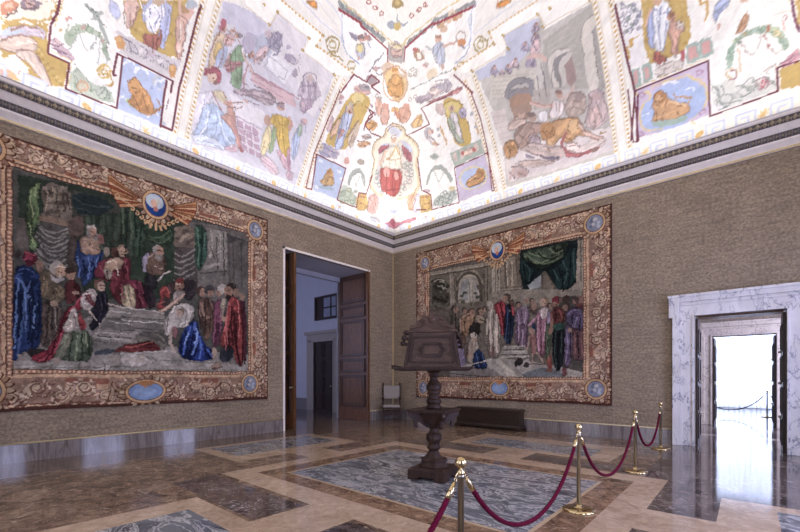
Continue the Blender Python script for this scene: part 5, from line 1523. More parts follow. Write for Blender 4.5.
S|7d6c84|1.8|331,331 0,-2 -1,-5 3,-4 6,-4 4,-2
S|7d6c84|1.8|357,319 11,-10
S|7d6c84|1.8|373,323 0,-3 0,-6 4,-5 8,-4 3,-2
S|7d6c84|1.7|390,327 0,-3 0,-6 4,-6 10,-5 4,-2
S|7d6c84|1.6|409,346 -2,-1 -2,-3 3,-4 8,-5 4,-3
S|7d6c84|1.6|424,368 0,-2 0,-4 3,-5 7,-5 4,-3
S|7d6c84|1.7|436,314 0,-3 0,-5 4,-5 9,-3 4,-2
S|7d6c84|1.6|431,349 0,-3 0,-6 5,-7 9,-8 5,-3
E|cfa89c|332 334 5 -2 -1 3
E|8a6c68|331 336 5 -2 -1 2
E|cfa89c|373 322 5 -2 -1 3
E|8a6c68|372 323 5 -2 -1 2
E|cfa89c|391 328 5 -2 -1 3
E|8a6c68|390 329 5 -2 -1 2
E|cfa89c|409 348 5 -2 -1 3
E|8a6c68|408 350 5 -2 -1 2
E|cfa89c|425 371 5 -2 -1 3
E|8a6c68|424 372 5 -2 -1 2
E|cfa89c|431 352 5 -2 -1 3
E|8a6c68|430 353 5 -2 -1 2
S|9a7468|1.8|534,206 0,-3 1,-7 1,-9 1,-11 1,-5
S|9a7468|1.7|563,199 3,-6 7,-12 1,-8 -6,-6 -3,-2
S|9a7468|1.8|543,200 11,-21
S|9a7468|1.8|557,195 6,-19
S|9a7468|1.8|537,198 -8,3 -17,4 -16,8 -18,9 -8,5
S|9a7468|1.7|565,200 14,6
S|7a5f58|1.9|442,176 3,2 7,4 10,2 12,-1 16,-4 19,-8 10,-4
S|7a5f58|2.0|457,164 5,-4 10,-7 11,-10 11,-13 5,-7
S|7a5f58|2.0|446,158 21,-29
S|7a5f58|1.9|481,172 6,-3 13,-7 4,-7 -4,-6 -3,-3
S|7a5f58|2.0|494,154 -3,-2 -8,-4 -6,-5 -2,-6 -1,-2
S|7a5f58|1.9|501,150 5,-2 11,-5 9,-8 6,-10 3,-5
S|7a5f58|1.9|416,198 6,1 11,2 13,-1 13,-4 7,-2
S|7a5f58|1.9|446,179 25,4
S|855a34|1.7|523,148 3,3 7,6 9,3 13,0 12,0 12,-1 13,-3 13,-3 11,-5 10,-8 10,-10 10,-12 5,-7
S|855a34|1.9|547,129 2,-5 4,-9 5,-8 6,-7 4,-3
S|855a34|1.8|576,108 14,12
S|855a34|1.8|555,149 3,-3 6,-8 3,-7 0,-6 0,-3
S|855a34|1.9|529,152 15,-15
S|855a34|1.8|599,147 0,-4 1,-8 3,-7 8,-7 3,-3
S|855a34|1.7|621,138 11,-18
S|855a34|1.8|601,114 6,-3 13,-8 6,-1 2,5 1,3
E|5f4028|541 145 3 -1 -1 2
E|5f4028|556 142 3 -1 -1 2
S|5f4028|1.4|545,133 3,-1 6,-3 4,-1 4,1 2,0
S|86706c|1.6|571,194 3,2 5,5 7,1 10,-1 11,-6 13,-10 6,-5
S|86706c|1.7|590,171 3,1 6,1 10,-3 15,-8 7,-4
S|86706c|1.7|592,187 5,-2 8,-4 7,-2 4,0 2,0
S|86706c|1.7|627,187 4,-4 8,-8 4,-8 -1,-8 0,-11 0,-14 1,-7
S|86706c|1.6|665,178 4,-6 7,-13 10,-15 14,-16 7,-8
S|86706c|1.6|653,167 3,-4 6,-8 6,-8 7,-8 7,-9 5,-10 3,-5
S|86706c|1.7|651,151 5,-6 9,-11 5,-10 1,-8 0,-5
S|86706c|1.7|690,139 0,-21
S|9a7468|1.7|624,140 6,-6 12,-12 14,-12 18,-11 15,-8 11,-5 6,-2
S|9a7468|1.7|637,118 7,-5 13,-12 15,-9 17,-8 8,-4
S|9a7468|1.8|607,99 6,-1 13,-2 11,-5 9,-8 5,-4
S|9a7468|1.8|617,83 10,-5 20,-8 19,-4 18,1 14,2 10,4 4,2
S|9a7468|1.7|675,89 30,-9
S|9a7468|1.8|619,92 18,-6
S|806a6c|2.0|492,119 10,-5 19,-11 24,-13 29,-15 14,-8
S|806a6c|1.9|467,128 9,2 17,2 18,-2 19,-7 10,-4
S|806a6c|1.9|541,115 8,-4 15,-6 14,-4 13,-2 6,-1
S|806a6c|2.0|465,98 13,-1 26,-3 29,-7 33,-12 16,-5
S|806a6c|2.1|455,91 8,0 14,-1 16,-7 16,-13 8,-7
S|806a6c|2.1|452,81 24,-22
S|806a6c|2.1|483,72 25,-15
S|806a6c|1.9|518,121 15,-12
S|7a5a30|2.0|415,156 5,1 11,2 12,-4 13,-9 7,-4
S|7a5a30|2.1|428,148 4,-4 8,-9 4,-8 -1,-7 -1,-4
S|7a5a30|2.0|449,142 15,-21
S|7d7088|1.9|-170,419 3,2 6,5 7,3 7,3 4,1
S|7d7088|1.9|-168,411 11,-9
S|7d7088|1.9|-140,427 -6,-18
S|7d7088|1.8|-194,430 4,0 8,0 8,1 7,1 4,1
S|7d7088|1.9|-138,453 16,-1
S|7d7088|1.8|-156,439 9,4
S|848aa6|1.9|115,446 0,-5 0,-11 8,-11 16,-13 7,-7
S|848aa6|1.9|134,447 3,-6 5,-13 6,-13 6,-12 3,-6
S|848aa6|1.9|127,446 4,-24
S|9a6a30|2.1|-55,388 4,6 8,13 10,11 11,8 12,4 12,-2 6,-5
S|9a6a30|2.2|-35,406 4,-1 8,0 9,3 10,6 5,3
S|9a6a30|2.3|-39,389 4,-2 8,-3 11,0 12,4 6,0
S|9a6a30|2.2|6,417 9,-24
S|9a6a30|2.1|-21,426 6,2
S|caa47c|3.6|31,406 -6,16 -12,15 -17,11 -19,-5 -19,-11 -15,-13 -11,-15 -3,-15 5,-12 12,-7 17,-1 21,5 20,7 16,3 9,9 2,13
S|b98f7c|2.1|-72,406 4,5 7,9 12,9 17,9 9,5
S|b98f7c|2.1|28,425 -13,15
S|a8705c|2.3|-74,336 -1,-5 -3,-11 2,-8 6,-7 3,-3
S|a8705c|2.4|-47,348 1,-4 4,-10 -1,-10 -5,-11 -3,-5
S|a8705c|2.4|3,357 7,-28
S|a8705c|2.3|39,348 3,-5 6,-10 -1,-7 -7,-4 -3,-2
S|a8705c|2.4|-20,359 3,-2 6,-3 0,-5 -5,-5 -3,-3
S|a8705c|2.3|53,309 7,3 15,4 12,-2 12,-6 6,-3
S|a8705c|2.3|20,337 16,-11
D|d3a893|61,20,25|-96,348 9,8 8,0 7,-7 0,-11 -6,-16 -8,-7 -9,2 -5,8 0,13
D|a89aa6|-10,11,35|71,364 21,-3 20,-4 19,-5 6,-4 -9,-4 -15,-1 -24,2 -16,6 -8,10
S|b0a49a|2.1|45,419 -1,2 -2,1 -2,2 -3,1 -2,1 -2,0 -1,-1 -1,-1 1,-2 2,-1 2,-2 3,-1 2,-1 2,0 1,1 1,1
S|b0a49a|2.0|53,426 -1,2 -2,1 -2,2 -3,1 -2,1 -2,0 -1,-1 -1,-1 1,-2 2,-1 2,-2 2,-1 3,-1 2,0 1,1 1,1
S|b0a49a|2.1|64,413 -1,1 -2,2 -2,1 -2,2 -3,0 -2,0 -1,-1 -1,-1 1,-1 2,-2 2,-2 3,-1 2,0 2,0 2,0 0,2
S|b0a49a|2.0|102,418 -1,2 -2,2 -2,1 -2,1 -3,1 -2,0 -1,-1 0,-1 1,-2 1,-1 3,-2 2,-1 3,0 2,0 1,0 0,1
S|b0a49a|1.9|82,446 -1,2 -2,2 -2,1 -2,1 -3,1 -2,0 -1,-1 0,-1 1,-1 1,-2 2,-2 3,-1 2,0 2,0 1,0 1,1
S|b0a49a|2.2|-73,358 0,1 -2,1 -2,-1 -3,0 -3,-2 -2,-1 -2,-2 0,-2 0,-1 2,0 2,0 3,0 3,2 2,1 2,2 0,2
S|b0a49a|2.2|-88,357 -1,1 -1,1 -3,0 -3,-1 -2,-1 -3,-2 -1,-2 -1,-1 1,-1 1,-1 3,0 3,1 2,1 3,2 1,2 1,1
S|b0a49a|2.2|53,365 -1,2 -2,2 -2,1 -3,1 -2,1 -3,0 -1,-1 0,-1 0,-2 2,-2 2,-1 3,-1 3,-1 2,0 1,1 1,1
S|b0a49a|2.1|-94,392 -1,2 -1,0 -2,0 -3,-1 -3,-1 -2,-2 -1,-1 -1,-2 1,-1 1,-1 2,1 3,0 3,2 2,1 1,2 1,1
S|b0a49a|2.2|72,364 -1,2 -2,2 -2,1 -3,1 -2,1 -2,0 -2,-1 0,-1 1,-2 1,-2 3,-1 2,-1 3,-1 2,0 1,1 1,1
S|8f8494|2.0|107,360 6,2 10,3 12,-1 14,-3 7,-2
S|8f8494|2.0|135,374 7,-1 13,-1 12,-5 11,-11 5,-6
S|8f8494|2.0|160,341 34,-3
S|8f8494|2.0|180,363 17,-17
S|8a4a54|2.0|120,341 13,-3 25,-4 23,-2 21,-1 17,0 11,-1 6,0
S|6f7478|1.6|-205,466 -1,0 -1,1 -1,-1 -2,0 -2,-1 -2,-1 -1,-2 0,-1 1,0 2,0 1,1 2,1 2,1 1,1 1,1
S|6f7478|1.9|32,490 -1,1 -1,2 -2,1 -2,1 -2,1 -1,0 -2,-1 1,-2 1,-1 2,-1 2,-1 2,-1 2,0 1,1
S|6f7478|1.7|-190,467 0,1 -1,0 -2,-1 -2,0 -1,-1 -2,-1 -1,-1 -1,-1 1,-1 1,0 1,0 2,1 2,1 2,1 1,1 0,1
S|6f7478|1.9|56,489 -1,1 -1,1 -2,1 -2,1 -2,1 -2,0 -1,0 0,-1 1,-1 1,-2 2,-1 2,-1 2,0 1,0 1,0 1,1
S|6f7478|1.7|-174,468 0,1 -1,0 -2,0 -2,-1 -1,-1 -2,-1 -1,-1 -1,-1 1,-1 1,0 1,0 2,1 2,1 2,1 1,1 0,1
S|6f7478|1.9|79,487 -1,1 -1,1 -2,1 -2,1 -2,1 -2,0 -1,0 0,-1 1,-1 1,-1 2,-1 2,-1 2,-1 1,0 1,0 1,1
S|6f7478|1.7|-157,469 -1,1 -1,0 -1,0 -2,-1 -2,-1 -2,-1 -1,-1 0,-1 0,-1 1,0 2,0 1,1 2,1 2,1 1,1 1,1
S|6f7478|1.8|101,485 -1,1 -1,2 -2,1 -2,1 -2,0 -1,1 -1,-1 0,-1 0,-1 1,-1 2,-1 2,-1 2,-1 2,0 1,1
S|6f7478|1.8|-141,470 0,1 -1,0 -2,0 -2,-1 -2,-1 -1,-1 -1,-1 -1,-1 1,-1 1,0 1,0 2,1 2,1 2,1 1,2
S|6f7478|1.8|123,484 -1,1 -1,1 -2,1 -2,1 -2,1 -1,0 -1,0 0,-1 0,-1 1,-1 2,-2 2,0 2,-1 2,0 1,0 0,1
S|6f7478|1.8|-123,472 -1,0 -1,0 -2,0 -2,-1 -2,-1 -1,-1 -1,-1 -1,-1 1,-1 1,0 1,1 2,0 2,1 2,2 1,1 1,1
S|6f7478|1.8|144,482 -1,1 -1,2 -2,1 -2,1 -2,0 -1,0 -1,0 0,-1 1,-1 1,-1 2,-1 2,-1 2,-1 1,0 1,1
S|6f7478|1.8|-106,473 0,1 -1,0 -2,-1 -2,0 -2,-1 -2,-2 -1,-1 0,-1 1,-1 2,1 2,1 2,1 2,1 1,1 0,1
S|6f7478|1.7|165,481 -1,1 -1,1 -2,1 -2,1 -2,1 -1,0 -1,-1 1,-1 1,-1 2,-2 2,0 1,-1 2,0 1,0 0,1
S|6f7478|1.9|-88,474 0,1 -1,0 -2,0 -2,-1 -2,-1 -2,-1 -1,-2 0,-1 1,0 2,0 2,1 2,1 2,1 1,1 0,1
S|6f7478|1.7|185,479 -1,1 -1,2 -2,1 -2,1 -1,0 -2,0 -1,0 0,-1 1,-1 1,-1 2,-1 2,-1 2,0 1,-1 1,1
S|6f7478|1.9|-69,476 -1,0 -1,0 -2,0 -2,-1 -2,-1 -2,-1 -1,-1 0,-1 0,-1 1,0 2,0 2,1 2,1 2,1 1,2 1,1
S|6f7478|1.7|205,478 -1,1 -1,1 -2,1 -2,1 -1,1 -2,0 -1,0 0,-1 1,-1 1,-1 2,-1 2,-1 2,-1 1,0 1,0 0,1
S|8f7a70|2.7|3,480 -2,6 -6,3 -8,-1 -10,-3 -9,-5 -8,-7 -5,-6 -1,-5 2,-4 6,-2 8,0 10,4 10,5 8,6 4,4 1,5
S|8a7470|2.0|-36,470 4,0 7,-2 8,4 8,8 3,4
S|8a7470|2.1|-30,459 19,8
S|7d7c9a|2.3|-231,265 -3,-9 -7,-17 -9,-22 -13,-25 -6,-13
S|7d7c9a|2.4|-205,283 -3,-9 -7,-20 -9,-23 -12,-26 -7,-14
S|7d7c9a|2.4|-190,280 -21,-39
S|7d7c9a|2.4|-255,220 25,0
S|7d7c9a|2.3|-214,291 -13,-33
S|7d7c9a|2.3|-194,298 4,-15
S|8a6a48|2.3|-285,209 7,8 13,17 11,11 8,7 4,4
S|8a6a48|2.4|-220,220 7,9 15,17 13,14 12,11 6,6
S|8a6a48|2.3|-287,191 16,17
S|8a6a48|2.4|-210,212 18,24
S|8a6a48|2.3|-189,300 6,5 12,10 9,3 7,-3 3,-2
S|6f4c40|2.3|-208,283 6,1
S|6f4c40|2.3|-206,280 8,3
S|8a6034|2.5|-330,77 4,6 9,13 9,10 9,9 4,4
S|8a6034|2.5|-309,87 3,3 6,7 7,3 8,0 4,0
S|8a6034|2.5|-304,113 8,-1
S|8a6034|2.6|-326,70 37,11
S|7d7494|2.4|-329,162 7,1 15,2 17,1 20,1 10,0
S|7d7494|2.4|-309,175 18,-12
S|7d7494|2.4|-321,153 29,-3
S|8f9e88|2.7|-236,74 -1,1 -2,1 -3,1 -4,-1 -4,-2 -3,-2 -3,-2 0,-2 0,-2 2,-1 3,0 4,1 4,1 4,2 2,3 1,2
S|8f9e88|2.7|-207,93 0,2 -3,1 -3,0 -4,-1 -4,-2 -3,-2 -3,-2 0,-2 0,-2 2,-1 4,0 4,1 4,1 3,3 2,2 1,2
S|8f9e88|2.7|-220,64 0,2 -3,1 -3,0 -4,-1 -4,-1 -3,-2 -3,-3 0,-2 0,-2 2,-1 4,0 4,1 4,1 3,2 2,3 1,2
S|8f9e88|2.8|-196,63 -1,2 -2,1 -4,0 -4,-1 -4,-1 -3,-2 -3,-3 -1,-2 1,-2 2,-1 4,0 4,1 4,1 3,2 3,3 1,2
S|8f9e88|2.7|-240,51 0,2 -3,1 -3,0 -4,-1 -4,-1 -3,-2 -2,-3 -1,-2 0,-2 2,-1 4,0 4,1 3,1 4,2 2,3 1,2
S|94684a|2.5|-177,226 8,3 17,5 14,3 12,0 6,0
S|94684a|2.6|-169,219 31,8
S|94684a|2.5|-158,245 32,8
S|94684a|2.5|-137,285 7,1 14,2 10,0 6,-3 2,-1
S|94684a|2.5|-126,271 17,12
S|7d867e|2.7|-215,110 3,6 7,11 10,10 15,10 8,4
S|7d867e|2.8|-161,142 5,-16
S|a8705c|3.0|-128,94 20,-10
S|a8705c|3.0|-105,108 10,-28
S|a8705c|2.9|-174,84 34,6
S|a8705c|3.0|-171,66 31,1
E|b39aa0|-269 270 6 3 -2 3
E|b39aa0|-281 250 6 3 -2 3
E|b39aa0|-303 220 6 3 -2 3
E|b39aa0|-115 327 6 3 -3 3
E|b39aa0|-104 314 6 3 -3 3
E|b39aa0|-239 287 6 3 -2 3
S|7d7c84|2.3|204,285 5,-10 10,-19 12,-20 14,-20 7,-11
S|7d7c84|2.3|228,280 6,-10 11,-21 12,-20 11,-20 6,-10
S|7d7c84|2.3|221,271 18,-41
S|7d7c84|2.3|197,276 6,-9 12,-19 14,-18 18,-17 9,-9
S|7d7c84|2.2|209,302 -6,-11
S|7d7c84|2.2|241,281 22,-18
S|6f4c40|2.2|204,298 8,-3
S|6f4c40|2.2|208,292 6,-1
S|94742c|2.1|175,313 5,1 11,2 13,-1 15,-6 12,-6 11,-9 5,-4
S|94742c|2.2|273,249 20,-35
S|94742c|2.3|189,292 23,-41
S|7a5228|2.4|306,91 4,2 9,4 12,0 14,-2 7,-1
S|7a5228|2.4|318,79 7,1 14,0 13,0 13,-1 7,0
S|7a5228|2.4|343,113 4,-3 9,-6 3,-5 -1,-4 -1,-2
S|7a5228|2.4|371,93 -3,-10
S|e0b888|3.2|314,98 23,4
S|7d8a88|2.8|202,65 -1,3 -2,2 -4,2 -4,2 -3,0 -4,0 -1,-2 -1,-2 1,-3 3,-2 3,-2 4,-2 4,0 3,0 2,2 0,2
S|7d8a88|2.7|223,71 -1,3 -3,2 -3,2 -4,2 -4,0 -3,0 -2,-2 0,-2 1,-2 3,-3 3,-2 4,-2 4,0 3,1 2,1 0,2
S|7d8a88|2.7|243,73 -1,3 -2,3 -3,2 -4,1 -4,0 -3,0 -2,-1 0,-3 1,-2 2,-3 4,-2 4,-1 3,-1 3,1 2,1 0,2
S|7d8a88|2.6|264,76 -2,2 -2,3 -3,2 -4,1 -4,1 -3,-1 -1,-1 -1,-2 1,-3 3,-2 3,-3 4,-1 4,0 3,0 1,2 1,2
S|7d8a88|2.8|236,53 -1,3 -2,2 -4,2 -4,2 -3,0 -3,0 -2,-2 -1,-2 2,-3 2,-2 4,-2 3,-2 4,0 3,0 2,2 0,2
S|7d8a88|2.7|257,56 -1,2 -3,3 -3,2 -4,1 -4,0 -3,0 -1,-2 -1,-2 1,-2 3,-3 3,-2 4,-1 4,-1 3,1 1,1 1,3
S|8a8090|2.4|112,278 4,-3 10,-6 4,-6 -2,-5 -1,-3
S|8a8090|2.4|143,253 24,-23
S|8a8090|2.4|134,277 13,-16
S|8a8090|2.4|161,235 17,-11
S|a8704c|2.9|69,89 5,7 9,13 8,11 6,8 3,4
S|a8704c|2.9|89,69 9,29
S|a8704c|2.8|127,99 34,-5
S|a8704c|2.8|132,78 34,-4
E|aeb0b8|289 277 6 -3 1 4
E|aeb0b8|285 262 6 -3 2 4
E|aeb0b8|310 249 6 -3 1 4
E|aeb0b8|307 227 6 -3 2 4
E|aeb0b8|327 215 6 -3 1 4
E|aeb0b8|166 265 6 -3 2 4
E|aeb0b8|174 247 6 -3 2 5
S|b59a78|2.6|-56,245 -3,-7 -6,-13 -5,-12 -2,-10 -2,-6
S|b59a78|2.6|10,267 2,-7 4,-16 5,-16 4,-15 2,-8
S|b59a78|2.7|-29,246 -3,-30
S|b59a78|2.7|-6,249 7,-29
S|b59a78|2.7|-46,228 7,1 13,1 17,4 17,3 9,-2
S|8a3438|3.5|-67,184 -2,-8 -2,-16 0,-15 4,-12 1,-6
S|8a3438|3.6|-44,186 -1,-8 -1,-16 1,-15 2,-15 1,-7
S|8a3438|3.6|-12,196 0,-8 -2,-16 1,-16 4,-16 1,-8
S|8a3438|3.5|15,198 2,-7 5,-16 -1,-14 -5,-12 -3,-7
S|8a3438|3.7|-57,140 9,1 16,2 18,6 19,5 9,-1
S|7d5a4c|1.9|-22,285 6,2
S|7d5a4c|1.9|-12,289 6,2
S|7d5a4c|1.9|-18,281 9,3
S|7d5a4c|1.9|-29,284 1,2 3,4 6,4 9,3 5,2
S|8c9292|2.7|-81,180 -1,1 -2,1 -3,0 -3,0 -3,-2 -2,-1 -2,-2 0,-2 0,-2 2,-1 3,0 3,1 3,1 2,2 2,2 1,2
S|8c9292|2.7|-86,160 0,2 -2,1 -3,0 -3,0 -3,-2 -2,-1 -2,-2 -1,-2 1,-2 2,-1 2,0 3,0 3,2 3,1 2,3 0,1
S|8c9292|2.8|-73,146 -1,1 -2,1 -3,1 -3,-1 -3,-1 -3,-2 -1,-2 -1,-2 1,-2 2,-1 2,0 3,1 4,1 2,2 2,2 1,2
S|8c9292|2.8|-57,129 -1,2 -2,1 -2,0 -4,-1 -3,-1 -3,-2 -1,-2 -1,-2 1,-2 2,-1 2,0 4,1 3,1 3,2 1,2 1,2
S|8c9292|2.6|56,200 -1,2 -1,2 -3,2 -3,1 -3,0 -2,0 -2,-1 0,-2 1,-2 1,-2 3,-1 3,-1 3,-1 2,0 2,2 0,1
S|8c9292|2.6|72,201 0,2 -2,2 -3,1 -3,1 -3,1 -2,0 -1,-2 -1,-1 1,-2 2,-2 2,-2 3,-1 3,0 2,0 2,1 0,2
S|8c9292|2.7|67,171 -1,2 -1,2 -3,2 -3,1 -3,1 -2,-1 -2,-1 0,-1 1,-2 1,-2 3,-2 3,-1 3,-1 2,1 2,1 0,1
S|8c9292|2.7|56,159 -1,2 -2,2 -2,1 -3,2 -3,0 -3,0 -1,-2 -1,-1 1,-2 2,-2 2,-2 4,-1 2,-1 3,1 1,1 1,2
S|8c9292|2.6|81,173 -1,2 -2,2 -2,2 -3,1 -3,0 -2,0 -2,-1 0,-2 1,-2 1,-2 3,-2 3,-1 3,0 2,0 2,1 0,2
S|8c9292|2.8|53,143 -1,2 -2,2 -2,2 -3,1 -3,1 -3,-1 -1,-1 -1,-2 1,-2 2,-2 2,-2 4,-1 3,0 2,0 2,1 0,2
S|8c9292|2.8|32,133 -1,2 -1,2 -3,2 -3,1 -3,1 -3,-1 -1,-1 -1,-2 1,-2 2,-2 2,-2 4,-1 3,0 2,0 2,1 0,2
S|8c9292|2.6|73,190 0,2 -2,2 -3,2 -3,1 -2,1 -3,-1 -1,-1 -1,-2 1,-2 2,-1 2,-2 3,-1 3,-1 3,1 1,1 0,1
E|b9a0a4|-85 168 6 2 0 4
E|b9a0a4|54 191 6 -2 0 4
E|b9a0a4|63 165 6 -2 0 4
E|b9a0a4|40 157 6 -2 0 4
S|a98a60|2.5|18,306 -2,2 -2,3 -3,3 -4,3 -5,3 -5,0 -5,-1 -6,-2 -6,-2 -5,-3 -5,-2 -5,-3 -4,-3 -3,-3 -2,-3 -1,-3
S|94745c|2.4|-106,206 -2,2 -5,5 -1,9 3,12 8,13 11,11 13,10 14,9 8,8 0,8 5,8 10,8 11,7 12,7 14,4 15,-5 11,-8 8,-8 6,-7 3,-8 10,-8 17,-10 14,-12 11,-12 7,-12 2,-10 -1,-7 -4,-5 1,-14 7,-23 6,-21 7,-20 3,-10
S|94745c|2.7|-106,206 -1,-9 -3,-18 -6,-16 -9,-16 -2,-13 4,-12 3,-6
S|8c94b8|1.8|710,286 3,-7 7,-14 10,-17 12,-19 7,-10
S|8c94b8|1.8|724,284 4,-8 7,-16 10,-19 14,-22 7,-12
S|8c94b8|1.8|740,278 4,-9 9,-18 8,-18 7,-19 4,-9
S|8c94b8|1.8|723,275 23,-39
S|8c94b8|1.8|708,277 3,-6 5,-12 8,-14 10,-14 5,-7
S|8c94b8|1.7|712,285 6,-4 13,-8 9,-4 7,-1 4,-1
S|703830|1.4|752,212 13,-19
S|703830|1.4|767,205 10,-20
S|703830|1.4|783,192 3,-10
S|9a7468|1.3|759,250 1,-4 4,-7 7,-10 10,-12 7,-11 4,-8 2,-4
S|9a7468|1.3|778,244 5,-4 11,-10 3,-5 -5,0 -3,-1
S|9a7468|1.3|785,221 4,-4 7,-9 5,-9 3,-9 1,-5
S|9a7468|1.3|758,257 6,-3
S|9a7468|1.3|761,253 3,-2
S|9a7468|1.3|772,242 17,-9
S|80829a|1.8|643,314 -2,2 -2,2 -2,1 -2,1 -2,1 -1,-1 -1,0 1,-2 1,-2 2,-1 2,-2 3,-1 2,0 1,0 0,1 0,1
S|80829a|1.8|662,297 -2,2 -2,2 -2,1 -2,1 -2,1 -1,0 -1,-1 1,-2 1,-2 2,-1 2,-2 3,-1 1,0 2,0 0,1 0,1
S|80829a|1.8|669,301 -2,2 -2,2 -2,1 -2,1 -2,1 -1,0 0,-1 0,-2 1,-2 2,-1 3,-2 2,-1 2,0 1,0 0,1 0,1
S|80829a|1.8|686,278 -1,2 -2,2 -2,1 -2,1 -2,1 -1,-1 -1,0 1,-2 1,-2 2,-2 2,-1 2,-1 2,-1 1,1 1,1 -1,1
S|80829a|1.8|665,283 -1,1 -2,2 -3,2 -2,1 -2,0 -1,0 0,-1 0,-1 1,-2 2,-2 3,-2 2,-1 2,0 1,0 0,1 0,2
S|80829a|1.8|685,289 -1,1 -2,2 -2,2 -3,1 -1,0 -2,0 0,-1 1,-1 1,-2 2,-2 2,-2 2,-1 2,0 1,0 1,1 -1,2
S|80829a|1.8|681,270 -1,1 -2,2 -2,2 -2,1 -2,0 -1,0 -1,-1 1,-1 1,-2 2,-2 2,-2 2,-1 2,0 1,0 1,1 -1,2
S|80829a|1.8|651,294 -1,2 -2,2 -2,2 -2,1 -2,0 -2,0 0,-1 0,-2 2,-1 2,-2 2,-2 2,-1 2,0 1,0 1,1 -1,1
S|9a8c88|1.4|766,185 4,-1 9,-2 10,-1 9,0 4,0
S|9a8c88|1.4|781,164 4,0 9,-1 9,-1 9,-1 5,0
S|9a8c88|1.4|788,173 14,-1
S|6f8f7c|1.2|909,157 2,-2 4,-3 3,-1 1,1 1,1
S|6f8f7c|1.2|915,148 7,-1
S|6f8f7c|1.2|908,174 2,-2 4,-3 3,-1 1,2 1,0
S|6f8f7c|1.2|914,166 8,-2
S|6f8f7c|1.2|922,178 2,-2 4,-3 3,-1 1,1 0,1
S|6f8f7c|1.2|928,170 7,-2
S|6f8f7c|1.2|942,174 2,-1 4,-3 3,-1 1,1 1,1
S|6f8f7c|1.2|949,166 6,-1
S|6f8f7c|1.1|968,162 2,-2 4,-3 2,-1 1,1 1,1
S|6f8f7c|1.1|974,154 6,-1
S|6f8f7c|1.1|987,147 2,-2 4,-3 2,-1 1,1 1,1
S|6f8f7c|1.1|993,138 7,-1
S|6f8f7c|1.1|1002,133 2,-2 4,-3 2,0 1,1 1,0
S|6f8f7c|1.1|1008,125 6,-1
S|8f6444|1.2|907,182 0,3 -1,7 0,6 -1,7 0,3
S|8f6444|1.2|916,180 2,9
S|8f6444|1.2|909,189 4,5
S|7d8cb4|1.2|855,216 0,3 0,6 1,6 2,4 1,3
S|7d8cb4|1.2|853,226 0,12
S|84908c|1.3|911,104 6,-5 11,-9 6,-9 2,-9 6,-7 8,-5 5,-2
S|84908c|1.3|925,101 3,-2 7,-6 4,-5 0,-5 0,-2
S|84908c|1.3|956,89 3,-1 7,-1 8,-4 9,-7 5,-6 0,-4 0,-1
S|84908c|1.3|975,67 4,0 8,-1 5,2 1,5 1,3
S|84908c|1.2|984,86 3,1 4,2 7,-1 10,-4 8,-6 6,-7 3,-4
S|84908c|1.3|957,61 4,0 8,1 7,0 6,0 3,0
S|84908c|1.3|942,58 21,-1
S|84908c|1.2|1007,100 -2,-1 -4,-1 0,-3 3,-3 2,-2
S|a4707c|1.2|991,88 2,0 3,0 6,-2 6,-5 5,-5 2,-5 -2,-2 -6,1 -3,0
S|a4707c|1.3|932,123 3,-3 7,-5 4,-5 2,-5 -2,-2 -6,1 -2,0
S|8f5f74|1.2|1015,100 3,0 6,0 4,2 2,5 1,3
S|8f5f74|1.1|1024,94 3,1 6,2 5,3 2,4 1,2
S|84582c|1.4|793,124 0,3 0,5 3,3 6,0 7,-4 8,-7 4,-4
S|84582c|1.5|822,114 2,-4 3,-7 2,-7 0,-6 0,-4
S|84582c|1.4|840,104 5,-4 11,-8 8,-4 7,-1 3,0
S|84582c|1.5|810,97 10,-21
S|84582c|1.5|831,81 6,-10
S|84582c|1.4|855,82 14,-11
S|84582c|1.5|798,120 3,-2 4,-3 4,-1 3,1 2,0
S|84582c|1.5|806,111 9,-5
S|e3bc8c|2.9|831,108 21,-10 20,-12
'''
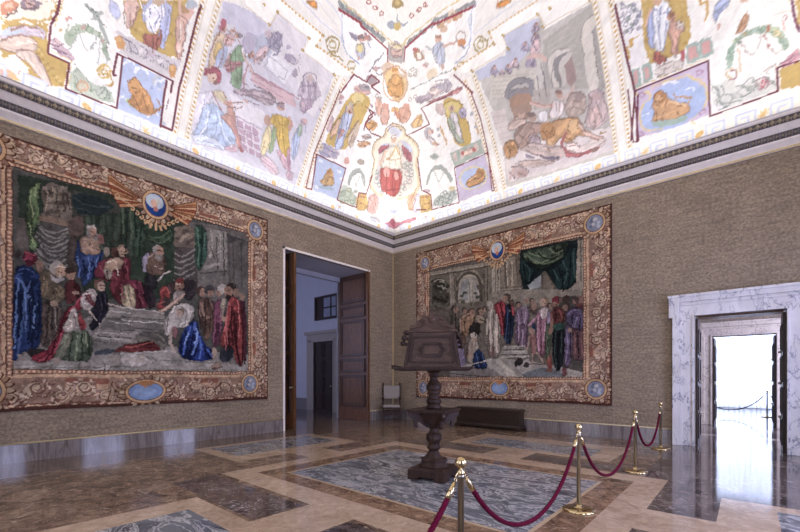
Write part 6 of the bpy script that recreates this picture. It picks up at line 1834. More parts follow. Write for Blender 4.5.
ART_FRAMES = '''
S|6a3340|3.1|-901,174 -14,-21 -19,-22 -13,-23 -13,-24 31,0 -25,-46 27,2 28,1 30,1 16,33 16,32 16,31
S|6a3340|3.3|-848,100 -6,-2 24,40 24,1 25,0 26,1 28,0
S|6a3340|4.0|-742,134 -15,-29 -15,-31 -14,-31
S|6a3340|3.9|-727,140 -13,-23
S|6a3340|3.9|-786,45 25,0 15,30 15,30 14,28 19,30 18,29 18,29 18,28 18,27 15,19
S|8e3f4a|4.7|-223,455 73,10 -4,-4 47,1 52,0 2,-22
S|8e3f4a|4.8|228,471 -40,6 -41,6 -43,7 -5,4 -43,-5 -45,-5 0,-26
S|7a3a44|3.4|-227,317 45,47 47,4 19,21 33,0 -33,-22 36,0
S|7a3a44|3.2|276,307 -52,41 -24,18
S|7a3a44|3.8|-148,262 8,20 29,24 -15,8
S|7c3c46|3.6|-392,44 21,2 16,48 15,47 54,1 58,2 -22,-48 -22,-49 85,2 13,46 34,7 28,59
S|7c3c46|3.1|-392,44 21,49 22,48 29,45 28,44 29,42 27,42
S|7c3c46|3.1|-371,46 15,48 14,46
S|7c3c46|3.2|-115,266 -27,8 16,27 20,15 -35,1
S|7c3c46|3.5|-115,266 41,6
S|7c3c46|3.1|41,288 91,-1 -27,35 -13,13 46,-1
S|7c3c46|3.0|178,52 56,-3 54,-3 -19,52 -18,50 60,2 56,2 19,-51 20,-53 7,0 -24,54 -25,52
S|7c3c46|2.8|266,315 27,-37 27,-38 23,-42 23,-44
S|7c3c46|3.7|178,52 -12,46 -42,24 -14,47 -14,46
S|7c3c46|3.8|107,68 42,-9
S|7c3c46|2.8|138,334 16,-2 30,-3 17,0 3,4 2,2
S|6f3a5a|3.3|977,197 6,-8 11,-15 11,-14 11,-12 5,-6
S|6a3340|4.0|617,327 29,-37 29,-39 23,-32 24,-33 23,-34 11,-31 11,-31 11,-33
S|6a3340|3.2|744,155 29,0 27,0 27,0 25,0 25,1 19,-34 18,-35 19,-36 22,1 22,0 22,1 20,1 20,1 -23,41 32,-1
S|6a3340|3.7|754,145 13,-30 12,-31 13,-31
P|f4f1ec|-254,335 -51,2 -48,1 24,29 -44,2 -41,2 -28,-31 -29,3 -28,2 17,21 47,25 38,5 27,-2 28,-1 30,-1 31,-1 -24,-27 37,0 39,0 42,0 -15,-10
S|d9cdb8|1.5|-254,335 -50,1 -48,1 24,29 -44,2 -41,1 -28,-30 -30,2 -28,2
S|d9cdb8|1.7|-188,365 -42,0 -39,0 -37,0 25,27 -41,1 -39,1 -36,2
E|cba868|-188 365 4 2 0 2
E|cba868|-201 365 4 2 0 2
E|cba868|-213 365 4 2 0 2
E|cba868|-225 365 4 2 0 2
E|cba868|-237 365 4 2 0 2
E|cba868|-249 365 4 2 0 2
E|cba868|-261 365 4 2 0 2
E|cba868|-272 365 4 2 0 2
E|cba868|-283 365 4 1 0 2
E|cba868|-294 365 4 1 0 2
E|cba868|-305 365 4 1 0 2
E|cba868|-293 378 4 1 0 2
E|cba868|-281 391 4 1 0 2
E|cba868|-291 391 4 1 0 2
E|cba868|-302 391 4 1 0 2
E|cba868|-311 391 3 1 0 2
E|cba868|-321 392 3 1 0 2
E|cba868|-331 392 3 1 0 2
E|cba868|-340 392 3 1 0 2
E|cba868|-349 392 3 1 0 2
E|cba868|-359 392 3 1 0 2
E|cba868|-368 393 3 1 0 2
E|cba868|-376 393 3 1 0 2
E|cba868|-385 393 3 1 0 2
E|cba868|-394 393 3 1 0 2
S|7a3a44|2.0|-234,309 53,57
P|9a7f48|-261,334 7,5 8,-2 -7,-5
E|c9ac66|-253 335 3 1 0 2
P|9a7f48|-359,337 6,5 7,-2 -6,-5
E|c9ac66|-353 338 3 1 0 2
P|9a7f48|-335,366 6,5 7,-2 -6,-5
E|c9ac66|-329 367 3 1 0 2
P|9a7f48|-418,369 5,5 6,-2 -6,-5
E|c9ac66|-413 370 3 1 0 1
P|9a7f48|-447,339 6,5 5,-1 -5,-5
E|c9ac66|-441 341 3 1 0 2
P|9a7f48|-312,361 6,6 7,-2 -6,-5
E|c9ac66|-305 363 3 1 0 2
P|9a7f48|-289,388 7,6 7,-2 -6,-5
E|c9ac66|-282 390 3 1 0 2
P|9a7f48|-452,365 6,4 5,-1 -6,-5
E|c9ac66|-446 366 3 1 0 1
S|c4c9dc|2.1|-339,420 10,-2 21,-4 21,-3 19,-1 19,0 18,0 9,0
S|d6d3d2|2.1|-291,440 6,-2 11,-4 13,-3 16,-2 10,-4 7,-7 3,-3
S|c4c9dc|2.2|-262,453 8,-1 17,-2 12,-4 8,-7 2,-10 -5,-14 -1,-9 5,-5 2,-2
D|d99a5c|47,20,25|-319,426 18,8 10,1 0,-6 -4,-5 -7,-1 -9,-1 -12,0
P|e8e2da|-287,435 16,-4 21,-5 -28,0
P|f4f1ec|260,352 36,1 33,2 32,1 -24,29 45,1 41,1 34,-34 35,1 34,1 32,0 -7,13 -36,10 -37,10 -39,10 -40,11 -34,0 -36,-1 -39,0 24,-27 -36,-1 -38,-1 -40,-2 26,-17
S|d9cdb8|1.5|260,353 52,1 48,2 -24,30 45,0 43,0 29,-28 34,0 32,-1 30,0
S|d9cdb8|1.7|202,377 39,2 37,1 36,2 -25,26 34,1 32,1 31,0 30,1
E|cba868|202 377 4 -1 -1 2
E|cba868|214 377 4 -1 -1 2
E|cba868|225 378 4 -1 -1 2
E|cba868|237 378 4 -1 -1 2
E|cba868|248 379 4 -1 -1 2
E|cba868|259 379 4 -1 -1 2
E|cba868|270 380 4 -1 -1 2
E|cba868|281 380 4 -1 -1 2
E|cba868|292 380 4 -1 -1 2
E|cba868|302 381 4 -1 -1 2
E|cba868|313 381 3 -1 -1 2
E|cba868|301 395 3 -1 -1 2
E|cba868|290 408 3 -1 -1 2
E|cba868|299 408 3 -1 -1 2
E|cba868|309 408 3 -1 -1 2
E|cba868|319 409 3 -1 -1 2
E|cba868|328 409 3 -1 -1 2
E|cba868|337 409 3 -1 -1 2
E|cba868|347 409 3 -1 -1 2
E|cba868|356 409 3 -1 -1 2
E|cba868|365 410 3 -1 -1 2
E|cba868|373 410 3 -1 -1 2
E|cba868|382 410 3 -1 -1 2
E|cba868|391 410 3 -1 -1 2
E|cba868|399 410 3 -1 -1 2
E|cba868|408 411 3 -1 -1 2
P|9a7f48|253,356 5,2 10,-9 -5,-1
E|c9ac66|260 353 3 -1 -1 2
P|9a7f48|354,360 4,1 10,-8 -4,-1
E|c9ac66|361 356 3 -1 -1 2
P|9a7f48|330,389 4,1 9,-7 -4,-2
E|c9ac66|337 386 3 -1 -1 2
P|9a7f48|415,390 3,1 9,-7 -3,-1
E|c9ac66|421 387 3 -1 -1 2
P|9a7f48|441,362 4,1 9,-7 -3,-1
E|c9ac66|448 359 3 -1 -1 2
P|9a7f48|306,384 4,2 10,-8 -4,-2
E|c9ac66|313 381 3 -1 -1 2
P|9a7f48|284,411 4,1 9,-8 -4,-1
E|c9ac66|290 407 3 -1 -1 2
P|9a7f48|192,381 5,1 11,-8 -5,-2
E|c9ac66|200 377 3 -1 -1 2
S|b9c4de|2.1|234,477 -4,-3 -8,-5 -4,-6 -2,-7 4,-9 10,-13 4,-10 -1,-9 -4,-6 -8,-2 -4,-1
S|d3d3d6|2.1|263,467 -7,-2 -12,-6 -7,-8 -1,-12 1,-8 3,-5 2,-2
S|c9cdd8|2.0|363,429 -15,0 -33,-1 -29,-2 -27,-3 -14,-2
D|d99a5c|-3,24,25|295,448 9,1 12,-2 17,-7 1,-3 -16,-1 -13,3 -10,5
S|c8722c|2.0|294,455 3,-14
P|9a7f48|444,388 3,1 10,-7 -4,-2
E|c9ac66|450 385 3 -1 -1 2
P|9a7f48|544,361 3,1 8,-7 -2,-1
E|c9ac66|550 358 2 -1 -1 2
P|9a7f48|599,336 2,1 9,-7 -3,-1
E|c9ac66|604 333 2 -1 -1 2
S|6a3340|2.8|725,164 20,-36 20,-38 20,-39 12,-2 -18,37 -19,35 -19,35
'''
ART_LEFT = '''
P|4b4940|-1047,537 19,2 20,1 20,2 21,1 22,2 24,2 24,2 25,2 26,2 28,2 29,3 30,2 32,2 34,3 36,3 37,3 40,3 -1,-38 -1,-39 -1,-38 0,-38 -1,-38 -1,-38 -1,-38 0,-39 -1,-38 -1,-38 0,-37 -40,1 -37,1 -36,2 -34,1 -32,1 -30,1 -29,1 -28,1 -26,1 -25,1 -24,1 -23,1 -22,1 -22,0 -20,1 -20,1 -18,1 0,26 1,26 0,25 1,27 0,26 1,26 0,26 1,26 0,26 1,26 0,26 1,27 0,26
P|2a3527|-1040,530 20,3 20,2 20,4 22,3 23,3 23,4 25,3 25,4 27,4 28,4 30,5 31,4 2,-37 2,-38 2,-38 3,-38 2,-38 2,-38 -34,-5 -33,-5 -31,-4 -29,-4 -28,-5 -27,-3 -25,-4 -7,33 -7,33 -6,32 -7,32 -22,-3 -22,-2 -21,-3 -2,31 -3,30
P|5f5850|-746,533 38,4 40,5 42,4 46,5 -2,-38 -1,-39 -1,-38 -2,-38 -1,-38 -1,-39 -42,1 -39,0 -38,0 -6,36 -7,36 -7,35 -6,35 -7,35
P|857c70|-1053,187 18,14 19,14 19,15 20,16 21,16 21,17 23,18 24,-13 24,-13 26,-14 27,-15 28,-15 35,-2 36,-2 39,-2 41,-3 44,-3 -4,-60 -39,1 -37,1 -35,1 -34,1 -31,1 -30,1 -29,1 -28,1 -26,0 -25,1 -24,1 -23,1 -22,0 -21,1 -20,0 -20,1 -18,1
P|968d80|-1054,185 18,0 20,0 20,0 21,0 21,1 23,0 24,0 25,0 26,0 27,0 28,0 30,1 31,0 33,0 35,0 37,1 39,0 3,-30 -39,1 -37,1 -35,1 -34,1 -31,1 -30,0 -29,1 -27,1 -26,1 -25,0 -24,1 -23,1 -22,0 -21,1 -20,1 -20,0 -18,1
P|2c3a28|-879,572 15,-24 15,-24 16,-25 30,8 31,9 0,-34 0,-35 0,-34 0,-34 -38,-7 -36,-6 -33,-6 0,30 0,30 0,31 0,30 0,31 0,30
D|33452f|82,41,40|-873,526 12,-6 12,-10 11,-14 4,-23 -2,-30 -10,-20 -17,-9 -10,-2 -4,4 -2,29 0,56
D|2e3f2b|42,28,45|-822,501 31,8 16,-8 -1,-22 -11,-14 -18,-5 -14,2 -9,8 -6,10 -2,11
P|6d655b|-700,528 51,3 3,-41 3,-42 -51,-56 -33,0 9,45 9,45
P|7d7468|-687,524 8,4 5,-5 1,-12 -2,-20 -7,-27 -7,-7 -5,12 -2,18 3,24
P|5a534b|-649,528 59,-8 0,-43 0,-43 0,-43 -53,-8 -1,36 -2,37 -1,36
P|827a6d|-675,527 26,4 1,-39 1,-40 1,-40 -20,-26 -9,67 0,37
S|4a443e|3.6|-644,527 1,-46 2,-45 1,-46
S|4a443e|2.9|-675,510 2,-42 2,-41 2,-42
P|3f3a36|-649,528 56,-6 -25,-4 -25,-17
P|8c8375|-711,428 62,30 6,-4 -62,-33
P|6a6258|-721,415 35,10 37,10 6,-45 -40,-11 -38,-9
D|2b4a38|76,32,45|-723,529 14,1 8,-10 4,-22 0,-21 -2,-20 -5,-18 -8,-17 -7,-4 -5,8 -3,29 -2,49
P|6a5a48|-760,515 20,7 11,-6 2,-21 0,-14 0,-8 -12,-6 -23,-5 -12,3 0,9 1,13 2,16
E|8a7660|-767 506 5 2 0 4
E|4f4234|-753 501 4 5 -3 3
E|7a6650|-738 495 1 6 -4 0
E|8a7660|-761 480 -3 4 -3 -3
E|4f4234|-747 507 -5 1 -1 -4
E|7a6650|-732 502 -5 -3 1 -4
E|8a7660|-755 487 -3 -6 3 -1
E|4f4234|-741 481 1 -6 4 2
E|7a6650|-764 498 4 -3 3 4
E|8a7660|-749 493 6 1 0 4
E|4f4234|-734 488 4 5 -3 3
E|7a6650|-758 505 1 6 -4 0
E|8a7660|-743 499 -3 4 -4 -3
E|4f4234|-766 484 -5 1 -1 -4
P|4a403a|-761,465 23,4 11,-5 -2,-16 1,-14 4,-13 3,-17 1,-23 -8,-12 -18,-3 -12,10 -6,24 -5,16 -4,10 -1,13 1,16
S|7b7468|3.7|-773,448 3,-1 7,-3 8,0 8,5 9,7 7,8 4,4
S|463f38|3.7|-773,440 3,-1 7,-3 8,1 8,5 9,7 7,8 4,4
S|7b7468|3.7|-773,432 3,-1 7,-3 8,2 8,6 9,6 7,8 4,3
S|463f38|3.7|-773,424 3,-1 7,-2 8,2 8,6 9,7 7,7 4,3
S|7b7468|3.7|-773,416 3,-1 7,-2 8,2 8,7 9,7 7,7 4,3
S|463f38|3.7|-773,408 3,0 7,-2 8,2 8,7 9,7 7,7 4,3
S|7b7468|3.7|-773,401 3,-1 7,-2 8,3 8,8 9,7 7,6 4,3
S|463f38|3.7|-773,393 3,-1 7,-2 8,4 8,8 9,7 7,6 4,3
S|7b7468|3.7|-773,385 3,-1 7,-1 8,4 8,8 9,7 7,6 4,3
S|463f38|3.7|-773,377 3,-1 7,-1 8,4 8,9 9,8 7,5 4,3
D|6b503c|73,27,30|-829,432 6,6 9,3 12,-1 8,-6 3,-11 0,-11 -3,-11 -6,-8 -7,-4 -8,-1 -9,0 -6,5 -5,10 -1,9 2,11
D|8f8592|77,17,25|-834,431 7,6 2,-5 -4,-15 -2,-14 -1,-10 -2,-3 -4,5 -1,9 1,16
E|8f8578|-808 447 10 2 0 12
E|a8785a|-803 445 8 2 0 10
E|8a5f4c|-805 446 1 0 0 1
E|8a5f4c|-800 447 1 0 0 1
E|a8705c|-803 441 2 0 0 1
P|7d7264|-809,438 7,0 4,-3 1,-6 -2,-5 -6,-4 -5,1 -3,4 -1,5 1,5
S|9c8c84|4.5|-808,377 3,4 6,8 6,6 8,5 3,3
D|231f22|73,23,40|-830,389 10,-2 7,-4 3,-7 0,-8 -3,-9 -6,-5 -9,-1 -5,8 -1,20
P|2c3828|-1039,503 33,28 0,-28 -1,-27 -1,-27 0,-28 -1,-27 -14,-3 -18,18 1,31 0,32
P|5b5047|-1040,451 13,0 2,-30 2,-30 -18,3 0,29
P|3a3b2e|-963,532 24,-1 26,-2 26,-1 26,-5 0,-33 0,-32 0,-33 0,-33 -28,-5 -27,-6 -25,-5 -25,-5 1,32 0,32 1,33 1,32
P|1f2b2c|-943,530 39,-2 14,-9 -12,-15 -14,-10 -14,-5 -12,-3 -12,1 -6,11 -1,22
S|33443f|3.1|-956,514 6,-3 11,-4 14,0 15,5 9,3
S|2f403a|2.3|-956,497 26,-2
D|364330|88,15,35|-943,482 12,4 -1,-41 -1,-42 -8,-2 -1,41
D|2b3726|88,15,35|-931,488 13,4 -2,-43 -1,-43 -8,-2 -1,42
D|364330|88,16,35|-918,493 12,4 -1,-44 -1,-44 -9,-2 -1,43
D|2b3726|88,16,35|-906,499 13,4 -1,-46 -1,-45 -9,-2 -1,44
D|364330|88,16,35|-893,505 14,4 -2,-47 -1,-47 -9,-2 -1,46
D|2b3726|88,17,35|-879,510 13,5 -1,-49 -1,-48 -10,-2 -1,47
D|364330|88,17,35|-866,516 14,5 -1,-50 -1,-50 -10,-2 -1,49
D|4f6334|83,22,50|-1022,509 5,11 4,6 3,2 0,-8 -2,-20 0,-17 2,-15 0,-13 -3,-10 -3,-8 -3,-5 1,-8 4,-13 0,-9 -4,-6 -4,3 -3,12 -2,14 -3,17 0,14 3,13 1,13 1,15
P|6b5d4c|-1002,526 6,6 10,2 15,-3 8,-7 -1,-11 1,-12 1,-12 0,-12 -1,-13 -13,-6 -22,0 -9,7 3,11 0,12 -2,11 -1,10 2,9
E|8a7962|-1002 520 4 1 0 4
E|514536|-991 515 3 4 -2 3
E|776752|-980 509 1 6 -3 0
E|463b2e|-968 504 -1 5 -3 -2
E|8a7962|-994 486 -3 3 -2 -4
E|514536|-983 481 -4 -1 0 -4
E|776752|-971 530 -4 -4 2 -3
E|463b2e|-997 512 -2 -6 3 -1
E|8a7962|-985 506 1 -5 3 2
E|514536|-974 501 3 -3 2 4
E|776752|-999 483 4 0 1 4
E|463b2e|-988 478 4 4 -1 3
E|8a7962|-977 527 2 6 -3 1
E|514536|-1002 509 0 5 -3 -1
E|776752|-991 503 -3 3 -2 -3
E|463b2e|-979 498 -4 0 -1 -4
E|8a7962|-968 492 -4 -3 1 -3
E|514536|-994 475 -2 -5 2 -2
E|776752|-982 523 0 -6 3 1
E|463b2e|-971 518 3 -4 3 3
E|8a7962|-996 500 4 -1 1 4
E|514536|-985 495 4 3 -1 4
E|776752|-973 489 3 5 -2 2
E|463b2e|-999 472 0 6 -3 -1
E|8a7962|-988 520 -2 4 -3 -3
E|514536|-976 515 -4 1 -1 -4
P|7a6047|-1010,462 19,6 25,-7 0,-6 -23,0 -23,-1
P|4f4a42|-1001,454 22,1 11,-5 -1,-9 1,-10 3,-10 0,-8 -2,-6 -2,-8 -3,-9 -2,-7 -1,-6 -9,-5 -17,-4 -9,5 -2,13 1,13 3,13 1,11 -4,9 -1,9 0,9
S|7d776b|2.8|-1012,447 3,-3 6,-6 6,-2 8,0 9,4 9,9 5,5
S|48423b|2.8|-1010,444 3,-3 6,-6 7,-3 8,0 8,4 8,9 5,5
S|7d776b|2.8|-1009,440 3,-3 6,-6 7,-3 8,0 7,4 7,8 4,5
S|48423b|2.8|-1010,436 3,-3 6,-7 7,-3 7,0 8,4 6,8 4,5
S|7d776b|2.8|-1012,431 2,-3 6,-7 7,-3 8,0 7,4 7,8 4,5
S|48423b|2.8|-1015,427 3,-4 6,-6 7,-4 7,0 8,4 8,9 5,4
S|7d776b|2.8|-1016,423 3,-4 6,-7 7,-4 7,0 9,5 9,8 5,5
S|48423b|2.8|-1014,419 2,-3 6,-8 7,-4 8,0 8,5 10,8 6,5
S|7d776b|2.8|-1012,416 3,-4 6,-7 7,-4 7,-1 9,5 10,9 4,4
S|48423b|2.8|-1009,413 3,-4 5,-8 7,-4 8,0 8,4 8,8 5,5
S|7d776b|2.8|-1009,409 3,-4 6,-8 7,-4 8,-1 7,4 7,8 4,5
S|48423b|2.8|-1010,405 3,-4 6,-9 6,-4 8,0 7,3 7,8 3,5
S|7d776b|2.8|-1013,400 3,-4 6,-9 7,-4 7,0 8,3 7,9 4,4
S|48423b|2.8|-1015,396 3,-5 6,-8 6,-5 8,0 8,4 8,8 5,4
S|7d776b|2.8|-1016,392 3,-5 6,-9 7,-4 7,-1 9,4 10,9 4,4
S|48423b|2.8|-1014,388 3,-4 6,-10 6,-4 8,-1 9,4 10,9 5,4
S|7d776b|2.8|-1011,385 3,-5 5,-9 7,-5 8,-1 8,4 10,9 5,4
P|5a463a|-961,476 10,5 6,0 2,-6 1,-9 -1,-13 -4,-9 -8,-7 -6,-2 -4,1 -2,10 1,18
D|4a3c33|82,18,40|-961,438 5,1 4,-14 2,-31 -5,-15 -12,-1 -3,15 4,29
D|8f6e52|71,19,30|-946,439 4,5 7,1 11,0 6,-4 1,-8 1,-9 -1,-9 -7,-6 -14,-4 -8,1 -2,7 -1,8 1,11
D|22345c|75,25,50|-953,428 3,2 2,-6 0,-13 8,-5 16,3 10,6 4,7 0,-6 -4,-20 -4,-18 -6,-14 -9,-8 -13,-3 -7,8 0,17 -1,10 -3,4 0,10 2,17
E|8f877c|-931 456 9 3 0 13
E|a37a5c|-928 454 7 2 0 10
E|8a5f4c|-930 455 1 0 0 1
E|8a5f4c|-925 456 1 0 0 1
E|a8705c|-927 450 2 1 0 1
P|8a8278|-923,452 4,1 1,-3 -2,-8 -3,-4 -4,0 -1,3 2,7
E|8c5a4c|-914 444 6 1 0 10
S|3c5280|3.8|-943,397 6,0 12,0 1,-7 -8,-14 -4,-7
D|5e1c2a|74,27,45|-917,394 10,11 9,5 7,-1 10,3 14,5 6,-10 0,-25 -17,-16 -32,-6 -15,5 1,16
D|a3815f|74,24,30|-902,404 10,6 9,2 7,-3 2,-7 -4,-12 -1,-10 2,-9 -4,-6 -11,-2 -9,3 -6,8 -3,10 2,11
E|7f6248|-876 429 10 2 0 13
E|b08a68|-876 426 8 2 0 11
E|8a5f4c|-879 426 1 0 0 1
E|8a5f4c|-874 428 1 0 0 1
E|a8705c|-876 421 2 0 0 1
D|4a2c22|74,15,40|-895,430 5,4 4,-4 2,-10 -2,-7 -6,-4 -3,4 -2,10
E|83705a|-905 420 6 1 0 9
P|4e1220|-1033,388 4,3 4,1 6,0 4,-2 2,-6 0,-6 -2,-6 -4,-5 -5,-3 -4,1 -4,5 -2,6 0,7
E|7d1f34|-1025 383 7 2 0 8
E|8f6a50|-1010 368 6 1 0 10
P|6a5040|-1012,363 5,3 3,-2 0,-8 -2,-5 -3,0 -2,2 -2,6
D|17264a|69,19,50|-1039,361 9,3 8,-2 7,-5 4,-6 3,-6 -9,-4 -18,-4 -9,5 1,12
E|3c302a|-1040 383 4 1 0 8
E|9a8f7c|-984 368 11 2 0 16
E|a8825f|-979 365 8 2 0 13
E|8a5f4c|-982 366 1 0 0 1
E|8a5f4c|-976 367 1 0 0 1
E|a8705c|-978 360 2 0 0 1
E|3f2a20|-963 365 7 1 0 10
E|7a5540|-966 362 6 1 0 9
E|8a5f4c|-968 363 1 0 0 1
E|8a5f4c|-965 363 1 0 0 1
E|a8705c|-966 358 2 0 0 1
P|6e675c|-930,254 22,18 23,18 24,20 0,-36 0,-36 0,-36 -35,3 -34,3
P|8b8274|-901,304 40,-1 0,-20 -44,2
P|655e54|-903,283 42,-3 0,-24 -28,2 -27,2
P|877e70|-926,244 32,1 33,2 0,-18 -35,3 -34,3
P|7b7265|-926,255 32,0 33,1 0,-10 -33,0 -30,-1
P|8e8577|-1048,180 21,2 21,3 22,2 22,3 24,3 24,2 26,4 27,3 0,-43 -27,0 -26,0 -25,0 -24,0 -23,0 -21,0 -21,0 -20,0
P|a59c8d|-1034,178 19,2 -5,-15 -20,-1
P|7c7366|-1009,179 21,1 -6,-15 -21,-1
P|a59c8d|-982,179 23,2 -7,-16 -22,-1
P|7c7366|-953,180 23,1 -6,-16 -23,-1
P|a59c8d|-923,180 25,2 -7,-17 -25,-1
P|7c7366|-891,181 27,2 -8,-17 -26,-1
D|16284e|84,30,60|-1037,356 15,3 9,-4 4,-12 2,-24 1,-37 -1,-30 -1,-24 -4,-15 -5,-6 -6,-2 -6,1 -5,-5 -4,-11 -4,-5 -5,1 -2,19 1,36 0,32 2,29 1,24 1,19
S|4a6290|4.0|-1041,339 2,-2 5,-5 3,-8 2,-11 5,-9 6,-7 3,-3
S|3d5684|2.9|-1023,335 -2,-10 -5,-20 -2,-23 -2,-27 -2,-26 -4,-25 -1,-13
S|0e1930|4.7|-1020,328 0,-12 2,-23 0,-29 -2,-35 0,-18
E|8f8070|-1037 192 4 0 0 8
P|2b2522|-1024,209 12,3 8,0 5,-5 -4,-6 -12,-6 -8,1 -5,7
D|5f5038|71,20,35|-1004,361 9,0 8,-7 8,-15 5,-11 3,-8 -2,-9 -8,-9 -6,-3 -5,4 -5,2 -6,1 -4,7 -1,14 -1,14 0,13
P|a3988c|-993,354 6,-4 5,0 4,4 3,0 2,-4 -2,-4 -4,-5 -5,-2 -4,1 -4,5 -2,7
D|4a3d34|86,20,45|-1001,303 6,1 4,-2 2,-6 4,-1 7,3 2,-8 -2,-19 -4,-20 -8,-23 -7,-12 -6,-1 -3,11 0,25 1,22 0,20
S|8a7c68|2.1|-987,291 1,-46
E|96785c|-989 299 6 -2 2 6
D|54433a|89,11,35|-1006,299 3,0 2,-20 0,-42 -2,-21 -3,0 -1,21 0,41
D|4c1d1c|75,18,40|-969,347 5,5 6,-1 7,-7 3,-9 -1,-11 -4,-10 -6,-9 -6,-4 -5,2 -2,11 0,20
E|9a7458|-963 360 6 1 0 10
E|38261d|-964 369 8 2 0 6
E|9c765c|-956 325 5 1 0 4
D|6f1423|63,29,50|-947,326 3,4 3,0 3,-6 -2,-11 -6,-15 -8,-12 -8,-7 -5,-11 -4,-14 -4,-18 -7,-21 -4,-14 -3,-8 -7,-6 -11,-3 -8,1 -7,5 2,6 13,8 10,10 6,10 6,14 4,19 4,15 3,13 7,9 9,5 6,8 3,11
D|9a8b7c|75,19,25|-963,294 4,4 5,-7 4,-17 1,-13 -1,-7 -7,-6 -12,-4 -6,3 1,10 2,13 4,15
D|8e2a2c|-64,18,40|-950,287 4,-6 3,-9 5,-12 -2,-8 -6,-2 -4,9 -1,20
D|46513a|82,25,50|-970,244 11,4 12,2 12,0 6,-14 1,-27 -4,-16 -7,-5 -16,0 -22,3 -10,7 2,10 3,12 4,15
D|6d6a54|71,19,35|-972,242 7,4 3,-7 -3,-16 -4,-15 -6,-12 -6,-6 -6,2 -1,5 1,8 3,12 6,15
D|a29388|74,16,22|-940,333 7,5 6,0 5,-7 3,-7 0,-9 -3,-7 -5,-5 -4,-5 -4,-4 -4,-2 -5,2 -3,6 -1,10 1,9 3,8
S|b39a86|5.4|-935,296 2,-4 5,-8 4,-7 5,-6 3,-3
D|1d1a24|74,27,40|-915,334 8,3 4,-7 1,-17 -1,-15 -4,-14 -6,-13 -9,-14 -6,-5 -5,4 0,7 3,11 2,10 -1,8 2,13 5,18
D|6f1f2c|-53,16,30|-936,330 3,-5 3,-8 4,-10 -1,-5 -4,2 -4,5 -4,7 -2,7 2,7
E|6d5238|-918 348 9 2 0 12
E|b08d72|-914 345 7 1 0 10
E|8a5f4c|-916 346 1 0 0 1
E|8a5f4c|-911 347 1 0 0 1
E|a8705c|-913 342 2 0 0 1
S|6b1c28|2.3|-924,353 3,2 6,4 5,1 4,-1 3,-1
S|b39a86|3.7|-901,311 5,-1 11,-2 9,-2 8,-2 4,-1
E|9c8672|-985 189 6 0 0 6
D|5c1d24|78,25,45|-892,385 13,2 10,-1 5,-6 3,-20 0,-33 -6,-16 -14,3 -9,7 -7,12 -2,17 1,22
D|94805a|82,18,35|-872,355 7,6 4,-11 0,-27 -3,-11 -5,3 -4,11 -2,18
D|22345a|78,22,50|-946,374 13,2 6,-4 -2,-11 -4,-9 -7,-9 -4,0 -3,9 -2,9 -3,7
D|a09078|74,17,25|-909,381 8,2 4,-4 2,-8 -2,-6 -4,-5 -5,4 -4,11
D|6a261f|14,17,40|-886,217 17,8 8,0 0,-8 -6,-5 -11,-3 -8,0 -6,3
E|8a7d6c|-889 196 10 0 0 9
P|3d434a|-917,212 20,4 8,0 -3,-6 -9,-5 -15,-4 -8,1 -1,5
P|7d7467|-879,308 26,-1 28,-1 29,0 5,-21 -31,0 -29,-1 -28,-1
P|655d53|-879,283 28,1 29,1 31,0 -5,-24 -29,-2 -28,-2 -26,-2
P|918879|-879,211 33,3 36,4 38,3 33,-15 36,-15 37,-16 48,3 3,-21 -40,0 -37,1 -36,0 -33,0 -32,0 -30,0 -29,0 -27,0
P|9d9485|-805,201 21,1 5,-21 -22,0
P|867d70|-782,200 22,1 5,-19 -22,-1
P|9d9485|-757,199 23,1 5,-18 -23,0
P|867d70|-732,197 24,1 5,-15 -24,-1
P|9d9485|-705,196 25,1 5,-14 -25,0
P|867d70|-678,194 26,1 6,-11 -26,-1
P|9d9485|-649,193 27,1 7,-10 -28,0
S|726a5e|2.4|-801,194 33,0 34,-1 36,0 39,-1 41,0
S|726a5e|2.4|-815,173 35,0 37,0 39,1 41,0 45,0
D|5a1a2a|77,26,45|-870,367 19,4 12,-6 4,-14 3,-16 3,-17 -5,-9 -11,-2 -10,0 -11,1 -7,3 -4,4 -2,14 0,25
D|94805c|82,18,35|-873,357 10,2 7,-6 4,-15 1,-13 -1,-13 -5,-6 -9,0 -7,4 -4,8 -2,13 1,17
D|2a1d22|77,23,40|-838,362 13,0 8,-12 5,-22 -3,-13 -9,-4 -8,12 -8,26
P|776e62|-855,276 6,6 6,0 5,-4 3,-6 -1,-8 -4,-5 -7,-3 -5,3 -4,10
D|6a6252|-30,27,35|-850,250 9,5 12,2 15,-1 12,-4 7,-7 5,-9 2,-10 -6,-7 -14,-3 -13,1 -14,7 -10,8 -6,10
D|5d1e1c|14,22,45|-873,226 12,2 15,4 18,7 13,-2 10,-10 2,-7 -5,-4 -12,-3 -20,-2 -18,0 -14,2 -7,3 0,6
P|504a40|-845,253 11,3 13,-1 13,-4 9,-7 5,-9 -1,-3 -7,4 -10,4 -14,4 -11,3 -9,3
D|a79c8e|7,26,22|-873,207 12,2 12,-2 11,-4 10,-3 9,-1 5,-2 3,-4 -7,-5 -16,-5 -17,-4 -19,-1 -9,6 0,15
E|ae9a84|-841 200 7 0 0 6
S|b39f8a|4.2|-871,197 5,-2 11,-3 11,-1 14,1 6,1
D|7d2a22|64,24,45|-803,361 11,7 7,-1 4,-10 -1,-14 -6,-20 -9,-10 -12,-1 -2,5 7,11 1,12 -3,12
P|3a2c28|-797,340 9,2 5,-3 2,-9 -3,-7 -10,-5 -5,3 -1,12
E|8a644c|-762 374 11 2 0 14
P|7a2620|-767,387 12,5 4,-2 -3,-8 -4,-4 -6,0 -5,2 -2,3
D|8c7c70|55,21,30|-768,361 14,1 5,-5 -4,-11 -7,-10 -12,-6 -4,5 1,17
S|a07c60|8.0|-747,357 -8,-8 -15,-15 -14,-13 -13,-11 -6,-5
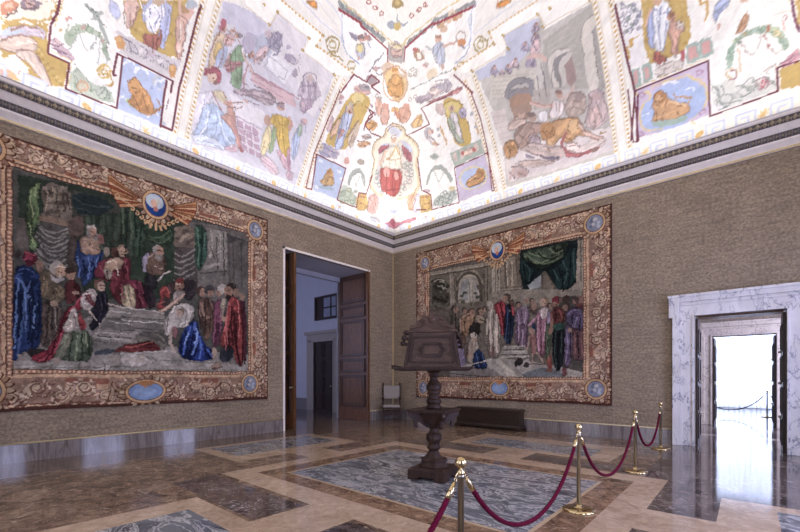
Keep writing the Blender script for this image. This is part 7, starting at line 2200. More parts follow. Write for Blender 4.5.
D|4a3430|72,19,40|-784,374 9,4 4,-5 -2,-13 -4,-9 -5,-3 -3,5 -3,12
D|2a2224|81,22,50|-745,390 14,2 8,-6 1,-17 -5,-14 -10,-13 -8,-1 -5,10 -2,13 0,17
D|a69a8c|63,26,25|-780,315 8,10 12,6 15,2 11,-3 5,-9 0,-11 -3,-13 -6,-10 -6,-9 -10,-5 -12,-1 -12,-7 -10,-13 -6,4 -2,19 3,16 6,12
E|7b6248|-759 310 9 1 0 10
E|ae8d74|-763 307 7 1 0 9
E|8a5f4c|-766 307 1 0 0 1
E|8a5f4c|-762 308 1 0 0 1
E|a8705c|-764 303 2 0 0 1
S|b0967e|6.5|-775,271 -2,-7 -5,-15 1,-14 6,-13 3,-6
D|8e5a58|81,17,30|-776,275 7,-2 4,-7 -2,-12 -3,-6 -5,1 -3,7 -1,13
D|142a66|62,41,60|-738,286 9,8 7,-4 4,-14 5,-16 7,-16 9,-12 11,-8 6,-8 2,-9 -9,-6 -20,-5 -17,-1 -16,2 -11,3 -8,4 -4,12 1,22 5,19 10,17
S|5472b4|5.4|-727,278 2,-5 4,-11 -1,-16 -7,-23 -3,-11
S|0d1a3c|6.3|-747,265 1,-9 3,-19 0,-15 -3,-12 -1,-7
E|a3886f|-680 217 7 0 0 14
D|5a4030|80,33,45|-713,351 16,3 11,-8 6,-20 0,-25 -6,-32 -7,-17 -8,-4 -7,12 -5,28 -4,26 -3,24
E|453026|-713 367 11 2 0 13
E|936c52|-708 365 8 1 0 11
E|8a5f4c|-711 366 2 0 0 1
E|8a5f4c|-705 367 2 0 0 1
E|a8705c|-707 361 2 0 0 1
E|3c3a3a|-693 374 13 2 0 13
E|8a644c|-690 365 8 1 0 9
S|99745a|6.7|-711,335 2,-8 4,-16 6,-7 7,2 3,1
D|463028|71,24,45|-692,347 10,-1 4,-8 -2,-14 -4,-6 -7,2 -4,7 -1,14
E|a89a88|-661 382 12 2 0 13
E|96745a|-669 368 6 1 0 8
D|663044|82,30,40|-679,343 9,8 7,0 6,-9 1,-17 -3,-23 -3,-25 -3,-26 -6,-15 -10,-3 -4,15 3,34 1,27 -1,20
D|9c8c70|80,20,25|-660,359 8,1 2,-8 -3,-18 -4,-18 -6,-18 -2,9 1,34
E|2c211c|-636 383 17 3 0 18
E|8f664a|-643 377 12 2 0 14
E|8a5f4c|-649 378 2 0 0 1
E|8a5f4c|-640 380 2 0 0 1
E|a8705c|-644 371 3 1 0 1
P|2e221c|-645,371 8,-3 2,-6 -3,-8 -5,-2 -6,4 -2,5 2,8
D|7c2a26|75,47,50|-638,362 9,5 10,-3 11,-14 7,-18 3,-24 1,-40 -2,-56 -7,-25 -12,4 -8,12 -3,21 -6,7 -9,-7 -9,2 -9,8 -2,14 4,20 5,21 4,21 4,20 3,19
S|b0544a|5.3|-646,326 -1,-11 -3,-24 1,-23 6,-23 3,-12
S|3e1416|7.3|-628,323 1,-18 2,-35 3,-34 7,-32 3,-17
D|2c2c34|80,31,40|-657,234 17,4 9,-8 0,-21 -9,-12 -17,-3 -9,8 0,20
E|8a6c58|-675 183 14 4 -2 8
S|4a3c34|2.9|-686,177 26,5
E|a07a60|-657 305 8 1 0 6
E|7d624c|-622 377 9 1 0 11
E|8a6a50|-606 370 8 1 0 11
D|4a1c2a|85,25,40|-610,359 11,-1 5,-43 0,-85 -3,-41 -4,3 -1,27 2,51 -4,42 -7,32
E|8b6a54|-672 369 5 1 0 7
S|8a9a5c|2.0|-1020,508 -1,-5 -1,-11 0,-9 3,-9 1,-9 -2,-10 0,-5
S|8a9a5c|2.0|-1015,521 -1,-23
S|8a9a5c|2.0|-1025,444 1,-6 3,-13 2,-11 2,-9 1,-5
S|2a3620|1.7|-1010,507 -2,-20
S|2a3620|1.7|-1017,462 -2,-6 -2,-12 0,-12 2,-11 2,-6
S|a8906c|1.7|-1000,515 1,-5 0,-10 0,-10 -2,-10 0,-5
S|a8906c|1.7|-991,526 2,-23
S|3d3226|2.1|-975,523 0,-6 1,-11 1,-11 0,-10 1,-5
S|3d3226|2.2|-967,518 1,-28
S|3d3226|2.1|-985,524 1,-9 0,-18 1,-13 1,-9 0,-4
S|b59478|1.9|-943,434 3,2 7,3 6,0 4,-2 2,-1
S|b59478|1.9|-945,417 15,6
S|b59478|1.9|-940,431 -3,-22
S|4a3226|1.5|-935,432 2,-3 2,-5 4,-3 5,0 3,0
S|4a3226|1.5|-933,454 5,0
S|4a3226|1.5|-930,447 6,1
S|5670a8|2.2|-953,399 1,-5 2,-10 0,-11 -1,-10 0,-5
S|5670a8|2.3|-936,402 1,-5 1,-10 0,-11 -1,-13 -1,-7
S|5670a8|2.3|-919,406 -4,-22
S|0f1a34|2.2|-943,393 2,-25
S|0f1a34|2.3|-926,400 -1,-29
S|0f1a34|2.3|-914,420 -2,-21
S|944048|2.4|-916,386 7,-12
S|944048|2.5|-872,408 6,-26
S|944048|2.4|-894,377 7,-12
S|34101a|2.4|-905,383 4,-21
S|34101a|2.5|-876,389 4,-21
S|d8c4a4|2.0|-903,397 2,2 6,5 4,0 4,-2 2,-1
S|d8c4a4|2.0|-887,392 4,-17
S|5a3c30|1.2|-880,427 3,1
S|5a3c30|1.2|-874,428 3,0
S|5a3c30|1.2|-878,421 5,1
S|c8b8a0|1.5|-936,461 1,2 4,2 3,1 4,-2 2,-1
S|c8b8a0|1.4|-987,371 2,1 3,3 4,0 4,-2 2,-1
S|c8b8a0|1.4|-978,357 -5,-7
S|3c568c|1.7|-1039,353 3,1 5,3 5,0 6,-3 3,-1
S|3c568c|1.6|-1040,345 8,3
S|a84050|1.3|-1030,389 1,0 4,1 4,-1 3,-1 2,0
S|a84050|1.3|-1032,373 5,5
S|5878a8|2.3|-1039,332 0,-8 -2,-18 -1,-19 0,-21 -1,-22 -2,-22 0,-12
S|5878a8|2.3|-1029,315 0,-9 1,-17 0,-18 -2,-20 0,-9
S|5878a8|2.3|-1017,289 -2,-39
S|0b142a|2.6|-1034,310 -1,-10 -1,-22 -1,-20 -1,-19 -1,-9
S|0b142a|2.7|-1023,304 0,-11 0,-24 -1,-21 -1,-19 -1,-10
S|0b142a|2.7|-1012,321 1,-11 0,-24 0,-23 -1,-24 -1,-12
S|8a7450|1.7|-1003,351 1,-6 3,-12 0,-9 -2,-9 0,-4
S|8a7450|1.8|-985,330 7,-15
S|8a7450|1.7|-1004,334 -2,-19
S|2a2018|1.7|-998,292 -1,-10 0,-20 -1,-18 -1,-16 0,-8
S|2a2018|1.7|-991,289 -1,-40
S|2a2018|1.8|-983,290 -2,-28
S|2a2018|1.8|-992,329 5,-20
S|6a5844|1.4|-995,284 -1,-47
S|6a5844|1.4|-981,294 -1,-24
S|a83444|2.5|-946,319 -4,-5 -6,-11 -6,-10 -5,-9 -2,-5
S|a83444|2.5|-975,250 -2,-7 -3,-14 -4,-13 -3,-10 -2,-5
S|a83444|2.4|-997,197 -15,-11
S|3a0a14|2.5|-966,284 -9,-26
S|3a0a14|2.4|-985,233 -1,-7 -3,-14 -5,-11 -6,-8 -3,-4
S|3a0a14|2.5|-975,271 -5,-29
S|d0c0b0|1.8|-963,288 2,1 2,3 2,-3 2,-8 0,-4
S|d0c0b0|1.8|-966,272 2,-3 3,-6 -1,-5 -5,-5 -2,-2
S|d0c0b0|1.9|-943,324 2,2 6,2 4,0 3,-4 2,-1
S|d0c0b0|1.9|-945,307 9,-3
S|6a5a50|1.5|-959,280 3,-20
S|6a5a50|1.5|-969,259 6,7
S|6a5a50|1.5|-936,321 5,-12
S|7f8a62|2.1|-969,239 -2,-6 -3,-10 -3,-10 -3,-11 -2,-5
S|7f8a62|2.2|-953,240 0,-9 -1,-16 -1,-13 -1,-8 0,-4
S|7f8a62|2.3|-940,245 2,-29
S|1e2818|2.2|-961,239 -1,-7 -1,-15 -2,-12 -2,-10 0,-5
S|1e2818|2.2|-946,244 0,-45
S|1e2818|2.3|-935,245 2,-46
S|5a3c30|1.2|-916,349 3,0
S|5a3c30|1.2|-911,347 2,1
S|5a3c30|1.2|-914,341 4,0
S|5a3c30|1.1|-983,362 2,1
S|5a3c30|1.1|-978,362 2,1
S|3a3444|1.9|-916,328 1,-6 2,-13 -1,-13 -3,-13 -2,-6
S|3a3444|2.0|-907,330 2,-22
S|d6c0a8|1.5|-935,298 2,-4 5,-9 4,-7 5,-7 3,-4
S|d6c0a8|1.6|-919,270 4,-8
S|b0a596|2.0|-926,240 6,-1 12,-1 16,-1 21,-1 10,-1
S|b0a596|2.1|-923,248 30,1 32,1
S|b0a596|2.1|-901,274 40,-3
S|b0a596|2.1|-901,296 40,-1
S|4a443c|2.1|-919,242 28,0 30,0
S|4a443c|2.1|-905,280 44,-2
S|4a443c|2.0|-928,231 19,-3
S|5f574c|1.7|-1045,172 19,1 21,1 21,1 23,0 23,1 25,1 25,1 27,1
S|5f574c|1.7|-1034,165 21,0 23,1 23,0 25,0 26,1 27,0 28,1
S|5f574c|1.4|-991,181 -6,-20
S|5f574c|1.5|-950,184 -3,-23
S|5f574c|1.6|-909,187 4,-26
S|4a6a54|3.8|-721,520 1,-10 3,-18 0,-22 -1,-25 -1,-13
S|4a6a54|3.9|-703,514 -2,-40
S|14261c|3.8|-711,523 1,-13 0,-25 -1,-23 -1,-23 -1,-11
S|14261c|3.2|-871,556 1,-18 2,-36 0,-34 -2,-32 -1,-16
S|14261c|3.2|-854,532 2,-34 2,-34
S|14261c|3.3|-841,491 -2,-33 -1,-32
S|4a5c3c|2.7|-875,545 0,-39 1,-39
S|4a5c3c|2.7|-861,530 1,-41 1,-42
S|4a5c3c|2.9|-828,475 4,-2 9,-2 12,5 14,14 7,7
S|4a5c3c|3.0|-824,466 6,-1 11,-3 12,6 12,13 6,7
S|a89c8c|2.3|-689,523 2,-8 2,-16 0,-17 -4,-18 -3,-9
S|a89c8c|2.3|-666,523 3,-68
S|a89c8c|2.3|-694,460 45,22
S|443e36|2.9|-657,526 1,-37 1,-36 0,-36
S|443e36|3.0|-631,521 1,-43 1,-43 1,-43
S|443e36|3.1|-609,515 1,-40 1,-39 1,-40
S|443e36|2.8|-689,483 11,-31
S|443e36|2.9|-716,411 67,18
S|b0937a|1.9|-828,424 11,13
S|b0937a|2.0|-815,407 16,-2
S|b0937a|2.0|-808,449 7,2
S|3a2a20|1.9|-810,423 2,-20
S|3a2a20|1.9|-824,410 5,-19
S|3a2a20|2.0|-796,426 2,-20
S|3a2a20|2.0|-809,445 4,1
S|3a2a20|2.0|-803,445 4,1
S|d8ccb8|2.0|-803,384 3,4 6,6 5,5 5,3 2,1
S|8a3a44|2.8|-854,360 2,-4 4,-9 4,-11 5,-12 2,-6
S|8a3a44|2.8|-844,367 9,-23
S|8a3a44|2.7|-879,356 4,-28
S|2a0c14|2.8|-850,351 2,-7 3,-14 2,-11 1,-8 1,-3
S|2a0c14|2.8|-839,363 9,-34
S|bfa878|1.8|-871,353 1,-6 2,-12 2,-11 2,-9 1,-5
S|bfa878|1.8|-861,354 5,-29
S|5a4a34|1.8|-874,347 2,-29
S|5a4a34|1.8|-865,354 4,-39
S|b0a596|2.4|-879,305 10,1 21,1 21,0 20,-3 11,-1
S|b0a596|2.5|-879,279 26,0 28,1 29,1
S|b0a596|2.5|-879,206 28,3 29,4 31,3
S|4a443c|2.5|-879,286 27,0 28,1 30,1
S|4a443c|2.5|-854,264 28,0 30,0
S|4a443c|2.3|-879,257 25,1
S|a84a3c|2.5|-803,349 3,4 7,9 5,1 3,-8 1,-4
S|a84a3c|2.5|-808,322 12,7
S|a84a3c|2.3|-871,221 6,1 13,2 13,4 13,6 7,3
S|3a100e|2.5|-796,344 7,-9
S|3a100e|2.4|-854,217 6,2 13,3 12,1 10,-1 5,0
S|3a100e|2.4|-833,228 18,4
S|c8a88c|2.0|-752,354 -6,-6 -11,-13 -12,-11 -13,-11 -7,-5
S|c8a88c|2.1|-770,375 9,4
S|4a2e24|1.5|-765,371 4,1
S|4a2e24|1.6|-758,372 3,0
S|4a2e24|1.6|-763,364 6,0
S|cfc4b4|2.6|-779,308 2,4 5,8 7,6 10,2 5,1
S|cfc4b4|2.6|-742,320 1,-5 3,-11 -2,-10 -5,-10 -2,-5
S|cfc4b4|2.5|-791,283 7,-21
S|cfc4b4|2.6|-760,280 15,10
S|6a5c50|2.1|-757,324 15,-15
S|6a5c50|2.1|-772,295 3,-1 8,-2 2,-4 -4,-7 -2,-4
S|6a5c50|2.0|-787,294 -2,-27
S|6a5c50|2.1|-747,303 -3,-22
S|3c5ca8|4.2|-737,277 -3,-8 -5,-17 -4,-16 -2,-17 -1,-8
S|3c5ca8|4.4|-716,257 1,-7 3,-13 0,-14 -3,-14 -1,-7
S|3c5ca8|4.3|-727,289 -2,-27
S|3c5ca8|4.5|-700,225 14,-14
S|081230|3.7|-729,267 -2,-10 -3,-19 -3,-17 -2,-13 -1,-7
S|081230|3.6|-757,249 -1,-38
S|081230|3.9|-705,236 5,-28
S|081230|3.8|-719,240 -8,-33
S|7f9ad0|2.7|-724,276 1,-4 3,-8 -1,-10 -4,-11 -2,-6
S|7f9ad0|2.6|-742,261 -8,-28
S|c05a50|2.9|-643,350 -1,-9 -3,-18 -3,-19 -3,-21 -2,-10
S|c05a50|3.0|-618,359 1,-13 3,-26 1,-25 -2,-24 0,-12
S|c05a50|2.9|-655,262 6,-35
S|3a0f10|4.2|-634,340 0,-15 -2,-30 1,-25 3,-20 1,-10
S|3a0f10|4.3|-606,337 1,-18 1,-36 0,-36 -1,-36 -1,-18
S|3a0f10|4.2|-622,294 1,-39 1,-38
S|3a0f10|4.1|-643,274 3,-46
S|8a6a58|2.2|-716,340 3,-38
S|8a6a58|2.3|-692,349 9,-21
S|2e1e18|2.8|-705,347 1,-8 2,-17 0,-22 -2,-28 -1,-14
S|2e1e18|2.8|-689,316 -3,-51
S|2e1e18|2.7|-719,329 6,-55
S|8a4a60|2.8|-675,340 0,-12 -2,-22 -2,-25 -2,-26 -1,-12
S|8a4a60|2.9|-660,330 -6,-58
S|3a241c|1.8|-644,380 4,1
S|3a241c|1.8|-650,378 3,1
S|3a241c|1.6|-715,366 3,0
S|3a241c|1.7|-692,366 3,0
'''
ART_RIGHT = '''
P|5b5142|171,541 64,-1 60,-1 57,-1 54,-1 51,-1 48,-1 46,0 43,-1 42,-1 39,0 2,-39 3,-38 2,-38 2,-38 2,-38 2,-37 3,-38 2,-38 2,-37 2,-37 -37,-1 -38,0 -41,0 -42,0 -45,0 -47,0 -49,-1 -53,0 -55,0 -58,0 -61,0 0,55 0,56 0,55 0,55 0,56 0,55
P|6b604c|177,522 68,-3 64,-2 61,-2 56,-2 85,-5 0,-51 0,-51 0,-50 -49,5 -50,5 -54,6 -57,6 -60,7 -64,7 0,65
P|8a7d66|174,523 66,-2 62,-1 59,-2 55,-1 3,-12 -55,1 -59,2 -62,2 -66,2
P|46402f|192,493 9,4 12,0 12,-3 11,-6 9,-7 7,-11 4,-13 2,-24 1,-33 -18,-15 -38,4 -19,27 2,51
P|8f8a78|219,485 12,-1 9,-5 5,-8 3,-9 3,-11 -6,-6 -15,0 -11,4 -6,9 -3,10 2,11
E|33301f|190 488 10 -2 0 6
E|4b4634|210 461 9 2 -3 6
E|2a281a|230 434 6 5 -5 4
E|5d5844|249 408 3 8 -7 2
E|33301f|206 482 -2 8 -7 0
E|4b4634|225 455 -6 8 -6 -2
E|2a281a|244 428 -9 5 -3 -4
E|5d5844|201 409 -10 2 -1 -6
E|33301f|221 475 -10 -1 2 -6
E|4b4634|240 448 -7 -5 5 -5
E|2a281a|197 430 -4 -7 7 -3
E|5d5844|216 403 1 -8 7 0
E|33301f|236 469 5 -8 6 2
E|4b4634|192 451 8 -6 4 4
E|2a281a|212 424 10 -3 1 5
E|5d5844|231 397 10 1 -2 6
E|33301f|251 463 7 4 -4 5
E|4b4634|207 445 4 7 -6 3
E|2a281a|227 418 0 8 -7 1
E|5d5844|246 391 -4 8 -6 -2
E|33301f|203 466 -8 7 -5 -4
E|4b4634|223 439 -10 3 -2 -5
E|2a281a|242 412 -10 0 1 -6
E|5d5844|198 487 -8 -4 4 -5
E|33301f|218 459 -5 -6 6 -4
E|4b4634|238 432 -1 -8 7 -1
P|9b9079|293,452 3,13 5,11 8,7 10,5 13,1 12,-2 11,-5 8,-8 5,-11 4,-11 1,-12 0,-22 -1,-31 -19,-14 -38,4 -21,19 -1,33
P|8a8a82|305,460 9,11 13,4 17,-3 12,-9 8,-16 4,-16 0,-17 -16,-9 -34,0 -17,12 0,25
E|7d775c|304 409 9 -1 0 6
E|a89d84|327 398 9 -1 0 6
E|6a6650|350 387 9 -1 0 6
E|7d775c|311 383 9 -1 0 6
E|a89d84|335 401 9 -1 0 6
E|6a6650|357 390 9 -1 0 6
E|7d775c|319 386 9 -1 0 6
E|a89d84|342 375 9 -1 0 6
E|6a6650|365 394 9 -1 0 6
P|a39882|337,472 14,-5 6,-24 -2,-43 -6,-21 -11,1 -6,24 -2,47
S|4d4433|7.3|289,446 1,6 3,14 5,11 10,10 11,6 13,1 12,-2 13,-6 9,-9 7,-11 4,-13 2,-13 0,-7
S|8a7d66|4.2|283,449 1,7 3,15 6,13 11,10 13,6 14,2 15,-3 15,-6 11,-11 9,-14 4,-14 2,-15 0,-7
P|8a7c64|260,505 23,2 3,-64 3,-63 -25,2 -2,62
P|4f4636|283,497 11,-37 -2,-81 -7,1 -1,58
P|7c6f59|247,454 51,0 -2,-12 -46,-1
P|4a4233|371,444 14,2 -2,-77 -8,1
P|54493a|363,449 27,-1 -1,-14 -23,1
P|7b6e58|387,515 24,-4 -1,-58 -2,-57 -18,-7 -1,63
P|978a72|416,493 31,4 0,-83 -31,0
S|6b604c|3.9|429,491 1,-77
P|5a503f|444,493 10,3 -1,-78 -8,-4
P|9a8a6e|453,512 43,1 4,-84 -46,3
S|6b5d48|4.2|471,506 3,-75
S|b3a284|3.3|463,508 2,-76
P|5a4c3a|491,512 10,0 2,-83 -8,1
P|8f8068|447,430 58,-1 6,-12 0,-11 -64,4
P|847660|406,410 51,1 2,-21 -56,7
P|16211f|510,531 43,-1 42,0 39,-1 38,-1 0,-39 1,-39 1,-39 -36,-25 -55,-1 -59,-2 -8,44 -9,43
P|7d6f58|446,510 46,8 6,-52 6,-51 -58,-4 0,50
S|5c503e|4.7|462,510 1,-48 2,-47
S|97886c|4.1|477,512 3,-47 2,-47
P|8f8068|446,423 67,-4 3,-28 -70,2
D|33402c|15,74,60|521,525 21,0 32,0 40,-1 24,0 10,1 0,-10 -10,-20 -12,-13 -12,-5 -15,-5 -16,-5 -15,0 -14,7 -14,10 -14,16 -10,12 -4,9
S|5a6748|4.3|524,517 9,-7 17,-14 17,-11 16,-7 19,1 21,7 10,4
S|47553a|3.7|564,520 5,-6 11,-13 14,-8 16,-3 7,-2
D|152724|56,65,50|519,505 19,-19 13,-12 9,-5 -3,-13 -14,-19 -11,-7 -9,7 -7,12 -6,18 -2,19 1,19
D|142623|58,65,50|592,461 17,8 23,16 27,26 14,-15 0,-53 -6,-33 -13,-14 -11,-7 -10,-1 -10,6 -11,15 -11,17 -12,21
P|8a8e88|533,425 39,23 2,-38 -32,-6
P|66665a|536,410 36,6 0,-16 -36,2
P|5e5240|574,456 11,1 32,-53 0,-26 -45,17
D|6a5c48|85,29,35|578,447 13,-2 21,-40 -2,-26 -35,15
P|8d7f67|673,523 19,1 1,-39 0,-38 1,-39 -26,-6 1,40 2,41
S|5f543f|3.4|680,521 1,-55 0,-56
S|5f543f|2.9|688,522 1,-38 0,-37 1,-38
P|8f8169|643,390 25,22 33,0 0,-25 -53,-8
P|6f634f|524,401 51,4 58,-19 68,6 0,-31 -41,5 -43,6 -45,5 -48,6
P|6b604e|263,404 59,-4 55,-3 53,-3 49,-4 48,-2 44,-3 43,-3 41,-3 38,-2 0,-38 0,-38 0,-38 0,-38 0,-38 0,-38 -38,0 -41,-1 -43,0 -44,0 -48,-1 -49,0 -53,0 -55,-1 -59,0 0,52 0,51 0,52 0,51
P|81755f|399,416 61,6 52,-7 49,-7 46,-7 45,-6 41,-6 0,-36 -36,4 -38,5 -40,5 -42,5 -44,5 -46,5 -48,6
P|453e33|622,380 71,-9 1,-41 1,-41 0,-41 1,-40 0,-41 -36,0 -38,0 0,43 0,42 0,43 0,43
P|8d8270|452,247 72,0 14,-33 -49,-1 -52,0
P|a09684|460,249 68,-1 0,-9 -71,0
P|a09684|451,233 80,-1 2,-8 -84,1
P|9a907f|263,184 56,12 53,11 50,10 47,-6 45,-7 43,-6 40,-5 50,-14 46,-12 0,-15 -38,0 -41,-1 -43,0 -44,0 -48,0 -49,0 -53,-1 -55,0 -59,0
P|b0a58f|422,214 19,-1 39,-33 37,-32 -39,-1
P|6d706e|530,172 37,10 30,0 25,-10 13,-9 0,-8 -27,-4 -55,-1 -32,4 -7,9
P|7e756a|263,184 74,1 69,1 61,-35 -47,-1 -50,0 -52,0 -55,0
D|4c4436|78,48,45|271,382 15,2 10,-14 5,-30 -1,-22 -7,-15 -10,-7 -13,1 -7,22 0,41
E|3b2f26|278 383 14 -2 0 13
E|8a6a50|284 379 10 -1 0 11
E|8a5f4c|281 381 2 0 0 1
E|8a5f4c|288 380 2 0 0 1
E|a8705c|285 375 3 0 0 1
D|8a6642|61,46,40|308,359 20,7 15,0 10,-6 3,-12 -4,-18 -8,-19 -13,-21 -12,-7 -11,8 -6,19 -2,30
E|5a4230|340 366 14 -1 0 13
E|9a7455|346 362 10 -1 0 11
E|8a5f4c|343 364 2 0 0 1
E|8a5f4c|350 363 2 0 0 1
E|a8705c|347 358 3 0 0 1
D|2e2722|67,45,40|350,330 16,2 9,-9 3,-22 -9,-13 -18,-4 -13,2 -6,10 0,12 6,14
D|96815f|13,30,35|366,354 17,-5 8,-8 0,-11 -7,-5 -15,2 -8,8 -2,14
E|4c392a|374 365 12 -1 0 12
E|9a7658|379 362 9 -1 0 10
E|8a5f4c|376 363 2 0 0 1
E|8a5f4c|382 363 2 0 0 1
E|a8705c|380 358 2 0 0 1
D|6a4a34|78,35,40|303,308 9,-4 6,-12 4,-18 -3,-13 -11,-7 -6,11 -2,30
D|7d6f86|84,43,35|289,282 15,-6 11,-22 6,-38 1,-22 -4,-7 -10,-2 -15,4 -9,26 -2,47
D|5a5064|84,44,35|269,301 13,-8 6,-30 1,-50 -6,-27 -13,-1 -7,29 0,61
D|a2937c|67,37,30|344,283 12,3 8,-7 4,-16 1,-17 -2,-18 -5,-15 -8,-10 -10,-4 -13,4 -5,13 2,22 3,19 4,17
E|a98a6c|354 283 10 -1 0 11
E|b0a28c|351 290 13 -1 0 9
D|182848|67,43,50|360,242 12,1 13,-12 12,-26 4,-15 -4,-6 -11,-3 -19,1 -12,4 -6,8 -1,14 4,22
E|a98568|337 227 10 0 0 13
D|5a4a40|78,30,40|320,265 9,2 3,-11 -2,-24 -4,-12 -6,0 -3,11 -1,23
D|a0917c|79,45,28|406,365 8,11 8,1 8,-9 7,-14 8,-18 6,-15 3,-10 -2,-10 -7,-10 -3,-21 2,-31 -5,-19 -11,-7 -10,1 -8,7 -5,20 -2,31 -2,24 -4,14 0,18 4,21
E|a98a70|414 376 9 -1 0 11
E|a2947f|411 382 11 -1 0 10
S|ae9377|5.7|434,328 20,-19
D|8f6c5e|84,28,30|407,255 10,3 8,-10 6,-21 -3,-11 -12,-1 -8,9 -4,19
D|7d6e5c|79,28,35|394,326 7,3 3,-18 -1,-39 -3,-17 -6,4 -3,18 0,32
D|7c1a24|68,44,45|434,386 15,4 10,-5 5,-13 2,-26 -2,-41 -4,-21 -8,-1 -5,12 -4,26 -6,20 -7,13 -4,12 0,13
D|1c2536|81,43,45|466,375 13,2 8,-11 4,-24 0,-31 -4,-37 -9,-18 -14,1 -7,17 2,35 1,29 0,24
E|453428|467 397 13 -2 0 13
E|8f6a4e|462 394 10 -1 0 11
E|8a5f4c|457 396 2 0 0 1
E|8a5f4c|464 395 2 0 0 1
E|a8705c|461 390 3 0 0 1
D|5a161e|68,26,40|482,376 7,-6 4,-11 0,-15 -3,-6 -5,4 -4,11 -2,17
S|8f6e54|5.6|478,355 15,5
D|7b6170|63,38,35|502,360 13,7 10,-1 9,-7 4,-11 0,-15 -2,-16 -6,-16 -8,-9 -12,-2 -9,7 -6,17 -1,17 1,17
D|6b5060|85,38,40|502,310 20,2 10,-16 2,-33 -4,-18 -11,-3 -10,3 -11,9 -5,17 0,26
E|8a8172|522 383 12 -2 0 13
E|9a7a60|527 379 9 -1 0 11
E|8a5f4c|524 381 2 0 0 1
E|8a5f4c|531 380 2 0 0 1
E|a8705c|528 375 3 0 0 1
P|8b8274|522,373 6,-1 2,-5 -1,-9 -4,-3 -5,3 -2,5 0,7
D|5d4636|58,28,40|540,366 10,2 7,-5 3,-14 -3,-8 -8,-2 -7,6 -5,13
E|8f6c54|553 360 8 -1 0 10
D|8f5a66|80,41,38|559,341 8,7 9,2 10,-3 5,-11 0,-19 -2,-25 -3,-32 -2,-24 -2,-16 -5,-6 -8,3 -7,17 -5,29 0,23 3,16 0,15 -3,13
E|7d6040|582 371 12 -1 0 13
E|a07f64|577 369 9 -1 0 11
E|8a5f4c|572 371 2 0 0 1
E|8a5f4c|579 370 2 0 0 1
E|a8705c|576 364 3 0 0 1
S|9c6870|8.6|565,336 -4,-5 -9,-9 -7,-7 -7,-6 -3,-3
D|b39c90|58,27,25|574,355 11,-1 7,-6 1,-10 -3,-9 -8,-9 -6,0 -5,10 -3,10 0,10
D|1f2c4c|80,21,40|546,312 6,1 4,-6 1,-13 -2,-7 -6,-1 -3,6 -2,13
D|8a5a50|80,24,30|541,281 7,3 6,-7 5,-17 1,-16 -3,-16 -5,-8 -5,0 -3,8 -2,17 -1,14 -2,14
E|9d7a60|545 289 9 -1 0 10
S|a5836a|5.3|546,223 0,-33
S|a5836a|5.2|558,226 4,-3 6,-7 6,-9 5,-12 2,-5
S|a5836a|4.7|538,273 -7,-36
P|a59a8a|502,206 10,-3 11,1 10,6 6,-4 2,-15 -2,-10 -5,-4 -5,0 -6,5 -6,0 -9,-5 -6,1 -4,6 -2,9 0,10
E|2c2420|507 201 11 0 0 11
E|342a25|528 191 9 0 0 7
E|2c2420|496 195 5 0 0 8
P|6f1a22|605,376 3,5 5,2 6,0 5,-3 2,-7 0,-5 -3,-5 -5,-3 -8,0 -4,3 -2,7
E|7f5a42|611 358 8 -1 0 9
D|5c2a22|64,34,40|608,350 14,3 10,-5 6,-13 2,-13 -2,-12 -7,-7 -14,-2 -10,2 -7,7 -2,12 2,18
D|3e4c34|82,32,45|585,313 8,9 6,-5 3,-20 0,-28 -3,-38 -3,-24 -3,-9 -4,6 -5,23 -3,29 0,35
D|171a1c|85,36,40|612,295 17,2 9,-12 2,-25 -2,-31 -6,-37 -7,-19 -8,-2 -6,13 -5,27 -2,31 0,35
D|2d5140|11,26,40|609,305 17,1 10,-3 3,-8 -6,-6 -15,-3 -10,3 -5,10
S|8a6248|8.9|600,332 1,-8 1,-16 -1,-13 -2,-11 -2,-5
D|8a3c2c|80,23,40|591,219 6,2 5,-10 3,-21 -2,-11 -8,-1 -5,9 -1,21
E|7a4a38|597 175 9 0 0 6
D|8f7a8c|80,20,30|591,341 6,3 3,-8 -2,-19 -3,-11 -3,-3 -3,8 -1,19
D|4f4158|54,36,40|647,340 12,5 11,-1 12,-6 7,-15 2,-24 -5,-16 -10,-8 -9,0 -5,10 -7,10 -8,9 -4,12 -2,14
D|5a3a3a|85,31,45|662,289 19,-1 10,-20 1,-40 -4,-22 -8,-6 -9,0 -10,7 -6,23 -2,40
D|5d4c62|85,30,40|645,300 9,-7 4,-28 -2,-49 -4,-27 -8,-6 -5,12 -3,31 0,31 3,31
E|33271f|644 349 9 -1 0 11
E|7d5c46|640 347 7 -1 0 9
E|8a5f4c|636 349 1 0 0 1
E|8a5f4c|641 348 1 0 0 1
E|a8705c|639 344 2 0 0 1
E|7d5a45|682 363 10 -1 0 13
E|3a2a22|642 370 11 -1 0 11
D|5a2e26|37,22,40|671,356 13,-2 7,-5 0,-9 -5,-3 -12,5 -7,5 -2,6
E|8f6c52|653 284 5 0 0 6
D|6a3a38|61,19,40|635,180 6,2 3,-5 2,-11 -3,-6 -8,-3 -3,5 0,12
P|4c453b|659,195 25,5 12,-6 0,-18 -10,-6 -22,6 -13,6 -3,7
S|c8b89c|3.7|414,365 -1,-14 -2,-28 0,-32 2,-35 1,-18
S|c8b89c|3.7|434,349 -1,-16 -2,-31 0,-29 2,-28 1,-14
S|c8b89c|3.7|402,338 -3,-49
S|5a4c3c|3.7|424,357 -1,-17 -2,-35 0,-35 1,-35 0,-18
S|5a4c3c|3.6|441,321 -2,-63
S|5a4c3c|3.7|406,302 2,-56
S|a83440|4.3|437,376 3,-10 6,-22 4,-23 3,-24 1,-12
S|a83440|4.3|456,381 4,-35
S|a83440|4.2|485,368 4,-25
S|34080e|4.3|445,383 9,-43
S|34080e|4.3|458,333 0,-41
S|34466a|4.3|471,359 -1,-12 -2,-24 -2,-23 -2,-24 0,-12
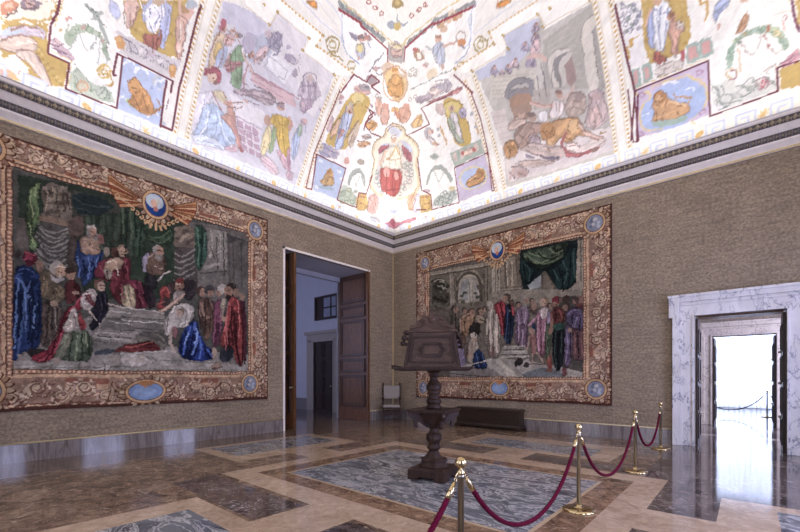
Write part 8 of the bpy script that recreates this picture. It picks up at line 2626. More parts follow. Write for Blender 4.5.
S|0c1220|4.2|482,358 -1,-15 -1,-31 -2,-24 -1,-19 -1,-9
S|a88a98|3.4|503,349 1,-10 2,-21 0,-21 -2,-24 -1,-11
S|a88a98|3.4|528,353 -4,-40
S|a88a98|3.4|517,294 -1,-46
S|4a3444|3.4|514,354 2,-47
S|4a3444|3.4|535,339 -1,-12 -2,-23 -2,-21 -1,-20 -1,-9
S|4a3444|3.4|500,302 2,-40
S|c08c98|3.3|565,329 -1,-9 -2,-20 0,-24 2,-29 1,-15
S|c08c98|3.2|584,308 -5,-51
S|c08c98|3.3|535,307 18,17
S|542c38|3.2|573,322 -1,-11 0,-23 0,-25 0,-30 1,-14
S|542c38|3.2|590,301 -6,-57
S|d8c8bc|2.6|571,345 4,-23
S|d8c8bc|2.6|588,346 -2,-19
S|8a4434|3.2|604,341 -4,-28
S|8a4434|3.1|622,346 10,-29
S|2e120e|3.8|613,344 0,-32
S|2e120e|3.7|635,329 -3,-25
S|34403c|3.1|613,281 0,-13 -1,-25 0,-25 3,-26 1,-12
S|34403c|3.1|629,280 0,-57
S|08090a|3.7|622,280 0,-16 -1,-31 0,-25 1,-19 0,-9
S|08090a|3.7|638,273 -3,-56
S|5c7050|3.2|591,301 -1,-12 -1,-26 0,-24 4,-22 1,-12
S|7a6a86|3.0|647,328 2,2 4,6 8,2 10,-1 5,0
S|7a6a86|3.0|670,319 -5,-30
S|7a6a86|2.9|688,324 0,-31
S|7a6a86|3.0|644,285 0,-13 2,-25 -1,-23 -3,-21 -1,-11
S|241c2c|3.6|659,326 -3,-30
S|241c2c|3.6|679,324 -2,-42
S|241c2c|3.6|653,278 0,-68
S|84544c|3.0|665,277 1,-55
S|84544c|2.9|682,276 1,-61
S|2c1818|3.6|673,276 1,-67
S|2c1818|3.5|690,281 0,-60
S|b09070|3.2|312,354 21,9
S|b09070|3.0|366,352 21,-9
S|b09070|3.1|354,274 -4,-40
S|b09070|3.2|299,348 4,-45
S|b09070|3.1|341,263 -4,-43
S|1c1612|4.0|316,339 4,-38
S|1c1612|3.9|354,350 -4,-22
S|1c1612|3.9|362,320 -4,-32
S|1c1612|4.1|283,364 2,-53
S|1c1612|3.8|374,337 17,-5
S|3c5488|4.6|362,230 8,-40
S|3c5488|4.5|383,233 8,-36
S|0a1228|3.8|374,229 7,-43
S|b8ad98|2.7|460,248 64,-1
S|b8ad98|2.7|451,233 80,-1
S|b8ad98|2.7|441,216 48,0 46,0
S|b8ad98|3.0|263,180 78,16 73,14
S|4c4438|2.7|456,238 72,0
S|4c4438|2.7|449,223 86,-1
S|4c4438|2.9|263,167 67,-5 63,-5 59,-4
S|4c4438|2.6|531,194 60,-1
S|3c2820|2.0|282,382 2,-1
S|3c2820|2.0|287,381 3,0
S|3c2820|2.0|284,375 5,0
S|3c2820|1.9|344,365 2,-1
S|3c2820|1.9|349,364 2,0
S|3c2820|1.9|346,359 5,-1
S|3c2820|1.9|377,364 2,0
S|3c2820|1.9|382,364 2,-1
S|3c2820|1.9|379,358 4,0
S|3c2820|1.8|465,396 2,0
S|3c2820|1.8|469,395 3,0
S|3c2820|1.8|467,390 4,0
S|3c2820|1.7|525,382 2,-1
S|3c2820|1.7|529,381 2,0
S|3c2820|1.7|526,376 5,0
S|3c2820|1.6|580,370 2,0
S|3c2820|1.6|584,370 2,0
S|3c2820|1.6|581,365 4,0
S|3c2820|1.5|643,348 1,0
S|3c2820|1.5|646,348 2,0
S|3c2820|1.5|644,343 3,0
S|3c2820|1.6|612,358 2,0
S|3c2820|1.6|616,358 1,0
S|3c2820|1.6|613,353 4,0
E|3a2c22|316 375 9 -1 0 9
E|8a6850|318 372 7 -1 0 8
E|3a2c22|391 372 9 -1 0 9
E|96745a|392 369 6 -1 0 8
E|3a2c22|482 381 8 -1 0 8
E|5a4030|483 378 6 -1 0 7
E|3a2c22|503 372 8 -1 0 8
E|8a6850|505 369 6 -1 0 7
E|3a2c22|545 377 7 -1 0 8
E|94725a|546 374 5 -1 0 7
E|3a2c22|625 373 7 -1 0 8
E|6a4c38|627 370 5 -1 0 7
E|3a2c22|662 362 6 -1 0 7
E|7a5842|663 360 5 -1 0 7
E|3a2c22|670 365 6 -1 0 7
E|4a3428|672 363 5 -1 0 7
E|3a2c22|596 358 7 -1 0 8
E|8a6a54|597 355 5 -1 0 7
S|a89a80|2.8|262,503 2,-58 1,-57
S|a89a80|2.5|419,491 1,-75
S|a89a80|2.5|184,513 63,-1 60,-1 56,-2 53,-1
S|4a4030|3.3|277,503 3,-61 2,-61
S|4a4030|2.9|437,492 1,-79
S|4a4030|2.9|190,507 62,-1 59,-2 55,-1 53,-1
S|4a4030|3.0|390,507 1,-54 2,-55
S|4a4030|3.0|403,507 -1,-55 0,-55
S|b8aa8c|2.6|315,486 6,1 11,1 11,-2 10,-5 6,-3
S|b8aa8c|2.8|197,487 4,2 10,2 10,-1 11,-4 6,-2
E|4c4a34|307 423 8 1 -2 5
E|4c4a34|318 432 8 1 -2 5
E|4c4a34|312 403 8 1 -2 5
E|4c4a34|357 426 7 1 -2 5
E|4c4a34|366 411 7 1 -2 5
E|4c4a34|341 390 7 1 -2 5
S|6a624c|2.6|335,466 3,-81
S|6a624c|2.6|349,461 -2,-72
S|c0b090|2.4|467,507 2,-75
S|c0b090|2.3|484,506 2,-75
S|574a38|2.3|477,508 2,-78
S|574a38|2.4|459,506 2,-73
S|574a38|2.3|447,428 63,-4
S|574a38|2.3|447,419 64,-4
S|66744e|3.8|522,512 7,-7 16,-14 16,-7 17,0 17,3 19,7 9,4
S|66744e|3.8|536,520 6,-4 11,-7 12,-5 14,-3 7,-1
S|66744e|3.6|596,519 4,-5 8,-10 9,-3 11,3 5,2
S|10180f|3.8|530,505 7,-8 14,-15 16,-8 16,-1 8,-1
S|10180f|3.7|564,512 5,-6 11,-11 14,-6 16,1 7,1
S|10180f|3.6|633,521 5,-21
S|2c4640|3.9|524,489 5,-6 8,-12 3,-13 -3,-13 -1,-7
S|2c4640|3.6|633,475 4,-7 7,-15 1,-15 -5,-18 -2,-8
S|2c4640|3.5|663,505 -1,-10 -1,-20 1,-20 2,-18 1,-9
S|2c4640|3.6|607,458 16,-34
S|060c0b|3.9|519,485 8,-35
S|060c0b|3.6|617,467 5,-11 9,-23 4,-18 -2,-16 0,-7
S|060c0b|3.5|653,486 0,-13 1,-25 -2,-22 -3,-17 -1,-9
S|060c0b|3.9|553,468 -9,-31
'''
MEDL = [('corner', -10.78, 5.68, 0.17, 0.2), ('corner', -5.67, 5.59, 0.17, 0.2), ('corner', -5.83, 1.38, 0.17, 0.2), ('corner', -10.78, 1.34, 0.17, 0.2), ('crown', -8.11, 5.49, 0.2, 0.25), ('base', -8.3, 1.26, 0.33, 0.19)]
MEDR = [('corner', 1.55, 5.61, 0.17, 0.19), ('corner', 7.16, 5.62, 0.2, 0.21), ('corner', 7.19, 1.26, 0.2, 0.2), ('corner', 1.47, 1.2, 0.17, 0.2), ('crown', 4.36, 5.49, 0.19, 0.25), ('base', 4.43, 1.22, 0.27, 0.2)]
def paint_vault():
    cv = Canvas(-RY, RX, 0.0, float(t_of_d(5.0)), 0.018, 'eeeae5'); cv.vary = 0.26
    def pt(face, s, t):
        d = float(d_of_t(t)); return ((d-s) if face == 'L' else (s-d), t)
    def along(face, s, t0, t1, n=40): return [pt(face, s, t0+(t1-t0)*k/n) for k in range(n+1)]
    # grounds of the bays first, then the painted figures
    cv.run(ART_VAULT)
    cv.brush(0.007, 0.10, 2, 0.10); cv.pale(0.05, 'f2eeea'); cv.sober(0.88, 0.93)
    # stucco ribs: white band with two rows of gilt beads, dark red line on the outer side
    for face, s_red, s_sc in (('L', 7.85, 7.45), ('L', 4.08, 4.45), ('R', 4.33, 4.75), ('R', 8.09, 7.66)):
        t1 = 3.45 if s_red < 5 else 3.9
        dr = 1 if s_sc > s_red else -1; w_ = abs(s_sc-s_red)
        a_ = along(face, s_red+dr*0.02, 0.02, t1); b_ = along(face, s_sc, 0.02, t1)
        cv.poly('ece8e2', a_+b_[::-1])
        for off, c1 in ((0.085, 'cfa96a'), (w_-0.05, 'c9ab6c')):
            t = 0.45
            while t < t1:
                x, y = pt(face, s_red+dr*off, t); cv.oval(c1, x, y, 0.028, 0.026); cv.oval('a8834a', x+0.012, y-0.012, 0.012, 0.012); t += 0.095  # the offset darker dot paints shading onto each bead
        for off in (0.03, 0.14, w_-0.10, w_-0.005): cv.line('d9cdb8', 0.012, along(face, s_red+dr*off, 0.05, t1))
    # Greek key along the springing with gilt stars and flowers between
    for face, L_ in (('L', RY), ('R', RX)):
        s = 0.9; k = 0
        while s < L_-0.9:
            for hand in (1, -1):
                path = [(0.12, 0.08), (0.12, 0.35), (0.43, 0.35), (0.43, 0.15), (0.23, 0.15), (0.23, 0.26), (0.34, 0.26)]
                cv.line('c3cbe6', 0.035, [pt(face, s+hand*x, t) for x, t in path])
            cx_, cy_ = pt(face, s, 0.22)
            if k % 2:
                for q in range(8): cv.line('dcbd86', 0.022, [(cx_, cy_), (cx_+0.085*math.cos(q*PI/4), cy_+0.085*math.sin(q*PI/4))])
            else:
                cv.oval('e0c290', cx_, cy_, 0.075, 0.07)
                for q in range(5): cv.oval('cfa86a', cx_+0.045*math.cos(q*1.26), cy_+0.045*math.sin(q*1.26), 0.02, 0.02)
            s += 1.06; k += 1
    cv.run(ART_FRAMES)
    # grid -> surface
    U, V = np.meshgrid(cv.u, cv.v); D = d_of_t(V)
    U = np.clip(U, 2*D-RY, RX-2*D)
    Px = np.where(U < 0, D, D+U); Qy = np.where(U < 0, D-U, D)
    Z = vault_z(D)
    co = np.stack([Px, -Qy, Z], -1).reshape(-1, 3); cols = cv.img.reshape(-1, 3)
    nv_, nu_ = U.shape
    i = np.arange(nv_-1)[:, None]*nu_ + np.arange(nu_-1)[None, :]
    fc = np.stack([i, i+nu_, i+nu_+1, i+1], -1).reshape(-1, 4)
    Uf = U.reshape(-1); ok = np.abs(Uf[fc].max(1)-Uf[fc].min(1)) > 1e-4
    fc = fc[ok]
    # remaining two coves and the flat centre
    extra = []; ef = []; n0 = len(co)
    ds = [0.0, 0.1, 0.25, 0.45, 0.7, 1.0, 1.4, 1.9, 2.5, 3.2, 3.85, 5.0]
    for f0, L_ in ((lambda s, d: (RX-d, -s), RY), (lambda s, d: (s, -RY+d), RX)):
        for d0, d1 in zip(ds[:-1], ds[1:]):
            z0, z1 = float(vault_z(d0)), float(vault_z(d1)); b = n0+len(extra)
            extra += [(*f0(d0, d0), z0), (*f0(L_-d0, d0), z0), (*f0(L_-d1, d1), z1), (*f0(d1, d1), z1)]; ef.append((b, b+1, b+2, b+3))
    b = n0+len(extra); zz = float(vault_z(5.0))
    extra += [(5.0, -5.0, zz), (RX-5.0, -5.0, zz), (RX-5.0, -RY+5.0, zz), (5.0, -RY+5.0, zz)]; ef.append((b, b+1, b+2, b+3))
    co = np.vstack([co, np.array(extra)]); cols = np.vstack([cols, np.tile(lin('e2dad2'), (len(extra), 1))])
    fc = np.vstack([fc, np.array(ef)])
    o = pigment_mesh('ceiling', [M['fresco']], co, fc, cols); struct(o)
paint_vault()

# ---- tapestries
TAN = ['b59c80', 'a58b70', '93765c', 'bfa78a', '866857', '9f8470']
def border_strip(cv, P, L_, wd, rng, seed_colors=TAN):
    """P(s, w) -> canvas point; s along the strip, w from the outer edge (0) inwards (wd)"""
    pad = 0.07
    s = 0.25
    stp = 0.36; kk = 0
    while s < L_-0.2:
        up = kk % 2; kk += 1
        for w_ in ((0.36 if up else 0.60),):
            r = min(wd*0.23, 0.125)
            cx_, cy_ = P(s, wd*w_)
            for q in range(9):
                a = q*0.7+rng.rand(); x, y = P(s+math.cos(a)*r*1.25, wd*w_+math.sin(a)*r*1.15)
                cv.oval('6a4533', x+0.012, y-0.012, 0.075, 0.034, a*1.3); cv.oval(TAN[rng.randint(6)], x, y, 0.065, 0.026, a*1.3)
            cv.spiral('6b4632', cx_, cy_, r*1.06, 1.7, 0.05, rng.rand()*6, 1 if up else -1); cv.spiral('ad9474', cx_, cy_, r, 1.7, 0.032, rng.rand()*6, 1 if up else -1)
            cv.oval('b89c7a', cx_, cy_, 0.03, 0.03)
        for q in range(9):
            x, y = P(s+0.18+rng.randn()*0.08, wd*(0.22+0.56*rng.rand())); a = rng.rand()*6
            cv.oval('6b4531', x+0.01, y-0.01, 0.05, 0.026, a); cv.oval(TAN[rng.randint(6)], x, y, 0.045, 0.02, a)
        s += stp
def tapestry(label, to_world, u0, u1, v0, v1, iu0, iu1, iv0, iv1, art, medals, seed):
    rng = np.random.RandomState(seed)
    cv = Canvas(u0, u1, v0, v1, 0.0125, '574f45'); cv.vary = 0.55
    cv.run(art)
    cv.brush(0.009, 0.09, seed, 0.12); cv.sober(0.70, 1.12)
    R_ = lambda c, a, b, e, f: cv.poly(c, [(a, e), (b, e), (b, f), (a, f)])
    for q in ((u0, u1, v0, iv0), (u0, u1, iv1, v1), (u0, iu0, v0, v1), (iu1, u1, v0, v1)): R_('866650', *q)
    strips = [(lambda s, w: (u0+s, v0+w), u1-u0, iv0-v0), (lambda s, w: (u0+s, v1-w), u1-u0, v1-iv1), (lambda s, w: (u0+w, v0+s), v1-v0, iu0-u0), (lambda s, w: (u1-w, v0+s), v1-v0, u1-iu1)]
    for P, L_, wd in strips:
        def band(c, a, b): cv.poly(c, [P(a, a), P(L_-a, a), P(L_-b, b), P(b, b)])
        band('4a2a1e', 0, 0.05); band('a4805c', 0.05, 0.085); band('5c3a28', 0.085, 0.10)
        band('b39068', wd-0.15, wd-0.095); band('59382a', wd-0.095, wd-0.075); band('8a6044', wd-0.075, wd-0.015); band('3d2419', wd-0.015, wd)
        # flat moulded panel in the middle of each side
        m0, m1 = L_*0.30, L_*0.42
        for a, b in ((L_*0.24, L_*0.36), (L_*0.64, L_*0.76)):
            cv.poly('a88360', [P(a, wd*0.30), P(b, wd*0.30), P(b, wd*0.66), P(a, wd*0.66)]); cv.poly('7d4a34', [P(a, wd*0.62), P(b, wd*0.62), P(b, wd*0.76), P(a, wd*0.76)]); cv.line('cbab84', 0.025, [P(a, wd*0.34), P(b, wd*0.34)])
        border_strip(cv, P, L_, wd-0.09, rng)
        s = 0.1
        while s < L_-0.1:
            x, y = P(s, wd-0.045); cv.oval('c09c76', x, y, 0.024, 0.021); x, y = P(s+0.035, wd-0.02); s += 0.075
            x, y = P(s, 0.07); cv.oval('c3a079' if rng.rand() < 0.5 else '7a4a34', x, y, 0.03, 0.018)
    cv.brush(0.006, 0.06, seed+1, 0.34)
    jj = slice(*np.searchsorted(cv.v, [iv0, iv1])); ii = slice(*np.searchsorted(cv.u, [iu0, iu1]))
    keep = cv.img[jj, ii].copy(); cv.sober(0.80, 1.28); cv.img[jj, ii] = keep
    for kind, x, y, rx, ry in medals:
        if kind == 'crown':      # oval with spread wings
            for sx in (-1, 1):
                for q in range(9):
                    a = -0.35+q*0.13; x0, y0 = x+sx*rx*0.9, y-0.05
                    x1, y1 = x+sx*(rx+0.15+0.55*math.cos(a)*(1-q*0.03)), y+0.32-0.62*q/9.0
                    cv.line('5c3222', 0.085, [(x0, y0), (x1, y1)]); cv.line(['b98a62', 'a06a48', 'cfa880', '8e4a34'][q % 4], 0.055, [(x0, y0), (x1, y1)])
                for q in range(8):
                    xx = x+sx*(rx*0.6+q*0.085); yy = y-0.30-0.14*math.cos(q*0.35)+q*0.022
                    cv.spiral('c9a47a', xx, yy, 0.055, 0.8, 0.026, 0.5*q, sx)
            for q in range(5):
                a = -PI/2+(q-2)*0.42; cv.line('c7a279', 0.05, [(x, y-ry), (x+0.28*math.cos(a), y-ry-0.05+0.26*math.sin(a))])
        if kind == 'base':
            for sx in (-1, 1):
                for q in range(8):
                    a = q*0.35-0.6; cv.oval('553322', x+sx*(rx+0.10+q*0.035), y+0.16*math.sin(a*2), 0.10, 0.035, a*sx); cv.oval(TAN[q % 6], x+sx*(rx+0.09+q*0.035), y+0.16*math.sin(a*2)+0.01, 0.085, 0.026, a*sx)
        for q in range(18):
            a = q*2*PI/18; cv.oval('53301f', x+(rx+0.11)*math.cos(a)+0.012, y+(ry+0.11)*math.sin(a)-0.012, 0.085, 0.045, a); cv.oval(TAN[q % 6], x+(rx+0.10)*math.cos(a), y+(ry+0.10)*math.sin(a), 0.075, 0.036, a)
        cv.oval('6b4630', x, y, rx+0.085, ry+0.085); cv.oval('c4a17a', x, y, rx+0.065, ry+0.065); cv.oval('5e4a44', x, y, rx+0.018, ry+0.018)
        if kind == 'crown':
            cv.oval('233f78', x, y, rx, ry); cv.oval('b9c3c6', x-0.02, y+0.07, rx*0.9, ry*0.66); cv.oval('d0a890', x-0.03, y+0.02, rx*0.35, ry*0.4); cv.oval('c8c4b0', x+0.05, y+0.10, rx*0.3, ry*0.2); cv.oval('b5796a', x, y-0.10, rx*0.25, ry*0.22)
        elif kind == 'base':
            cv.oval('7f93b3', x, y, rx, ry); cv.oval('93a6c2', x-0.03, y-0.02, rx*0.7, ry*0.6); cv.spiral('b3855e', x, y+ry*0.7, 0.09, 1, 0.04); cv.oval('a7764f', x, y+ry*0.95, rx*0.5, ry*0.28)
        else:
            cv.oval('848794', x, y, rx, ry)
            for q in range(9): cv.oval(['a9abb2', '666a78', 'b8b5b0'][q % 3], x+rx*0.5*math.cos(q*2.2), y+ry*0.55*math.sin(q*1.7), rx*0.22, ry*0.2, q)
    # cloth with a slight billow; picture and border are separate weaves
    U, V = np.meshgrid(cv.u, cv.v)
    off = 0.040+0.008*np.sin(U*2.1+1)*np.sin(V*1.3)+0.006*np.sin(U*5.3)
    hang = np.clip((v0+1.2-V)/1.2, 0, 1)*0.016*np.sin(U*3.1+0.5)
    W = to_world(U, off, V+hang)
    nv_, nu_ = U.shape
    i = np.arange(nv_-1)[:, None]*nu_ + np.arange(nu_-1)[None, :]
    fc = np.stack([i, i+1, i+nu_+1, i+nu_], -1)
    cu_, cv_ = (cv.u[:-1]+cv.u[1:])/2, (cv.v[:-1]+cv.v[1:])/2
    inside = ((cv_ > iv0) & (cv_ < iv1))[:, None] & ((cu_ > iu0) & (cu_ < iu1))[None, :]
    mid = to_world(np.array([(u0+u1)/2]), np.array([0.0]), np.array([v0]))[0]
    root = thing('tapestry', label, 'tapestry', tuple(mid))
    co = (W-mid).reshape(-1, 3); cols = cv.img.reshape(-1, 3)
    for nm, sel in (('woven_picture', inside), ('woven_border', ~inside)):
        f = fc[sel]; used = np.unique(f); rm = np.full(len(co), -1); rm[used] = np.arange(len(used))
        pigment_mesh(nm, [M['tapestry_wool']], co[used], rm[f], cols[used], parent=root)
    b = MB()
    A = to_world(np.array([u0-0.012, u1+0.012]), np.array([0.004, 0.026]), np.array([v0-0.004, v1+0.012]))-mid
    lo, hi = A.min(0), A.max(0); b.box(lo[0], hi[0], lo[1], hi[1], lo[2], hi[2])
    b.build('lining', M['tapestry_edge'], root)
tapestry('large left-hand tapestry of robed figures round a throne in a scrolled gold border', lambda u, o, v: np.stack([o+0*u, u, v], -1),
         -11.1, -5.30, 0.96, 5.98, -10.46, -5.90, 1.72, 5.42, ART_LEFT,
         MEDL, 3)
tapestry('right-hand tapestry of a robed crowd before columns and a dark curtain in a gold border', lambda u, o, v: np.stack([u, -o+0*u, v], -1),
         1.17, 7.56, 0.85, 6.02, 1.76, 6.86, 1.57, 5.31, ART_RIGHT,
         MEDR, 8)


# ------------------------------------------------------------------ tall doorway in the left wall
y0, y1, zt, dp = D1['y0'], D1['y1'], D1['z'], D1['depth']
t = MB()   # thin pale jamb bead round the opening
t.box(-0.02, 0.03, y0-0.06, y0, 0, zt+0.06); t.box(-0.02, 0.03, y0-0.06, y1+0.03, zt, zt+0.06)
struct(t.build('trim_6', M['stucco']))
w = MB()   # deep reveal
w.box(-dp, -0.12, y0-0.30, y0-0.0, 0, zt+0.3); w.box(-dp, -0.12, y1, y1+0.3, 0, zt+0.3); w.box(-dp, -0.12, y0, y1, zt, zt+0.3)
w.box(-dp-0.02, -dp+0.16, y0, y1, zt-0.16, zt); w.box(-dp-0.02, -dp+0.0, y1-0.12, y1, 0, zt)
struct(w.build('wall_doorway', M['plaster_blue']))
def panel_leaf(name, width, height, mats, thick=0.09, rows=None):
    """door leaf standing on z=0, hinge at x=0, running along +x; panels on both faces"""
    d = MB(); st = 0.13
    d.box(0, width, -thick/2, thick/2, 0, height)
    for (a, b_) in rows:
        for sgn in (1, -1):
            yy = sgn*thick/2
            e = sgn*0.055
            for k in range(3):      # stepped bolection moulding
                i = k*0.028; h_ = e*(1.0-0.3*k)
                xa, xb, za, zb = st+i, width-st-i, a+i, b_-i
                for bx in ((xa, xa+0.028, za, zb), (xb-0.028, xb, za, zb), (xa, xb, za, za+0.028), (xa, xb, zb-0.028, zb)):
                    lo, hi = sorted((yy, yy+h_)); d.box(bx[0], bx[1], lo, hi, bx[2], bx[3], 1 if k != 1 else 0)  # darker wood on outer and inner steps paints in the moulding's shadow lines
            lo, hi = sorted((yy, yy+sgn*0.012)); d.box(st+0.16, width-st-0.16, lo, hi, a+0.14, b_-0.14, 0)
    return d
rows = [(0.35, 1.72), (1.86, 2.42), (2.56, 3.78), (3.92, 4.40), (4.52, 5.20)]
rows = [(0.50, 1.62), (1.74, 2.22), (2.34, 3.62), (3.74, 4.16), (4.28, 5.22)]
d = panel_leaf('x', 1.55, 5.36, None, rows=rows)
o = d.build('door_1', [M['doorwood'], M['doordark']]); struct(o)
o.location = (-1.52, y1-0.07, 0.006); o.rotation_euler = (0, 0, 0.02)
d = panel_leaf('x', 1.52, 5.27, None, rows=rows)
o = d.build('door_2', [M['doorwood'], M['doordark']]); struct(o)
o.location = (-1.48, y0+0.12, 0.006); o.rotation_euler = (0, 0, math.radians(8.5))
h = MB(); h.lathe([(0.0, 0), (0.035, 0.0), (0.03, 0.01), (0.012, 0.02), (0.012, 0.06), (0.03, 0.07), (0.033, 0.09), (0.0, 0.11)], 16, M=Matrix.Rotation(PI/2, 4, 'X'))
hk = h.build('handle', M['brass_dull'], o); hk.location = (1.44, -0.045, 1.25)

# room beyond the tall doorway
w = MB(); w.box(-11, -dp, 0.15, 0.35, 0, 7.5); struct(w.build('wall_anteroom_side', M['plaster_blue']))
# window and door let into that wall
w = MB(); w.box(-11.2, -11, -9, 0.35, 0, 7.5); struct(w.build('wall_anteroom_far', M['plaster_blue']))
w = MB(); w.box(-11.2, -dp+0.0, -9.2, -9, 0, 7.5); struct(w.build('wall_anteroom_back', M['plaster_blue']))
w = MB(); w.box(-dp, -dp+0.12, -9, y0-0.3, 0, 7.5); w.box(-dp, -dp+0.12, y1+0.3, 0.15, 0, 7.5); w.box(-dp, -dp+0.12, y0-0.3, y1+0.3, zt+0.3, 7.5)
struct(w.build('wall_anteroom_near', M['plaster_blue']))
w = MB(); w.box(-11.2, -dp+0.12, -9.2, 0.35, 7.5, 7.6); struct(w.build('ceiling_anteroom', M['plaster']))
fa = MB(); fa.add([(-11, -9, 0), (-1.7, -9, 0), (-1.7, 0.15, 0), (-11, 0.15, 0)], [(0,1,2,3)], 0)
struct(fa.build('floor_anteroom', M['slab']))
bb = MB(); bb.box(-11, -5.50, 0.115, 0.15, 0, 0.55); struct(bb.build('baseboard_anteroom', M['ornament_dark']))
# stone door case
yw = 0.15
dc = MB()
dc.box(-5.55, -5.00, yw-0.10, yw, 0, 3.25); dc.box(-3.62, -3.1, yw-0.10, yw, 0, 3.25)
dc.box(-5.55, -3.1, yw-0.10, yw, 3.20, 3.62); dc.box(-5.68, -3.0, yw-0.16, yw, 3.52, 3.66)
dc.box(-5.08, -5.00, yw-0.13, yw, 0, 3.2); dc.box(-3.62, -3.54, yw-0.13, yw, 0, 3.2); dc.box(-5.08, -3.54, yw-0.13, yw, 3.16, 3.24)
struct(dc.build('trim_7', M['greystone'], bevel=0.01))
dd = MB(); dd.box(-5.0, -3.62, yw-0.06, yw-0.01, 0.005, 3.2)
for xa in (-4.94, -4.27):
    for k in range(4):
        z = 0.12+k*0.77
        dd.box(xa, xa+0.6, yw-0.085, yw-0.06, z, z+0.05); dd.box(xa, xa+0.6, yw-0.085, yw-0.06, z+0.62, z+0.67)
        dd.box(xa, xa+0.05, yw-0.085, yw-0.06, z, z+0.67); dd.box(xa+0.55, xa+0.6, yw-0.085, yw-0.06, z, z+0.67)
        dd.box(xa+0.12, xa+0.48, yw-0.075, yw-0.06, z+0.12, z+0.55)
o = struct(dd.build('door_3', M['doordark']))
hh = MB(); hh.sphere((-3.74, yw-0.12, 1.15), 0.035); hh.tube([(-3.74, yw-0.06, 1.15), (-3.74, yw-0.12, 1.15)], 0.012); hh.build('handle', M['brass_dull'], o)
# small square window above it, in a deep dark frame
wf = MB(); xa, xb, za, zb = -4.98, -3.35, 4.16, 5.24
wf.box(xa, xa+0.10, yw-0.08, yw, za, zb); wf.box(xb-0.10, xb, yw-0.08, yw, za, zb); wf.box(xa, xb, yw-0.08, yw, za, za+0.1); wf.box(xa, xb, yw-0.08, yw, zb-0.1, zb)
wf.box(xa+0.45, xa+0.62, yw-0.06, yw, za, zb); wf.box(xa+0.1, xa+0.45, yw-0.03, yw-0.005, za+0.1, zb-0.1)
wf.box(-3.86, -3.80, yw-0.06, yw, za, zb); wf.box(xa+0.6, xb, yw-0.06, yw, 4.66, 4.72)
o = struct(wf.build('window_4', M['doordark']))
gl = MB(); gl.box(xa+0.6, xb-0.1, yw-0.03, yw-0.015, za+0.1, zb-0.1)
gl.build('pane', m_plain('grey_window_glass', '8b8f9c', 0.08), o)

# ------------------------------------------------------------------ marble portal in the right wall
def portal(name, x0, x1, ztop, y, mat, jamb=0.42, head=0.50, ear=0.07, outl=0.12, side=-1):
    """eared door case on the wall face at y, projecting to side"""
    p = MB()
    def b_(xa, xb, za, zb, pr):
        lo, hi = sorted((y, y+side*pr)); p.box(xa, xb, lo, hi, za, zb)
    for s, xe in ((-1, x0), (1, x1)):
        a, c = sorted((xe, xe+s*jamb)); b_(a, c, 0, ztop, 0.07)
        a, c = sorted((xe+s*jamb*0.70, xe+s*jamb)); b_(a, c, 0, ztop, outl)             # outer fillet
        a, c = sorted((xe+s*jamb*0.55, xe+s*jamb*0.70)); b_(a, c, 0, ztop, 0.095)
        a, c = sorted((xe, xe+s*0.05)); b_(a, c, 0, ztop, 0.095)
        a, c = sorted((xe+s*jamb*0.7, xe+s*(jamb+ear))); b_(a, c, ztop-0.02, ztop+head*0.67, outl+0.004)   # ear
    b_(x0-jamb, x1+jamb, ztop, ztop+head, 0.07)
    b_(x0-0.05, x1+0.05, ztop, ztop+0.05, 0.095)
    b_(x0-jamb*0.62, x1+jamb*0.62, ztop+head*0.50, ztop+head*0.62, 0.095)
    b_(x0-jamb-ear, x1+jamb+ear, ztop+head*0.66, ztop+head, outl)
    b_(x0-jamb-ear-0.02, x1+jamb+ear+0.02, ztop+head*0.88, ztop+head, outl+0.03)
    o = p.build(name, mat, bevel=0.008); return struct(o)
portal('trim_8', D2['x0'], D2['x1'], D2['z'], 0.0, M['portal'])
# reveal of the portal: soffit, sides, folded leaves
w = MB()
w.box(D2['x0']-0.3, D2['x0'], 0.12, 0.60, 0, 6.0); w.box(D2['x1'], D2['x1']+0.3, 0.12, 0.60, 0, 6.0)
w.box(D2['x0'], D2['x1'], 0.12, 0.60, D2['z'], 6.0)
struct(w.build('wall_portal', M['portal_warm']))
w = MB(); w.box(D2['x0']+0.05, D2['x1']-0.05, 0.13, 0.62, D2['z']-0.03, D2['z']-0.002); struct(w.build('trim_10', M['doorwood']))
def folded_leaf(name, x, y0, y1, z1, thick, sgn, mat):
    d = MB(); a, b = sorted((x, x+sgn*thick)); d.box(a, b, y0, y1, 0.01, z1)
    n = 4; hgt = (z1-0.3)/n
    for k in range(n):
        a, b = sorted((x+sgn*thick, x+sgn*(thick+0.02)))
        z = 0.15+k*hgt
        for bx in ((y0+0.08, y0+0.12, z, z+hgt-0.1), (y1-0.12, y1-0.08, z, z+hgt-0.1), (y0+0.08, y1-0.08, z, z+0.04), (y0+0.08, y1-0.08, z+hgt-0.14, z+hgt-0.1)):
            d.box(a, b, bx[0], bx[1], bx[2], bx[3])
    o = struct(d.build(name, mat))
    for z in (0.75, 1.45, 2.1):
        h = MB(); xx = x+sgn*(thick+0.02)
        h.sphere((xx+sgn*0.025, y0+0.05, z), 0.028); h.lathe([(0.02, 0), (0.012, 0.02), (0.012, 0.03)], 12, M=Matrix.Translation((xx, y0+0.05, z)) @ Matrix.Rotation(sgn*PI/2, 4, 'Y'))
        h.build('handle', M['brass_dull'], o)
    return o
folded_leaf('door_4', D2['x0']+0.004, 0.14, 0.86, 2.93, 0.035, 1, M['doordark'])
folded_leaf('door_5', D2['x1']-0.004, 0.14, 0.86, 2.93, 0.045, -1, M['doordark'])

